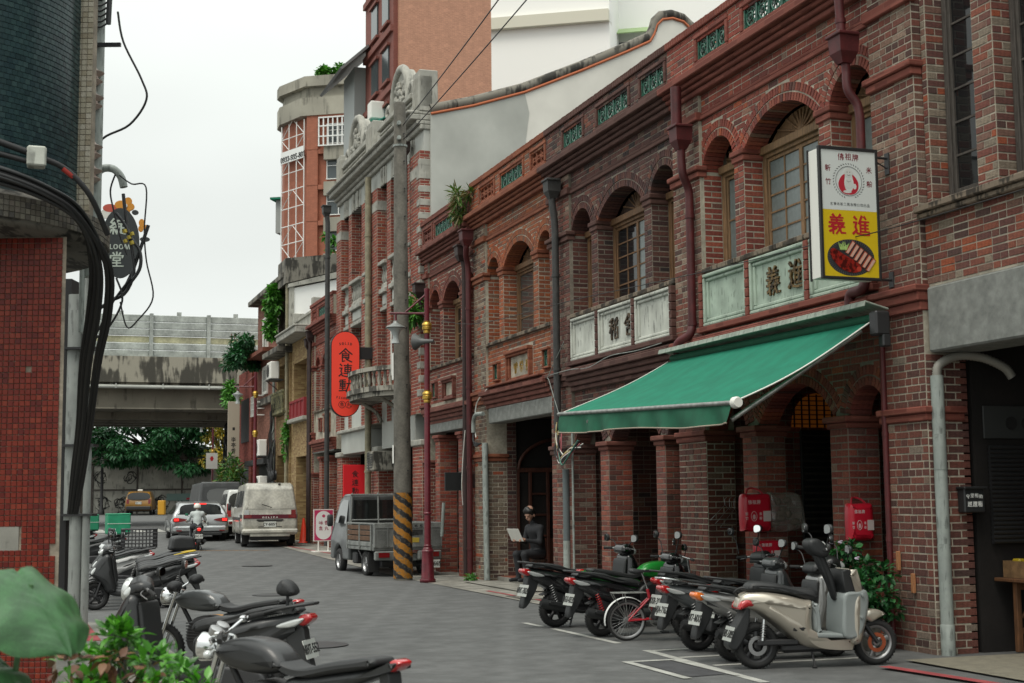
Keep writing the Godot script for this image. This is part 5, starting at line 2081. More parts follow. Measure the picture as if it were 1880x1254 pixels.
func disc_sign(root:Node3D,at:Vector3,r:float,bar:bool)->void:
	var o:=MB.new()
	o.xf=near_face(0,0,0)
	o.xf.origin=Vector3.ZERO
	var t:=Transform3D(near_face(0,0,0).basis,at)
	plate_part2(root,"sign_plate",ellipse(0,0,r,r,24),0.0,0.01,mat("sign_rim",C(0.55,0.02,0.03),0.5),t)
	plate_part2(root,"sign_face",ellipse(0,0,r*0.72,r*0.72,24),0.01,0.014,M["white"],t)
	if bar:
		plate_part2(root,"sign_mark",PackedVector2Array([V2(-0.10,-0.03),V2(0.02,-0.03),V2(0.02,-0.10),V2(0.10,0.02),V2(0.02,0.10),V2(0.02,0.04),V2(-0.10,0.04)]),0.014,0.017,M["ink"],t)
		var q:=V2(0.7,-0.7)*r*0.78
		var n:=V2(0.7,0.7)*r*0.09
		plate_part2(root,"sign_bar",PackedVector2Array([-q-n,q-n,q+n,-q+n]),0.017,0.02,M["sign_rim"],t)
	else:
		plate_part2(root,"sign_mark",rect2(-r*0.4,-r*0.16,r*0.4,r*0.2),0.014,0.017,M["ink"],t)
func plate_part2(parent:Node,called:String,o:PackedVector2Array,z0:float,z1:float,m:Material,t:Transform3D)->void:
	var b:=MB.new()
	b.plate(o,z0,z1)
	put(called,b,m,parent,t)
func small_signs()->void:
	var root:=thing("pavement_sign","pink-edged standing sign with a white oval and brown characters on the kerb","sign",near_face(27.84,rise(27.84),0.62))
	var mb:=MB.new()
	mb.plate(rect2(-0.29,0.30,0.29,1.20),-0.04,0.0)
	put("board",mb,M["cream_white"],root)
	plate_part(root,"pink_face",rect2(-0.265,0.325,0.265,1.175),0.0,0.004,mat("sign_pink",C(0.48,0.03,0.11),0.5))
	plate_part(root,"white_oval",stadium(0.225,0.40),0.004,0.007,M["white"]).position=V3(0,0.75,0)
	var ink:=MB.new()
	glyph(ink,"味",V2(-0.14,0.76),0.12,0.007,0.010,0.12)
	glyph(ink,"香",V2(0.02,0.76),0.12,0.007,0.010,0.12)
	glyph(ink,"魚",V2(-0.14,0.60),0.12,0.007,0.010,0.12)
	glyph(ink,"丸",V2(0.02,0.60),0.12,0.007,0.010,0.12)
	put("lettering",ink,mat("ink_pink",C(0.30,0.03,0.07),0.6),root)
	plate_part(root,"dot",ellipse(0,1.01,0.045,0.045,14),0.007,0.010,M["sign_pink"])
	mb=MB.new()
	mb.tube([V3(-0.14,0.0,-0.02),V3(-0.14,0.32,-0.02)],0.022,8)
	mb.tube([V3(0.14,0.0,-0.02),V3(0.14,0.32,-0.02)],0.022,8)
	mb.bx(-0.32,0.32,0.0,0.03,-0.22,0.20,0.008)
	put("stand",mb,M["cream_white"],root)
	root=thing("traffic_cone","orange traffic cone on the pavement beside the white van","cone",TP(row(33.2,rise(33.2),0.18)))
	mb=MB.new()
	mb.lathe([V2(0.20,0.025),V2(0.17,0.03),V2(0.14,0.06),V2(0.035,0.80),V2(0.0,0.81)],18)
	put("cone_body",mb,mat("cone_orange",C(0.80,0.055,0.02),0.5),root)
	mb=MB.new()
	mb.bx(-0.2,0.2,0.0,0.028,-0.2,0.2,0.01)
	put("foot",mb,M["rubber"],root)
	root=thing("traffic_sign","round red-ringed no-turn sign under a small notice on the far lamp post","road sign",TP(row(64.5,rise(64.5),-0.84)))
	disc_sign(root,V3(0.0,1.55,0.1),0.47,true)
	plate_part2(root,"notice",rect2(-0.30,-0.42,0.30,0.42),0.0,0.01,M["cream_white"],Transform3D(near_face(0,0,0).basis,V3(-0.05,3.15,0.1)))
	plate_part2(root,"emblem",ellipse(0,0.12,0.10,0.14,6),0.01,0.014,M["sign_rim"],Transform3D(near_face(0,0,0).basis,V3(-0.05,3.15,0.1)))
	root=thing("traffic_sign","smaller round red-ringed sign by the tangle of meters on the old pole","road sign",TP(row(58.0,rise(58.0),-1.9)))
	disc_sign(root,V3(0,2.5,0),0.30,false)
	mb=MB.new()
	mb.tube([V3(0,0,-0.03),V3(0,2.8,-0.03)],0.03,8)
	put("post",mb,M["alu"],root)
func wall_bits()->void:
	var root:=thing("drainpipe","white plastic pipe with a ribbed hose bent into the shop, on the corner pier","pipe",Transform3D(row_basis(),row(-0.06,0,-0.09)))
	var mb:=MB.new()
	mb.tube(plumb(V3(0,2.82,0),0.02),0.066,18)
	mb.lathe([V2(0.072,0.0),V2(0.072,0.30),V2(0.066,0.31)],18)
	mb.lathe([V2(0.070,1.86),V2(0.070,1.875)],18)
	put("pipe",mb,M["pipe_pvc"],root)
	mb=MB.new()
	var pts:=bend([V3(0,2.80,0),V3(0.01,2.93,-0.03),V3(0.06,3.02,-0.22),V3(0.15,3.00,-0.45),V3(0.22,2.90,-0.66),V3(0.24,2.80,-0.74)],14)
	var rs:=[]
	for i in pts.size():
		rs.append(0.050 if i%2==0 else 0.042)
	mb.tube(pts,rs,12)
	put("hose",mb,mat("hose_grey",C(0.26,0.25,0.22),0.6),root)
	root=thing("patrol_box","small black box with white characters on the side of the corner pier","box",near_face(-0.03,1.42,-0.43))
	mb=MB.new()
	mb.bx(-0.12,0.13,0.0,0.25,-0.02,0.10,0.012)
	put("case",mb,M["black_plastic"],root)
	mb=MB.new()
	mb.bx(-0.135,0.145,0.24,0.265,-0.02,0.13,0.006)
	put("lid",mb,M["black_plastic"],root)
	var ink:=MB.new()
	var s:="守望相助"
	for i in 4:
		glyph(ink,s[i],V2(-0.10+i*0.052,0.135+0.018*sin(PI*(i+0.5)/4.0)),0.045,0.10,0.103,0.12)
	s="巡邏箱"
	for i in 3:
		glyph(ink,s[i],V2(-0.085+i*0.062,0.06),0.054,0.10,0.103,0.13)
	put("lettering",ink,M["white"],root)
	for k in 2:
		root=thing("incense_holder",["pale wooden incense tube on the left edge of the near brick pier","pale wooden incense tube low on the front of the near brick pier"][k],"holder",Transform3D(row_basis(),row([0.56,0.31][k],[0.82,0.60][k],0.03)))
		mb=MB.new()
		mb.bx(-0.022,0.022,0.0,0.20,-0.012,0.025,0.006)
		put("tube",mb,mat("bare_wood",C(0.50,0.24,0.11),0.7,{"tex":"wood","scale":3.0}),root)
	root=thing("service_pipe","grey service pipe with white foot at the pier left of the black scooters","pipe",Transform3D(row_basis(),row(10.12,0,0.05)))
	mb=MB.new()
	mb.tube(plumb(V3(-0.05,2.1,0),0.9),0.06,14)
	put("upper_pipe",mb,mat("pipe_blue_grey",C(0.10,0.12,0.125),0.55),root)
	mb=MB.new()
	mb.tube(plumb(V3(-0.05,0.9,0),0.02),0.063,14)
	put("lower_pipe",mb,M["pipe_pvc"],root)
	mb=MB.new()
	mb.tube(plumb(V3(0.32,3.0,0.02),0.1),0.02,8)
	put("conduit",mb,M["pipe_pvc"],root)
	root=thing("cable_tangle","tangle of coloured telephone cables under the left end of the green awning","cables",Transform3D(row_basis(),row(10.1,2.3,0.12)))
	rng.seed=9
	var cols:=[M["black"],M["cream_white"],M["black"],mat("cable_pink",C(0.45,0.12,0.14),0.5),mat("cable_yellow",C(0.55,0.45,0.2),0.5),M["black"],mat("cable_green",C(0.05,0.16,0.12),0.5)]
	for k in 12:
		mb=MB.new()
		var a:=V3(rr(-0.25,0.0),rr(0.35,0.62),rr(-0.02,0.08))
		var low:=V3(rr(-0.1,0.15),rr(-0.18,0.05),rr(0.02,0.10))
		mb.tube(bend([a,a.lerp(low,0.5)+V3(rr(-0.15,0.05),-0.05,0.03),low,low+V3(0.25,rr(0.02,0.14),0.0),V3(rr(0.7,1.0),rr(0.12,0.28),rr(0.0,0.05))],6),0.009 if k%3 else 0.014,5)
		put("cable",mb,cols[k%7],root)
	root=thing("drainpipe","pale plastic pipe with a curved elbow on the left pier of the orange house","pipe",Transform3D(row_basis(),row(14.62,0,0.06)))
	mb=MB.new()
	mb.tube([V3(0.02,2.72,0),V3(0.06,1.4,0.0),V3(0.10,0.03,0.0)],0.06,14)
	put("pipe",mb,M["pipe_pvc"],root)
	mb=MB.new()
	mb.tube(bend([V3(-0.42,2.95,0.10),V3(-0.40,3.18,0.10),V3(-0.22,3.30,0.10),V3(0.12,3.30,0.06)],8),0.042,10)
	put("elbow",mb,M["pipe_pvc"],root)
	mb=MB.new()
	for k in 4:
		mb.tube(bend([V3(-0.42,2.97,0.10),V3(-0.40+k*0.03,2.80-k*0.03,0.12),V3(-0.15,2.73-k*0.02,0.12),V3(0.03,2.71,0.08)],6),0.012,5)
	put("cable",mb,M["black"],root)
	root=thing("meter_board","dark board with a bell and a hanging white tube at the brown house's pillar","board",near_face(16.4,1.9,-0.05))
	mb=MB.new()
	mb.bx(-0.42,0.0,-0.10,0.28,-0.02,0.03,0.006)
	put("panel",mb,M["black_plastic"],root)
	mb=MB.new()
	mb.bx(0.02,0.35,-0.05,0.25,-0.02,0.06,0.01)
	put("box",mb,M["pipe_brown"],root)
	mb=MB.new()
	mb.tube([V3(-0.50,-1.05,0.05),V3(-0.46,-0.35,0.05)],0.035,8)
	mb.bx(0.22,0.38,-0.36,-0.18,0.0,0.10,0.02)
	put("white_tube",mb,M["pipe_pvc"],root)
func shop_goods()->void:
	var spec:=[[3.52,1.18,0.11,0.40,0.46,"red printed plastic bag hung on the left pillar beside the clear bag"],[1.42,1.12,-0.04,0.31,0.40,"red printed plastic bag hung alone on the right pillar above the rose bush"],[3.0,0.82,0.25,0.32,0.26,"red printed package standing low behind the black scooter's mirrors"]]
	for k in 3:
		var q:Array=spec[k]
		var root:=thing("noodle_bag",q[5],"bag",near_face(q[0]- 0.02,q[1],q[2]),"red noodle bags")
		var w:float=q[3]
		var h:float=q[4]
		var mb:=MB.new()
		mb.pillow(curve([-w*0.5,0.03,-w*0.46,0.0,0.0,-0.01,w*0.46,0.0,w*0.5,0.03,w*0.51,h*0.5,w*0.48,h*0.96,w*0.2,h,-w*0.2,h*0.985,-w*0.48,h*0.97,-w*0.52,h*0.5],3),0.08,0.06,4)
		put("sack",mb,mat("bag_red",C(0.50,0.012,0.030),0.28,{"bump":0.6,"hmap":"soft_h"}),root)
		var ink:=MB.new()
		var txt:="佛祖牌"
		for i in 3:
			glyph(ink,txt[i],V2(-w*0.34+i*w*0.15,h*0.72),w*0.13,0.078,0.083,0.16)
		for sx in [-1.0,1.0]:
			glyph(ink,"新" if sx<0 else "米",V2(sx*w*0.24-w*0.20,h*0.42),w*0.10,0.078,0.083,0.16)
			glyph(ink,"竹" if sx<0 else "粉",V2(sx*w*0.24-w*0.20,h*0.30),w*0.10,0.078,0.083,0.16)
		var ring:=[]
		for i in 15:
			var a:=TAU*i/14.0
			ring.append(V3(-w*0.14+cos(a)*w*0.10,h*0.40+sin(a)*h*0.13,0.080))
		ink.tube(ring,0.004,4,false)
		ink.plate(ellipse(-w*0.14,h*0.38,w*0.05,h*0.07,12),0.078,0.083)
		put("lettering",ink,mat("bag_print",C(0.62,0.40,0.40),0.5),root)
		ink=MB.new()
		ink.plate(rect2(w*0.18,h*0.26,w*0.44,h*0.54),0.070,0.084)
		put("label",ink,mat("bag_label",C(0.60,0.50,0.48),0.5),root)
		if k<2:
			ink=MB.new()
			ink.tube(bend([V3(-w*0.3,h*0.97,0),V3(-w*0.2,h*1.12,-0.04),V3(0.0,h*1.16,-0.08),V3(w*0.2,h*1.10,-0.04),V3(w*0.3,h*0.98,0)],5),0.012,6)
			put("handle",ink,M["bag_red"],root)
	var cb:=thing("clear_bag","clear crinkled plastic bag of brown noodles hanging next to the red bag","bag",near_face(3.55,1.16,-0.34))
	var mb:=MB.new()
	mb.pillow(curve([-0.24,0.06,-0.1,0.0,0.12,0.02,0.27,0.10,0.24,0.30,0.20,0.46,0.05,0.50,-0.12,0.48,-0.25,0.50,-0.26,0.28],4),0.09,0.07,3,func(x,y):return 1.0+0.18*sin(x*31.0)*sin(y*27.0))
	put("film",mb,mat("film",C(0.55,0.50,0.45),0.12,{"alpha":0.22,"bump":3.0,"hmap":"soft_h"}),cb)
	mb=MB.new()
	rng.seed=31
	for k in 9:
		mb.blob(V3(rr(-0.16,0.16),rr(0.08,0.40),rr(-0.03,0.03)),V3(rr(0.04,0.08),rr(0.03,0.06),0.035),6)
	put("noodles",mb,mat("noodle_brown",C(0.10,0.055,0.03),0.6),cb)
	var hg:=thing("wire_hangers","thin wire clothes hangers on a rail against the dark brick wall","hangers",near_face(4.9,1.55,-0.3))
	mb=MB.new()
	for k in 3:
		var x:=-0.1+k*0.06
		mb.tube([V3(x-0.22,-0.25-k*0.05,0.02*k),V3(x,-0.05-k*0.03,0.02*k),V3(x+0.22,-0.24-k*0.05,0.02*k),V3(x-0.22,-0.25-k*0.05,0.02*k)],0.004,5)
		mb.tube(bend([V3(x,-0.05-k*0.03,0.02*k),V3(x,0.02,0.02*k),V3(x+0.03,0.05,0.02*k)],4),0.004,5)
	put("hanger",mb,M["steel"],hg)
	var tb:=thing("trestle_table","rough orange wooden trestle table inside the dark corner shop","table",Transform3D(row_basis(),row(-0.80,0.02,-1.28)))
	mb=MB.new()
	for k in 5:
		mb.bx(-0.78,1.5,0.70,0.735,-0.62+k*0.24,-0.62+k*0.24+0.234,0.006)
	var wd:Material=mat("raw_wood",C(0.16,0.075,0.03),0.75,{"tex":"wood","scale":1.4})
	put("top",mb,wd,tb)
	for x in [-0.55,0.85]:
		mb=MB.new()
		for z in [-0.55,0.48]:
			mb.bx(x-0.03,x+0.03,0.0,0.70,z-0.03,z+0.03,0.006)
		mb.bx(x-0.025,x+0.025,0.62,0.69,-0.55,0.48,0.006)
		mb.bx(x-0.02,x+0.02,0.18,0.24,-0.55,0.48,0.006)
		mb.tube([V3(x,0.34,-0.50),V3(x,0.64,-0.20)],0.02,5)
		mb.tube([V3(x,0.34,0.44),V3(x,0.64,0.14)],0.02,5)
		put("trestle",mb,wd,tb)
	for k in 3:
		var bx:=thing("cardboard_box",["open cardboard box at the left end of the trestle table","middle cardboard box of packets on the trestle table","right cardboard box of packets on the trestle table"][k],"box",Transform3D(row_basis()*RY(rr(-0.04,0.04)),row(-0.26-k*0.46,0.757,-1.10)),"boxes on the trestle table")
		mb=MB.new()
		for q in [[-0.21,0.21,-0.30,-0.294],[-0.21,0.21,0.294,0.30]]:
			mb.bx(q[0],q[1],0.0,0.17,q[2],q[3])
		mb.bx(-0.21,-0.204,0.0,0.17,-0.29,0.29)
		mb.bx(0.204,0.21,0.0,0.17,-0.29,0.29)
		mb.bx(-0.2,0.2,0.0,0.01,-0.29,0.29)
		put("carton",mb,mat("cardboard",C(0.25,0.145,0.065),0.85,{"tex":"grime","scale":2.0}),bx)
		mb=MB.new()
		for i in 12:
			mb.box(V3(rr(-0.15,0.15),0.14+rr(0,0.05),rr(-0.24,0.24)),V3(0.12,0.05,0.09),0.015)
		put("packets",mb,[mat("packet_yellow",C(0.42,0.30,0.02),0.3),mat("packet_pale",C(0.32,0.22,0.17),0.3),M["packet_yellow"]][k],bx)
	var bk:=thing("red_package","red printed package standing behind the cardboard boxes in the corner shop","package",Transform3D(row_basis(),row(-0.55,0.757,-1.62)))
	mb=MB.new()
	mb.pillow(curve([-0.16,0,0.16,0,0.17,0.15,0.15,0.28,0,0.30,-0.15,0.28,-0.17,0.15],3),0.07,0.05,3)
	put("sack",mb,M["bag_red"],bk)
func far_row()->void:
	mansion()
	var o:={"name":"shophouse","label":"small red brick shophouse with green openwork parapet, left of the grey mansion","sn":29.3,"sf":32.85,"bn":29.3,"bf":32.5,"pal":"red","ppal":"red","hwb":0.62,"dy":-0.26,
		"vents":[[32.5,31.85,1],[31.5,30.0]],"win":{"cols":2,"rows":3,"leaves":1,"fan":false,"frame":"timber_dark","pane":"pane_dark","small_rows":3}}
	var root:=shophouse(o)
	var sm:=31.075
	lintel(root,sm,-32.6,-29.4)
	small_panel(root,sm,30.85,30.15,3.70,4.28,M["trim_orange"])
	small_vent(root,sm,31.55,3.80,4.14,M["trim_red"])
	back_wall(root,sm,-32.8,-29.3,-0.5,M["shop_dark"])
	var B:=Bricks.new()
	var caps:=MB.new()
	caps.xf=TP(V3(sm,0,0))
	var core:=MB.new()
	core.xf=caps.xf
	pillar(B,caps,core,sm,31.3,31.6,0.2,2.98,0.40,no_stain)
	pillar(B,caps,core,sm,30.1,30.4,0.2,2.98,0.40,no_stain)
	var pl:=put("pillar",core,M["mortar"],root)
	put("cap",caps,M["trim_red"],pl)
	set_bricks(B,palette("red"),root,pl,10)
	downpipe(root,plumb(V3(sm-32.62,6.9,0.12),0.3),0.05,M["pipe_brown"])
	yellow_house()
	old_houses()
	concrete_frame()
func brick_pier(B:Bricks,core:MB,sm:float,s0:float,s1:float,y0:float,y1:float,zf:float,zb:float)->void:
	core.bx(-s1,-s0,y0,y1,zb,zf)
	var none:=func(_y):return []
	lay(B,V3(sm-s1,0,zf),Vector3.RIGHT,Vector3.BACK,s1-s0,y0,y1,none,no_stain,0.008,0)
	lay(B,V3(sm-s0,0,zf),-Vector3.BACK,Vector3.RIGHT,zf-zb,y0,y1,none,no_stain,0.008,0)
func mansion()->void:
	var sm:=24.2
	var root:=thing("mansion","three storey brick and grey stone mansion with curved gables behind the utility pole","building",Transform3D(row_basis(),row(sm,0,0)))
	var X:=TP(V3(sm,0,0))
	var B:=Bricks.new()
	var core:=MB.new()
	core.xf=X
	var st:=MB.new()
	st.xf=X
	var pa:=MB.new()
	pa.xf=X
	var piers:=[[19.3,20.15,0.10],[20.6,20.95,0.0],[22.5,22.9,0.0],[23.55,24.75,0.10],[25.40,25.80,0.0],[27.10,27.45,0.0],[28.05,28.65,0.10]]
	for p in piers:
		brick_pier(B,core,sm,p[0],p[1],3.6,9.80,p[2],-0.42)
		if p[2]>0.05:
			for h in [9.2]:
				st.bx(-p[1]- 0.012,-p[0]+0.012,h,h+0.26,-0.3,p[2]+0.014,0.01)
			brick_pier(B,core,sm,p[0],p[1],0.1,3.0,0.06,-0.5)
			st.bx(-p[1]- 0.05,-p[0]+0.05,2.86,3.0,-0.5,0.12,0.02)
	for k in 18:
		st.bx(-19.42 if k%2 else -19.55,-19.285,4.0+k*0.32,4.16+k*0.32,-0.45,0.116,0.01)
	var wins:=[[20.15,20.6],[20.95,22.5],[22.9,23.55],[24.75,25.4],[25.8,27.10],[27.45,28.05]]
	var wn:=MB.new()
	wn.xf=X
	for w in wins:
		var a:float=-w[1]
		var b:float=-w[0]
		st.bx(a,b,6.95,7.08,-0.42,0.07,0.015)
		st.bx(a,b,7.70,7.80,-0.42,0.09,0.015)
		st.bx(a,b,6.50,6.60,-0.42,0.03,0.015)
		st.bx(a+0.06,b-0.06,6.602,6.948,-0.42,-0.02,0.015)
		pa.bx(a+0.16,b-0.16,6.66,6.89,-0.1,0.0,0.01)
		st.bx(a,b,7.08,7.16,-0.40,0.0)
		core.bx(a,b,7.16,7.70,-0.42,-0.30)
		var n:=maxi(2,int((b-a)/0.2))
		for i in n:
			var x:=a+(i+0.5)*(b-a)/n
			var keep:=st.xf
			st.xf=X*TP(V3(x,7.16,-0.06))
			st.lathe([V2(0.055,0.0),V2(0.055,0.05),V2(0.03,0.08),V2(0.06,0.20),V2(0.058,0.27),V2(0.028,0.42),V2(0.05,0.48),V2(0.05,0.54)],8)
			st.xf=keep
		for lv in [[4.6,6.48],[7.82,9.72]]:
			var op:={"cx":(a+b)*0.5+sm,"hw":(b-a)*0.5,"y0":lv[0],"sp":lv[1],"rise":0.0}
			window(root,op,-0.33,{"cols":2,"rows":4,"leaves":2 if b-a>1.0 else 1,"frame":"timber_pale","pane":"pane_dark","jamb":0.06})
		for i in 5:
			st.bx(a+(b-a)*(i+0.5)/5.0-0.07,a+(b-a)*(i+0.5)/5.0+0.07,9.80,10.28,-0.3,0.05 if i%2 else 0.02,0.01)
	put("pier",core,M["mortar"],root)
	pa.bx(-28.65,-19.3,9.80,10.30,-0.42,0.0)
	pa.bx(-28.2,-24.9,3.65,4.55,-0.42,-0.02)
	pa.bx(-28.25,-24.8,2.93,3.52,-0.42,0.03,0.01)
	pa.bx(-23.5,-20.2,2.93,4.2,-0.42,-0.02)
	put("plaster",pa,M["plaster_grey"],root)
	st.bx(-28.35,-24.7,3.52,3.62,-0.42,0.14,0.02)
	for q in [[10.30,10.42,0.10],[10.42,10.52,0.18],[10.522,10.66,0.34],[10.662,10.74,0.42]]:
		st.bx(-28.7,-19.26,q[0]+0.001,q[1],-0.42,q[2],0.02)
	st.bx(-28.6,-19.3,10.74,11.30,-0.30,0.0)
	st.bx(-28.6,-24.9,11.30,11.46,-0.34,0.10,0.02)
	st.bx(-23.6,-20.2,11.30,11.44,-0.34,0.10,0.02)
	for p in [[28.1,28.6],[24.0,24.75],[19.25,19.85]]:
		st.bx(-p[1],-p[0],10.74,11.75,-0.34,0.12,0.02)
		for i in 4:
			st.bx(-p[1]+0.08+i*0.15,-p[1]+0.15+i*0.15,10.85,11.6,-0.2,0.15,0.01)
	for q in [[25.2,25.95],[26.0,27.4],[27.5,28.05],[20.3,21.0],[22.4,23.5]]:
		st.bx(-q[1],-q[0],10.84,10.89,-0.1,0.05,0.01)
		st.bx(-q[1],-q[0],11.18,11.23,-0.1,0.05,0.01)
	for c in [26.5,21.6]:
		var arc:=[]
		for i in 17:
			var a:=PI*i/16.0
			arc.append(V3(-c+cos(a)*0.80,11.46+sin(a)*0.98,-0.05))
		st.tube(arc,0.11,8)
		var poly:=PackedVector2Array()
		for i in 17:
			var a:=PI*i/16.0
			poly.append(V2(-c+cos(a)*0.80,11.46+sin(a)*0.98))
		st.plate(poly,-0.30,-0.05)
		rng.seed=int(c*10)
		for i in 26:
			var a:=rr(0.15,PI-0.15)
			var r:=rr(0.1,0.62)
			st.blob(V3(-c+cos(a)*r,11.50+sin(a)*r*1.15,-0.02),V3(rr(0.05,0.11),rr(0.05,0.12),0.07),5)
		for sg in [-1.0,1.0]:
			st.tube(bend([V3(-c+sg*0.85,11.5,-0.05),V3(-c+sg*1.15,11.75,-0.05),V3(-c+sg*1.35,11.62,-0.05),V3(-c+sg*1.25,11.5,-0.05)],5),0.09,6)
	var bal:=MB.new()
	bal.xf=X
	for q in [[4.10,4.22,0.0],[4.22,4.34,0.08],[4.72,4.82,0.04]]:
		var o:=ellipse(-22.3,0.0,2.05+q[2],0.92+q[2],21,0.0,PI)
		var poly:=PackedVector2Array()
		for v in o:
			poly.append(v)
		var kx:=bal.xf
		bal.xf=X*Transform3D(RX(PI/2),V3(0,0,0.08))
		if q[0]>4.5:
			var inner:=ellipse(-22.3,0.0,1.92,0.78,21,PI,0.0)
			for i in 20:
				bal.plate(PackedVector2Array([o[i],o[i+1],inner[19-i],inner[20-i]]),-q[1],-q[0])
		else:
			bal.plate(poly,-q[1],-q[0])
		bal.xf=kx
	for i in 22:
		var a:=PI*(i+0.5)/22.0
		var keep:=bal.xf
		bal.xf=X*TP(V3(-22.3+cos(a)*1.98,4.34,0.08+sin(a)*0.85))
		bal.lathe([V2(0.05,0.0),V2(0.03,0.05),V2(0.055,0.14),V2(0.05,0.20),V2(0.03,0.30),V2(0.05,0.38)],8)
		bal.xf=keep
	for x in [-23.3,-21.3]:
		bal.tube(bend([V3(x,4.1,0.55),V3(x,4.0,0.40),V3(x,3.85,0.18),V3(x,3.6,0.04)],5),0.05,6)
	put("balcony",bal,M["stone"],root)
	put("stonework",st,M["stone_pale"],root)
	set_bricks(B,palette("red"),root,put("brick_face",one_box(sm,-19.4,3.7),M["mortar"],root),60)
	var sh:=MB.new()
	sh.xf=X
	sh.bx(-28.6,-19.35,0.1,10.2,-4.0,-3.8)
	sh.bx(-28.6,-19.35,10.5,10.7,-4.0,-0.3)
	sh.bx(-28.6,-28.5,0.1,10.2,-3.8,-0.43)
	sh.bx(-19.50,-19.40,0.1,10.2,-3.8,-0.46)
	sh.bx(-28.5,-19.5,3.1,3.3,-3.8,-0.45)
	put("inner_wall",sh,M["shop_dark"],root)
	downpipe(root,plumb(V3(sm-24.15,10.2,0.2),0.3),0.085,M["pipe_bamboo"],false)
	downpipe(root,[V3(sm-20.2,10.05,0.24)]+plumb(V3(sm-20.2,9.8,0.22),0.2),0.06,M["pipe_brown"])
	downpipe(root,[V3(sm-29.2,10.3,0.30)]+plumb(V3(sm-29.2,9.9,0.26),0.3),0.075,M["pipe_grey"])
	var ac:=thing("air_conditioner","old grey air conditioner under the stone balcony beside the utility pole","air conditioner",Transform3D(row_basis(),row(22.9,2.35,0.2)))
	var b:=MB.new()
	b.bx(-0.35,0.35,0.0,0.5,-0.3,0.25,0.03)
	put("case",b,M["stone"],ac)
	b=MB.new()
	for k in 6:
		b.bx(-0.28,0.28,0.07+k*0.065,0.10+k*0.065,0.251,0.262)
	put("grille",b,M["dark_metal"],ac)
	gable_wall()
func one_box(sm:float,x:float,y:float)->MB:
	var b:=MB.new()
	b.xf=TP(V3(sm,0,0))
	b.bx(x,x+0.05,y,y+0.05,-0.2,-0.1)
	return b
func gable_wall()->void:
	var root:=thing("gable_wall","pale plastered gable wall with a curled ridge rising behind the brick parapets","wall",near_face(19.22,0.0,0.0))
	var top:=PackedVector2Array([V2(0.15,10.70),V2(1.2,10.98),V2(2.5,11.42),V2(4.0,12.10),V2(5.2,12.68),V2(5.86,13.02),V2(5.98,13.22),V2(6.05,13.45),V2(6.22,13.62),V2(6.5,13.68),V2(6.8,13.62),V2(7.0,13.45),V2(7.4,13.2),V2(8.6,13.0)])
	var g:=PackedVector2Array()
	for i in 3:
		g.append(top[i])
	g.append(V2(2.62,10.9))
	g.append(V2(2.52,10.2))
	g.append(V2(2.60,9.4))
	g.append(V2(2.50,7.8))
	g.append(V2(2.55,0.2))
	g.append(V2(0.15,0.2))
	var b:=MB.new()
	b.plate(g,-0.25,0.012)
	put("grey_plaster",b,M["plaster_grey"],root)
	var c:=PackedVector2Array()
	c.append(V2(2.45,0.2))
	c.append(V2(2.45,11.38))
	for i in range(2,top.size()):
		c.append(top[i]- V2(0,0.004))
	c.append(V2(8.6,0.2))
	b=MB.new()
	b.plate(c,-0.25,0.0)
	put("cream_plaster",b,M["plaster_cream"],root)
	b=MB.new()
	var line:=[]
	for p in top:
		line.append(V3(p.x,p.y+0.10,-0.08))
	b.tube(line,0.13,8)
	put("ridge",b,M["concrete_dark"],root)
	b=MB.new()
	line=[]
	for p in top:
		line.append(V3(p.x,p.y-0.03,0.02))
	b.tube(line,0.035,6)
	put("ridge_line",b,mat("ridge_orange",C(0.42,0.12,0.05),0.8),root)
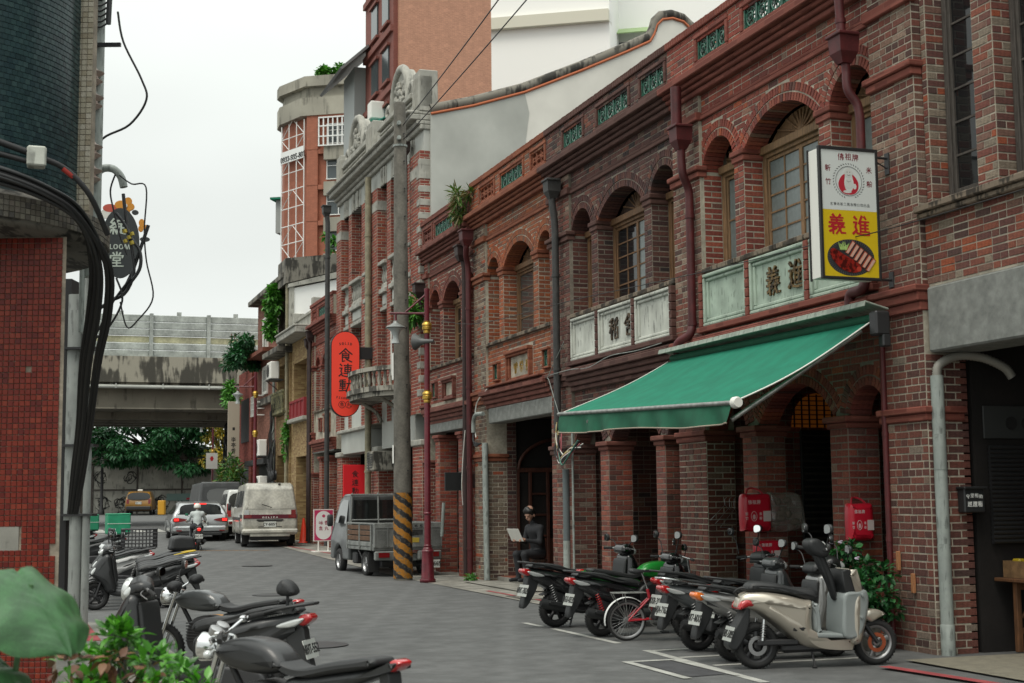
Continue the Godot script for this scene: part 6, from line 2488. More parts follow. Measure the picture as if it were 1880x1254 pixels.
func yellow_house()->void:
	var sm:=34.8
	var root:=thing("yellow_house","yellow brick house with grey canopy, red balcony rail and tall dark doorway","building",Transform3D(row_basis(),row(sm,rise(sm),0)))
	mat("yellow_brick",C(0.36,0.28,0.135),0.9,{"tex":"courses","scale":0.52,"bump":0.2,"hmap":"courses"})
	var b:=MB.new()
	b.xf=TP(V3(sm,0,0))
	for q in [[-36.5,-32.9,6.0,6.75,-0.4,0.0],[-33.45,-32.9,0,5.999,-0.4,0.0],[-36.5,-36.1,0,5.999,-0.4,0.0],[-36.1,-33.45,2.8,4.0,-0.4,0.002],[-36.1,-35.6,0,2.8,-0.4,0.0],[-33.75,-33.452,0,2.8,-0.4,-0.002],[-36.1,-36.0,4.0,5.999,-1.2,-0.4],[-35.9,-33.45,4.0,5.999,-1.3,-1.2]]:
		b.bx(q[0],q[1],q[2],q[3],q[4],q[5])
	put("wall",b,M["yellow_brick"],root)
	b=MB.new()
	b.xf=TP(V3(sm,0,0))
	b.bx(-36.6,-32.95,6.752,6.95,-0.4,0.55,0.02)
	b.bx(-36.6,-32.95,6.952,7.02,-0.4,0.60,0.02)
	b.bx(-36.2,-33.4,3.95,4.08,-0.4,0.22,0.02)
	b.bx(-36.5,-33.0,7.022,7.45,-0.3,-0.1)
	b.bx(-36.55,-32.95,7.452,7.55,-0.35,-0.05,0.01)
	b.bx(-36.6,-36.3,7.4,7.8,-0.4,0.0,0.02)
	b.bx(-33.1,-32.85,7.4,7.9,-0.4,0.0,0.02)
	put("canopy",b,M["stone_pale"],root)
	b=MB.new()
	b.xf=TP(V3(sm,0,0))
	b.bx(-36.1,-33.5,4.10,4.16,0.08,0.14)
	b.bx(-36.1,-33.5,4.62,4.70,0.07,0.15)
	b.bx(-36.1,-33.5,4.161,4.619,0.095,0.12)
	for k in 5:
		b.bx(-36.1+k*0.65-0.03,-36.1+k*0.65+0.03,4.1,4.7,0.06,0.155)
	put("balcony_rail",b,mat("rail_red",C(0.22,0.015,0.02),0.6),root)
	b=MB.new()
	b.xf=TP(V3(sm,0,0))
	b.bx(-35.6,-33.75,0.0,2.8,-0.42,-0.38)
	b.bx(-35.3,-34.2,4.1,5.9,-1.19,-1.17)
	put("doorway",b,M["black"],root)
	b=MB.new()
	b.xf=TP(V3(sm,0,0))
	b.bx(-36.5,-32.9,0.0,7.0,-6.0,-1.4)
	put("inner_wall",b,M["shop_dark"],root)
	downpipe(root,plumb(V3(sm-32.98,6.4,0.1),0.1),0.05,M["pipe_brown"])
	var g:=thing("gable_wall","bright white gable wall with mossy concrete ridge above the yellow house","wall",near_face(36.55,0,0))
	b=MB.new()
	b.plate(PackedVector2Array([V2(0.0,7.3),V2(3.5,7.3),V2(3.5,9.85),V2(0.0,9.0)]),-0.3,0.0)
	put("white_plaster",b,M["white_wall"],g)
	b=MB.new()
	b.plate(PackedVector2Array([V2(-0.15,9.02),V2(3.5,9.87),V2(3.5,10.2),V2(-0.15,9.14)]),-0.5,0.12)
	b.bx(-0.1,0.06,7.3,9.05,-0.3,0.05)
	put("ridge",b,M["stone_pale"],g)
	b=MB.new()
	b.plate(PackedVector2Array([V2(-0.25,9.16),V2(3.5,10.22),V2(3.5,10.55),V2(-0.25,10.05)]),-1.5,0.05)
	put("mossy_coping",b,M["concrete_dark"],g)
func old_houses()->void:
	var sm:=38.0
	var root:=thing("balcony_house","narrow yellow house with a greenish balcony and cables, beyond the yellow brick house","building",Transform3D(row_basis(),row(sm,rise(sm),0)))
	var b:=MB.new()
	b.xf=TP(V3(sm,0,0))
	b.bx(-39.4,-36.6,2.9,4.3,-0.4,0.05)
	b.bx(-36.95,-36.6,0,6.4,-0.4,0.06)
	b.bx(-39.4,-39.05,0,6.4,-0.4,0.06)
	b.bx(-39.05,-36.95,6.1,6.4,-0.4,0.03)
	put("wall",b,M["yellow_brick"],root)
	b=MB.new()
	b.xf=TP(V3(sm,0,0))
	b.bx(-39.3,-36.7,4.32,4.42,-0.4,0.30,0.02)
	b.bx(-39.2,-36.8,5.05,5.15,0.20,0.30,0.02)
	for k in 12:
		b.bx(-39.15+k*0.2,-39.05+k*0.2,4.42,5.05,0.22,0.28)
	put("balcony",b,mat("balcony_green",C(0.25,0.24,0.13),0.8,{"tex":"stain","scale":1.0}),root)
	b=MB.new()
	b.xf=TP(V3(sm,0,0))
	b.bx(-39.05,-36.95,0.0,6.1,-1.5,-1.2)
	b.bx(-39.4,-36.6,0.0,9.0,-6.0,-1.6)
	put("doorway",b,M["shop_dark"],root)
	b=MB.new()
	b.xf=TP(V3(sm,0,0))
	b.bx(-39.6,-36.4,6.42,6.62,-0.6,0.55,0.02)
	put("canopy",b,M["concrete_dark"],root)
	downpipe(root,plumb(V3(sm-36.75,9.0,0.14),0.1),0.06,M["pipe_bamboo"],false)
	downpipe(root,plumb(V3(sm-39.3,6.2,0.16),0.1),0.05,M["pipe_pvc"],false)
	sm=41.0
	root=thing("tall_house","tall brown house with flat concrete eaves and white framed window above the shrubs","building",Transform3D(row_basis(),row(sm,rise(sm),0)))
	b=MB.new()
	b.xf=TP(V3(sm,0,0))
	b.bx(-44.5,-39.6,0.0,9.0,-6.0,-0.05)
	b.bx(-39.6,-37.0,7.0,9.2,-6.0,-0.6)
	put("wall",b,mat("wall_brown",C(0.26,0.12,0.085),0.9,{"tex":"courses","scale":0.5}),root)
	b=MB.new()
	b.xf=TP(V3(sm,0,0))
	b.bx(-44.9,-36.9,9.02,9.22,-6.2,0.30,0.02)
	b.bx(-39.5,-39.1,6.6,9.0,-0.7,0.02)
	b.bx(-44.5,-39.6,4.9,5.15,-0.4,0.12)
	put("eaves",b,M["concrete_dark"],root)
	for k in 2:
		var op:={"cx":sm-42.4+k*0.0,"hw":0.55,"y0":[7.0,5.3][k],"sp":[8.3,6.4][k],"rise":0.0}
		window(root,op,0.02,{"cols":2,"rows":2,"leaves":2,"frame":"cream_white","pane":"pane_dark","jamb":0.06})
	b=MB.new()
	b.xf=TP(V3(sm,0,0))
	b.bx(-44.4,-39.7,2.6,2.8,-0.1,0.45)
	b.bx(-43.8,-40.2,0.0,2.6,-0.1,-0.04)
	put("shop_opening",b,M["black"],root)
	b=MB.new()
	b.xf=TP(V3(sm,0,0))
	b.plate(PackedVector2Array([V2(-44.5,6.7),V2(-39.5,6.7),V2(-39.5,6.85),V2(-44.5,6.85)]),-0.1,0.55)
	put("tile_roof",b,M["terracotta"],root)
	sm=47.0
	root=thing("red_house","narrow red brick house front behind the second maroon lamp post","building",Transform3D(row_basis(),row(sm,rise(sm),0)))
	b=MB.new()
	b.xf=TP(V3(sm,0,0))
	b.bx(-50.0,-44.6,0.0,6.6,-6.0,-0.1)
	b.bx(-45.6,-45.0,0.0,6.7,-0.1,0.10)
	put("wall",b,mat("wall_red",C(0.25,0.06,0.045),0.9,{"tex":"courses","scale":0.5}),root)
	b=MB.new()
	b.xf=TP(V3(sm,0,0))
	b.bx(-50.0,-45.7,0.0,2.6,-0.1,-0.06)
	b.bx(-49.0,-46.2,3.6,5.4,-0.1,-0.06)
	put("dark_opening",b,M["black"],root)
	rng.seed=77
	var spec:=[[37.75,5.55,0.45,"boxy air conditioner on a black bracket above the greenish balcony"],[41.2,2.9,0.3,"large white air conditioner on the brown wall behind the white van"],[41.0,1.55,0.3,"lower cream air conditioner by the electric meters behind the white van"]]
	for q in spec:
		var ac:=thing("air_conditioner",q[3],"air conditioner",Transform3D(row_basis(),row(q[0],q[1]+rise(q[0]),q[2])))
		b=MB.new()
		b.bx(-0.4,0.4,0.0,0.62,-0.16,0.16,0.03)
		put("case",b,M["cream_white"],ac)
		b=MB.new()
		b.xf=Transform3D(RX(PI/2),V3(-0.1,0.31,0.16))
		b.lathe([V2(0.23,0.0),V2(0.23,0.015),V2(0.0,0.015)],16)
		put("fan_grille",b,M["dark_metal"],ac)
		b=MB.new()
		b.bx(-0.42,0.42,-0.05,0.0,-0.30,0.20)
		b.tube([V3(-0.35,-0.4,-0.3),V3(-0.35,-0.03,0.16)],0.015,4)
		put("bracket",b,M["dark_metal"],ac)
	var wf:=thing("window_cage","white metal frame jutting from the brown wall beside the maroon lamp post","frame",Transform3D(row_basis(),row(43.4,4.95,0.25)))
	b=MB.new()
	for y in [0.0,0.25,0.5,0.75]:
		b.bx(-0.7,0.7,y-0.02,y+0.02,-0.02,0.02)
		b.bx(0.68,0.72,y-0.02,y+0.02,-0.5,0.0)
	for k in 6:
		b.bx(-0.7+k*0.28-0.02,-0.7+k*0.28+0.02,0.0,0.75,-0.018,0.022)
	put("bars",b,M["cream_white"],wf)
	var mt:=thing("electric_meters","cluster of dark round electric meters and cables on the wall behind the white van","meters",Transform3D(row_basis(),row(38.7,1.35+rise(38.7),0.2)))
	for k in 6:
		b=MB.new()
		b.xf=Transform3D(RX(PI/2),V3((k%2)*0.55-0.3,(k/2)*0.42,0.0))
		b.lathe([V2(0.19,0.0),V2(0.18,0.12),V2(0.14,0.18),V2(0.0,0.20)],14)
		put("meter",b,M["dark_metal"],mt)
	b=MB.new()
	for k in 14:
		var p:=V3(rr(-0.8,0.6),rr(1.2,3.4),rr(0.0,0.2))
		b.tube(bend([p,V3(rr(-0.9,0.8),rr(0.6,2.2),0.15),V3(rr(-0.5,0.5),rr(0.0,1.0),0.1)],5),rr(0.012,0.03),5)
	put("cable",b,M["black"],mt)
	var mp:=thing("meter_pole","weathered pole hung with black transformers and cable loops beyond the banner","utility pole",Transform3D(row_basis(),row(56.5,rise(56.5),-0.7)))
	b=MB.new()
	b.tube(plumb(V3(0,5.4,0),0.0),0.14,10)
	put("shaft",b,M["concrete_dark"],mp)
	b=MB.new()
	for k in 9:
		b.blob(V3(rr(-0.3,0.3),rr(2.4,4.6),rr(0.0,0.3)),V3(rr(0.12,0.28),rr(0.15,0.4),0.16),5)
	for k in 12:
		b.tube(bend([V3(rr(-0.6,0.4),rr(4.0,5.0),0.2),V3(rr(-0.8,0.6),rr(2.4,3.6),0.3),V3(rr(-0.4,0.6),rr(1.0,2.4),0.2)],5),0.03,5)
	put("meters",b,M["black"],mp)
func concrete_frame()->void:
	var root:=thing("concrete_frame","bare concrete column and beam stub with rusty rods sticking up, beside the overpass","frame",near_face(47.6,rise(47.6),0.0))
	var b:=MB.new()
	b.bx(-0.68,-0.36,0.0,6.75,-0.16,0.16,0.02)
	b.bx(-0.85,0.95,6.75,6.98,-0.2,0.2,0.02)
	put("column",b,M["concrete_dark"],root)
	b=MB.new()
	for x in [-0.58,-0.44]:
		b.tube([V3(x,6.9,0),V3(x,8.15,0)],0.022,5)
	put("rod",b,mat("rust",C(0.10,0.035,0.02),0.9),root)
	root=thing("shop_banner","tall beige hanging banner with black brush characters on the concrete column","banner",near_face(46.0,2.95+rise(46),0.66))
	b=MB.new()
	b.bx(-0.24,0.24,0.0,2.25,-0.05,0.0,0.01)
	put("cloth",b,mat("banner_beige",C(0.42,0.37,0.29),0.8),root)
	b=MB.new()
	var s:="李亭香"
	for i in 3:
		glyph(b,s[i],V2(-0.11,0.60-i*0.23),0.21,0.0,0.006,0.11)
	b.plate(rect2(-0.05,1.08,0.05,1.2),0.0,0.004)
	put("lettering",b,M["ink"],root)
func backdrop()->void:
	apartment()
	tile_tower()
	white_blocks()
func win_simple(root:Node3D,x:float,y:float,z:float,w:float,h:float,frame:String)->void:
	var b:=MB.new()
	b.bx(x-w*0.5,x+w*0.5,y-h*0.5,y+h*0.5,z-0.04,z+0.0)
	var o:=put("window",b,mat("far_glass",C(0.07,0.085,0.09),0.12),root)
	b=MB.new()
	var t:=0.07
	for q in [[-0.5,0.5,-0.5,-0.5],[-0.5,0.5,0.5,0.5]]:
		b.bx(x+w*q[0]- t,x+w*q[1]+t,y+h*q[2]- t*0.5,y+h*q[2]+t*0.5,z,z+0.08)
	for q in [-0.5,0.0,0.5]:
		b.bx(x+w*q-t*0.5,x+w*q+t*0.5,y-h*0.5,y+h*0.5,z,z+0.075)
	b.bx(x-w*0.5,x+w*0.5,y+h*0.18-t*0.4,y+h*0.18+t*0.4,z,z+0.07)
	put("frame",b,M[frame],o)
	if rng.randf()<0.6:
		b=MB.new()
		b.bx(x+0.1,x+w*0.45,y-h*0.45,y+h*0.1,z+0.002,z+0.01)
		put("blind",b,M["far_blind"],o)
func apartment()->void:
	mat("far_blind",C(0.35,0.38,0.38),0.7)
	var root:=thing("apartment_block","brown tiled apartment block with beige balconies and a steel frame up its side","building",Transform3D(RY(-0.21),V3(-17.4,0,-120.0)))
	var brown:=mat("apart_tile",C(0.40,0.135,0.075),0.7,{"tex":"fine_tile","scale":0.35})
	var b:=MB.new()
	var fp:=PackedVector2Array([V2(0,0),V2(9.0,0),V2(9.0,14.0),V2(-3.2,14.0),V2(-3.6,3.2),V2(-3.0,2.2)])
	b.xf=Transform3D(RX(PI/2),Vector3.ZERO)
	for i in fp.size():
		fp[i].y=-fp[i].y
	b.plate(fp,-34.6,0.0)
	put("wall",b,brown,root)
	b=MB.new()
	b.xf=Transform3D(RX(PI/2),Vector3.ZERO)
	var top:=PackedVector2Array()
	for p in fp:
		top.append(V2(2.7,-7.0)+(p-V2(2.7,-7.0))*1.0)
	b.plate(top,-37.2,-34.605)
	var cor:=PackedVector2Array()
	for p in fp:
		cor.append(V2(2.7,-7.0)+(p-V2(2.7,-7.0))*1.07)
	b.plate(cor,-38.1,-37.205)
	b.plate(PackedVector2Array([V2(-0.5,0.5),V2(9.5,0.5),V2(9.5,-14.5),V2(-4.0,-14.5),V2(-4.2,-3.4),V2(-3.4,-1.9)]),-36.2,-34.61)
	put("parapet",b,mat("apart_beige",C(0.42,0.40,0.34),0.85,{"tex":"streak","scale":0.06}),root)
	for f in 10:
		var y:=33.0-f*3.12
		var fb:=MB.new()
		fb.bx(1.05,9.02,y+1.35,y+1.75,0.0,0.40)
		fb.bx(0.0,1.0,y-1.45,y+1.75,0.0,0.38)
		put("floor_band",fb,brown,root)
		rng.seed=400+f
		win_simple(root,2.8,y,0.06,2.1,1.7,"white")
		win_simple(root,6.6,y,0.06,2.6,1.7,"white")
		var bb:=MB.new()
		bb.bx(1.6,3.9,y-2.35,y-1.15,0.0,0.55)
		put("balcony",bb,M["apart_beige"],root)
		bb=MB.new()
		var rings:=[]
		for k in [[y-2.4,0.9],[y-1.2,1.0]]:
			var r:=PackedVector3Array()
			for i in 13:
				var a:=PI*i/12.0
				r.append(V3(6.9+cos(a)*1.75*k[1],k[0],sin(a)*1.1*k[1]))
			r.append(V3(5.1,k[0],-0.1))
			rings.append(r)
		bb.loft(rings)
		var rb:=put("round_balcony",bb,M["apart_beige"],root)
		bb=MB.new()
		var rail:=[]
		for i in 13:
			var a:=PI*i/12.0
			rail.append(V3(6.9+cos(a)*1.7,y-0.75,sin(a)*1.05))
			if i%2==0:
				bb.tube([rail[i],rail[i]- V3(0,0.45,0)],0.05,4)
		bb.tube(rail,0.06,4)
		put("railing",bb,M["white"],rb)
	var cg:=MB.new()
	for k in 10:
		cg.bx(1.15+k*0.42,1.25+k*0.42,31.8,34.3,0.62,0.72)
	for y in [31.8,32.6,33.5,34.25]:
		cg.bx(1.15,5.05,y,y+0.1,0.6,0.74)
	put("window_cage",cg,M["white"],root)
	var u:=V3(-3.0,0,-2.2).normalized()
	var n:=V3(-2.2,0,3.0).normalized()*0.35
	var fr:=MB.new()
	var L:=3.55
	for k in 4:
		var o:=u*(0.1+k*L/3.0)+n
		fr.tube([o+V3(0,8,0),o+V3(0,34.4,0)],0.05,5)
	for k in 18:
		var y:=8.2+k*1.56
		fr.tube([u*0.1+n+V3(0,y,0),u*(0.1+L)+n+V3(0,y,0)],0.045,5)
		if k%2==0 and k<17:
			fr.tube([u*0.1+n+V3(0,y,0),u*(0.1+L*0.5)+n+V3(0,y+1.56,0),u*(0.1+L)+n+V3(0,y,0)],0.04,4)
		elif k%3==0:
			fr.tube([u*0.1+n+V3(0,y+1.5,0),u*(0.1+L*0.5)+n+V3(0,y,0),u*(0.1+L)+n+V3(0,y+1.5,0)],0.04,4)
	put("steel_frame",fr,M["white"],root)
	var bn:=MB.new()
	var bt:=Transform3D(Basis(-u,Vector3.UP,n.normalized()),u*1.85+n*1.3+V3(0,31.0,0))
	bn.xf=bt
	bn.bx(-1.8,1.8,0.0,1.05,-0.05,0.0)
	var bo:=put("phone_banner",bn,M["white"],root)
	latin(bo,"lettering","0933-935-801",bt*TP(V3(0.15,0.32,0.02)),0.45,M["ink"],true,1.0,0.02)
	for f in 8:
		var y:=31.0-f*3.12
		var wb:=MB.new()
		wb.bx(-3.75,-3.62,y-0.5,y+0.6,-5.2,-4.0)
		put("window",wb,M["far_glass"],root)
	for q in [[28.6,1],[20.5,0]]:
		var ab:=MB.new()
		ab.bx(-4.9,-3.7,q[0]- 3.0,q[0],-6.5,-5.0)
		put("window_cage",ab,mat("cage_grey",C(0.30,0.32,0.31),0.6),root)
		ab=MB.new()
		ab.bx(-5.3,-3.6,q[0]+0.01,q[0]+0.2,-7.0,-4.6)
		put("window_awning",ab,M["awning"] if q[1] else M["concrete_dark"],root)
	var ac:=MB.new()
	ac.bx(4.2,5.5,28.5,29.6,0.4,0.9,0.05)
	put("air_conditioner",ac,M["white"],root)
	ac=MB.new()
	ac.xf=Transform3D(RX(PI/2),V3(4.75,29.05,0.9))
	ac.lathe([V2(0.42,0),V2(0.42,0.03),V2(0,0.03)],16)
	put("fan_grille",ac,M["cage_grey"],root)
func tile_tower()->void:
	var root:=thing("tile_tower","tall salmon tiled tower block, its blank end wall rising above the mansion","building",Transform3D(near_face(0,0,0).basis,V3(-5.95,0,-75.0)))
	var salmon:=mat("salmon_tile",C(0.56,0.285,0.185),0.75,{"tex":"fine_tile","scale":0.5})
	var b:=MB.new()
	b.bx(0.0,5.25,0.0,21.2,-7.0,0.0)
	put("lower_wall",b,mat("salmon_deep",C(0.52,0.225,0.125),0.75,{"tex":"fine_tile","scale":0.5}),root)
	b=MB.new()
	b.bx(0.0,5.25,21.2,36.0,-7.0,0.0)
	put("upper_wall",b,salmon,root)
	b=MB.new()
	b.bx(-0.25,-0.003,0.0,36.0,-7.0,-0.35)
	put("side_wall",b,mat("side_red",C(0.24,0.075,0.055),0.75,{"tex":"fine_tile","scale":0.5}),root)
	for f in 5:
		var y:=18.0+f*3.3
		for k in 2:
			var w:=MB.new()
			w.bx(-0.34,-0.251,y,y+1.9,-2.6-k*2.6,-1.2-k*2.6)
			var o:=put("window",w,M["far_glass"],root)
			w=MB.new()
			w.bx(-0.45,-0.30,y-0.15,y,-2.8-k*2.6,-1.0-k*2.6)
			w.bx(-0.45,-0.30,y+1.9,y+2.05,-2.8-k*2.6,-1.0-k*2.6)
			put("frame",w,M["side_red"],o)
		w_band(root,y+2.5)
	b=MB.new()
	b.bx(-0.9,0.6,18.0,27.0,-10.0,-7.1)
	put("penthouse",b,M["cage_grey"],root)
	b=MB.new()
	b.xf=Transform3D(RZ(0.75),V3(-0.7,27.6,-8.6))
	b.box(Vector3.ZERO,V3(3.6,0.15,6.0))
	put("sheet_roof",b,mat("sheet_grey",C(0.16,0.16,0.16),0.7),root)
	b=MB.new()
	b.xf=Transform3D(RZ(0.55),V3(-0.95,22.15,-2.4))
	b.box(Vector3.ZERO,V3(1.7,0.06,3.2))
	put("window_awning",b,mat("sheet_green",C(0.02,0.22,0.16),0.6),root)
	b=MB.new()
	for k in 8:
		b.bx(-1.42,-1.36,18.6,21.8,-3.9+k*0.42,-3.84+k*0.42)
	for k in 5:
		b.bx(-1.43,-1.37,18.6+k*0.75,18.66+k*0.75,-3.9,-0.85)
		b.bx(-1.43,-0.3,18.6+k*0.75,18.66+k*0.75,-0.9,-0.84)
	for k in 3:
		b.bx(-1.42+k*0.5,-1.36+k*0.5,18.6,22.0,-0.9,-0.84)
	put("window_cage",b,M["white"],root)
	b=MB.new()
	b.bx(-1.1,-0.3,22.6,23.6,-2.9,-2.1,0.05)
	put("air_conditioner",b,M["cream_white"],root)
func w_band(root:Node3D,y:float)->void:
	var b:=MB.new()
	b.bx(-0.42,-0.252,y,y+0.35,-7.0,-0.36)
	put("floor_band",b,M["side_red"],root)
func white_blocks()->void:
	var root:=thing("white_block","big white rendered block with horizontal ledges filling the skyline behind the gable","building",Transform3D(RY(-0.21),V3(-2.0,0,-95.0)))
	var b:=MB.new()
	b.bx(0.0,9.0,0.0,46.0,-14.0,0.0)
	put("wall",b,M["white_wall"],root)
	b=MB.new()
	b.bx(-0.05,9.0,33.6,34.4,-1.0,0.45)
	var lg:=MB.new()
	lg.bx(-0.05,9.0,24.0,24.6,-1.0,0.35)
	put("ledge",lg,mat("white_ledge",C(0.62,0.60,0.50),0.85),root)
	put("ledge",b,mat("white_ledge",C(0.62,0.60,0.50),0.85),root)
	root=thing("white_block","white block further right with a small window under a green sheet awning","building",Transform3D(RY(-0.21),V3(6.9,0,-98.0)))
	b=MB.new()
	b.bx(0.0,26.0,0.0,42.0,-14.0,0.0)
	put("wall",b,M["white_wall"],root)
	win_simple(root,2.0,32.4,0.05,2.4,2.6,"cream_white")
	b=MB.new()
	b.xf=Transform3D(RX(0.5),V3(2.2,34.3,0.6))
	b.box(Vector3.ZERO,V3(3.6,0.08,1.5))
	put("window_awning",b,mat("sheet_lime",C(0.30,0.42,0.20),0.6),root)
func overpass()->void:
	var root:=thing("overpass","concrete road overpass with pale noise barriers crossing above the end of the street","bridge",near_face(52.0,0.0,3.0))
	var b:=MB.new()
	b.bx(-30,14,5.72,5.78,-10.5,0.0)
	b.bx(-30,14,5.78,7.0,-0.9,-0.35)
	b.bx(-30,14,5.78,7.0,-10.5,-9.9)
	for k in 4:
		b.bx(-30,14,5.40,5.79,-3.2-k*2.0,-2.4-k*2.0)
	put("girder",b,mat("girder",C(0.27,0.245,0.20),0.9,{"tex":"streak","scale":0.12,"bump":0.1}),root)
	b=MB.new()
	b.bx(-30,14,6.88,8.02,-0.30,0.30)
	b.bx(-30,14,6.72,6.88,-10.5,0.12)
	put("parapet",b,mat("parapet_stain",C(0.34,0.325,0.28),0.92,{"tex":"stain","scale":0.16,"bump":0.2}),root)
	b=MB.new()
	b.tube([V3(-30,6.72,0.22),V3(14,6.66,0.22)],0.085,8)
	for k in 22:
		b.bx(-30+k*2.0,-29.95+k*2.0,6.6,6.82,0.1,0.32)
	put("drain_pipe",b,M["plaster_grey"],root)
	mat("barrier",C(0.46,0.50,0.48),0.6,{"tex":"grime","scale":0.3})
	mat("barrier_yellow",C(0.56,0.55,0.36),0.5,{"tex":"grime","scale":0.3})
	for k in 16:
		var x:=-28.0+k*2.5
		var pb:=MB.new()
		pb.bx(x-0.08,x+0.08,8.0,9.95,-0.12,0.16)
		put("barrier_post",pb,M["barrier"],root)
		for r in 6:
			pb=MB.new()
			pb.bx(x+0.085,x+2.415,8.02+r*0.315,8.02+r*0.315+0.295,-0.05,0.06 if r!=2 else 0.0,0.02)
			put("barrier_panel",pb,M["barrier_yellow"] if r==2 else M["barrier"],root)
		pb=MB.new()
		pb.bx(x+1.1,x+1.3,9.9,10.05,-0.03,0.05)
		put("barrier_clip",pb,M["barrier"],root)
	b=MB.new()
	for q in [[-9.1,-7.9,-2.5,-0.4],[-9.1,-7.9,-10.4,-8.3]]:
		b.bx(q[0],q[1],0.4,5.72,q[2],q[3],0.05)
	put("pier",b,M["concrete_dark"],root)
	graffiti_wall()
	var bl:=thing("park_lamp","short black lantern lamp post in front of the graffiti wall","street lamp",TP(row(90.9,rise(90.9),3.47)))
	b=MB.new()
	b.lathe([V2(0.22,0.0),V2(0.22,0.3),V2(0.12,0.4),V2(0.09,3.4),V2(0.14,3.45)],12)
	put("post",b,M["black"],bl)
	b=MB.new()
	b.lathe([V2(0.12,3.45),V2(0.26,3.95),V2(0.30,3.97),V2(0.12,4.1),V2(0.0,4.12)],8)
	put("lantern",b,M["clear_lens"],bl)
func graffiti_wall()->void:
	var root:=thing("graffiti_wall","long white panel wall covered in black line graffiti faces beyond the overpass","wall",Transform3D(RY(0.02),V3(-25.2,0.8,-101.5)))
	var mm:=mat("graffiti_panel",C(0.42,0.41,0.37),0.85,{"tex":"streak","scale":0.2})
	for k in 3:
		for r in 2:
			var b:=MB.new()
			b.bx(-4.6+k*3.15,-1.55+k*3.15,0.05+r*1.75,1.70+r*1.75,-0.1,0.0,0.02)
			put("wall_panel",b,mm,root)
	var b:=MB.new()
	for k in 4:
		b.bx(-4.7+k*3.15,-4.6+k*3.15,0.0,3.55,-0.12,0.06)
	b.bx(-4.7,4.85,1.70,1.80,-0.1,0.05)
	b.bx(-4.7,4.85,3.45,3.56,-0.1,0.05)
	put("frame",b,M["timber_grey"],root)
	rng.seed=12
	var g:=MB.new()
	for k in 11:
		var c:=V2(-4.0+(k%6)*1.45+rr(-0.2,0.2),0.8 if k<6 else 2.6)
		if k>=9:
			c=V2(-4.0+(k-9)*1.9,2.6)
		elif k>=6:
			c=V2(-3.6+(k-6)*2.9+0.9,0.75)
		for q in 5:
			var pts:=[]
			var r0:=rr(0.15,0.62)
			var a0:=rr(0,TAU)
			var off:=V2(rr(-0.2,0.2),rr(-0.15,0.15))
			var m:=10
			for i in m:
				var a:=a0+rr(2.5,5.5)*i/m
				pts.append(V3(c.x+off.x+cos(a)*r0*rr(0.75,1.1),c.y+off.y+sin(a)*r0*rr(0.75,1.1),0.012))
			g.tube(pts,0.022,4)
	put("graffiti_line",g,M["ink"],root)
	b=MB.new()
	b.bx(0.6,4.0,0.95,1.45,0.08,0.10)
	put("banner_cloth",b,mat("banner_teal",C(0.16,0.24,0.22),0.8),root)
	b=MB.new()
	b.bx(2.0,3.2,1.02,1.15,0.101,0.11)
	put("banner_stripe",b,M["ink_red"],root)
	var bank:=thing("retaining_wall","dark retaining wall and earth bank above the graffiti panels under the tree","wall",TP(V3(-25.0,0.8,-103.5)))
	b=MB.new()
	b.plate(PackedVector2Array([V2(-14,0),V2(10.5,0),V2(10.5,3.2),V2(7.0,4.0),V2(2.0,5.0),V2(-14,5.6)]),-3.0,0.0)
	put("bank",b,mat("earth",C(0.06,0.052,0.042),0.95,{"tex":"grime","scale":0.3}),bank)
	var hut:=thing("brick_hut","low ruined brick hut with rusty arch beside the graffiti wall","building",TP(V3(-18.6,0.85,-100.0)))
	b=MB.new()
	b.bx(-2.0,2.0,0.0,3.2,-3.0,0.0)
	put("wall",b,mat("hut_wall",C(0.20,0.17,0.14),0.9,{"tex":"stain","scale":0.3}),hut)
	b=MB.new()
	b.plate(ellipse(0.4,0.0,1.0,1.9,20,0.0,PI),0.0,0.03)
	put("arch",b,mat("rust_red",C(0.13,0.04,0.025),0.9,{"tex":"stain","scale":0.5}),hut)
	b=MB.new()
	b.xf=Transform3D(RX(0.2),V3(0,3.4,-1.0))
	b.box(Vector3.ZERO,V3(4.6,0.12,4.0))
	put("roof",b,M["concrete_dark"],hut)
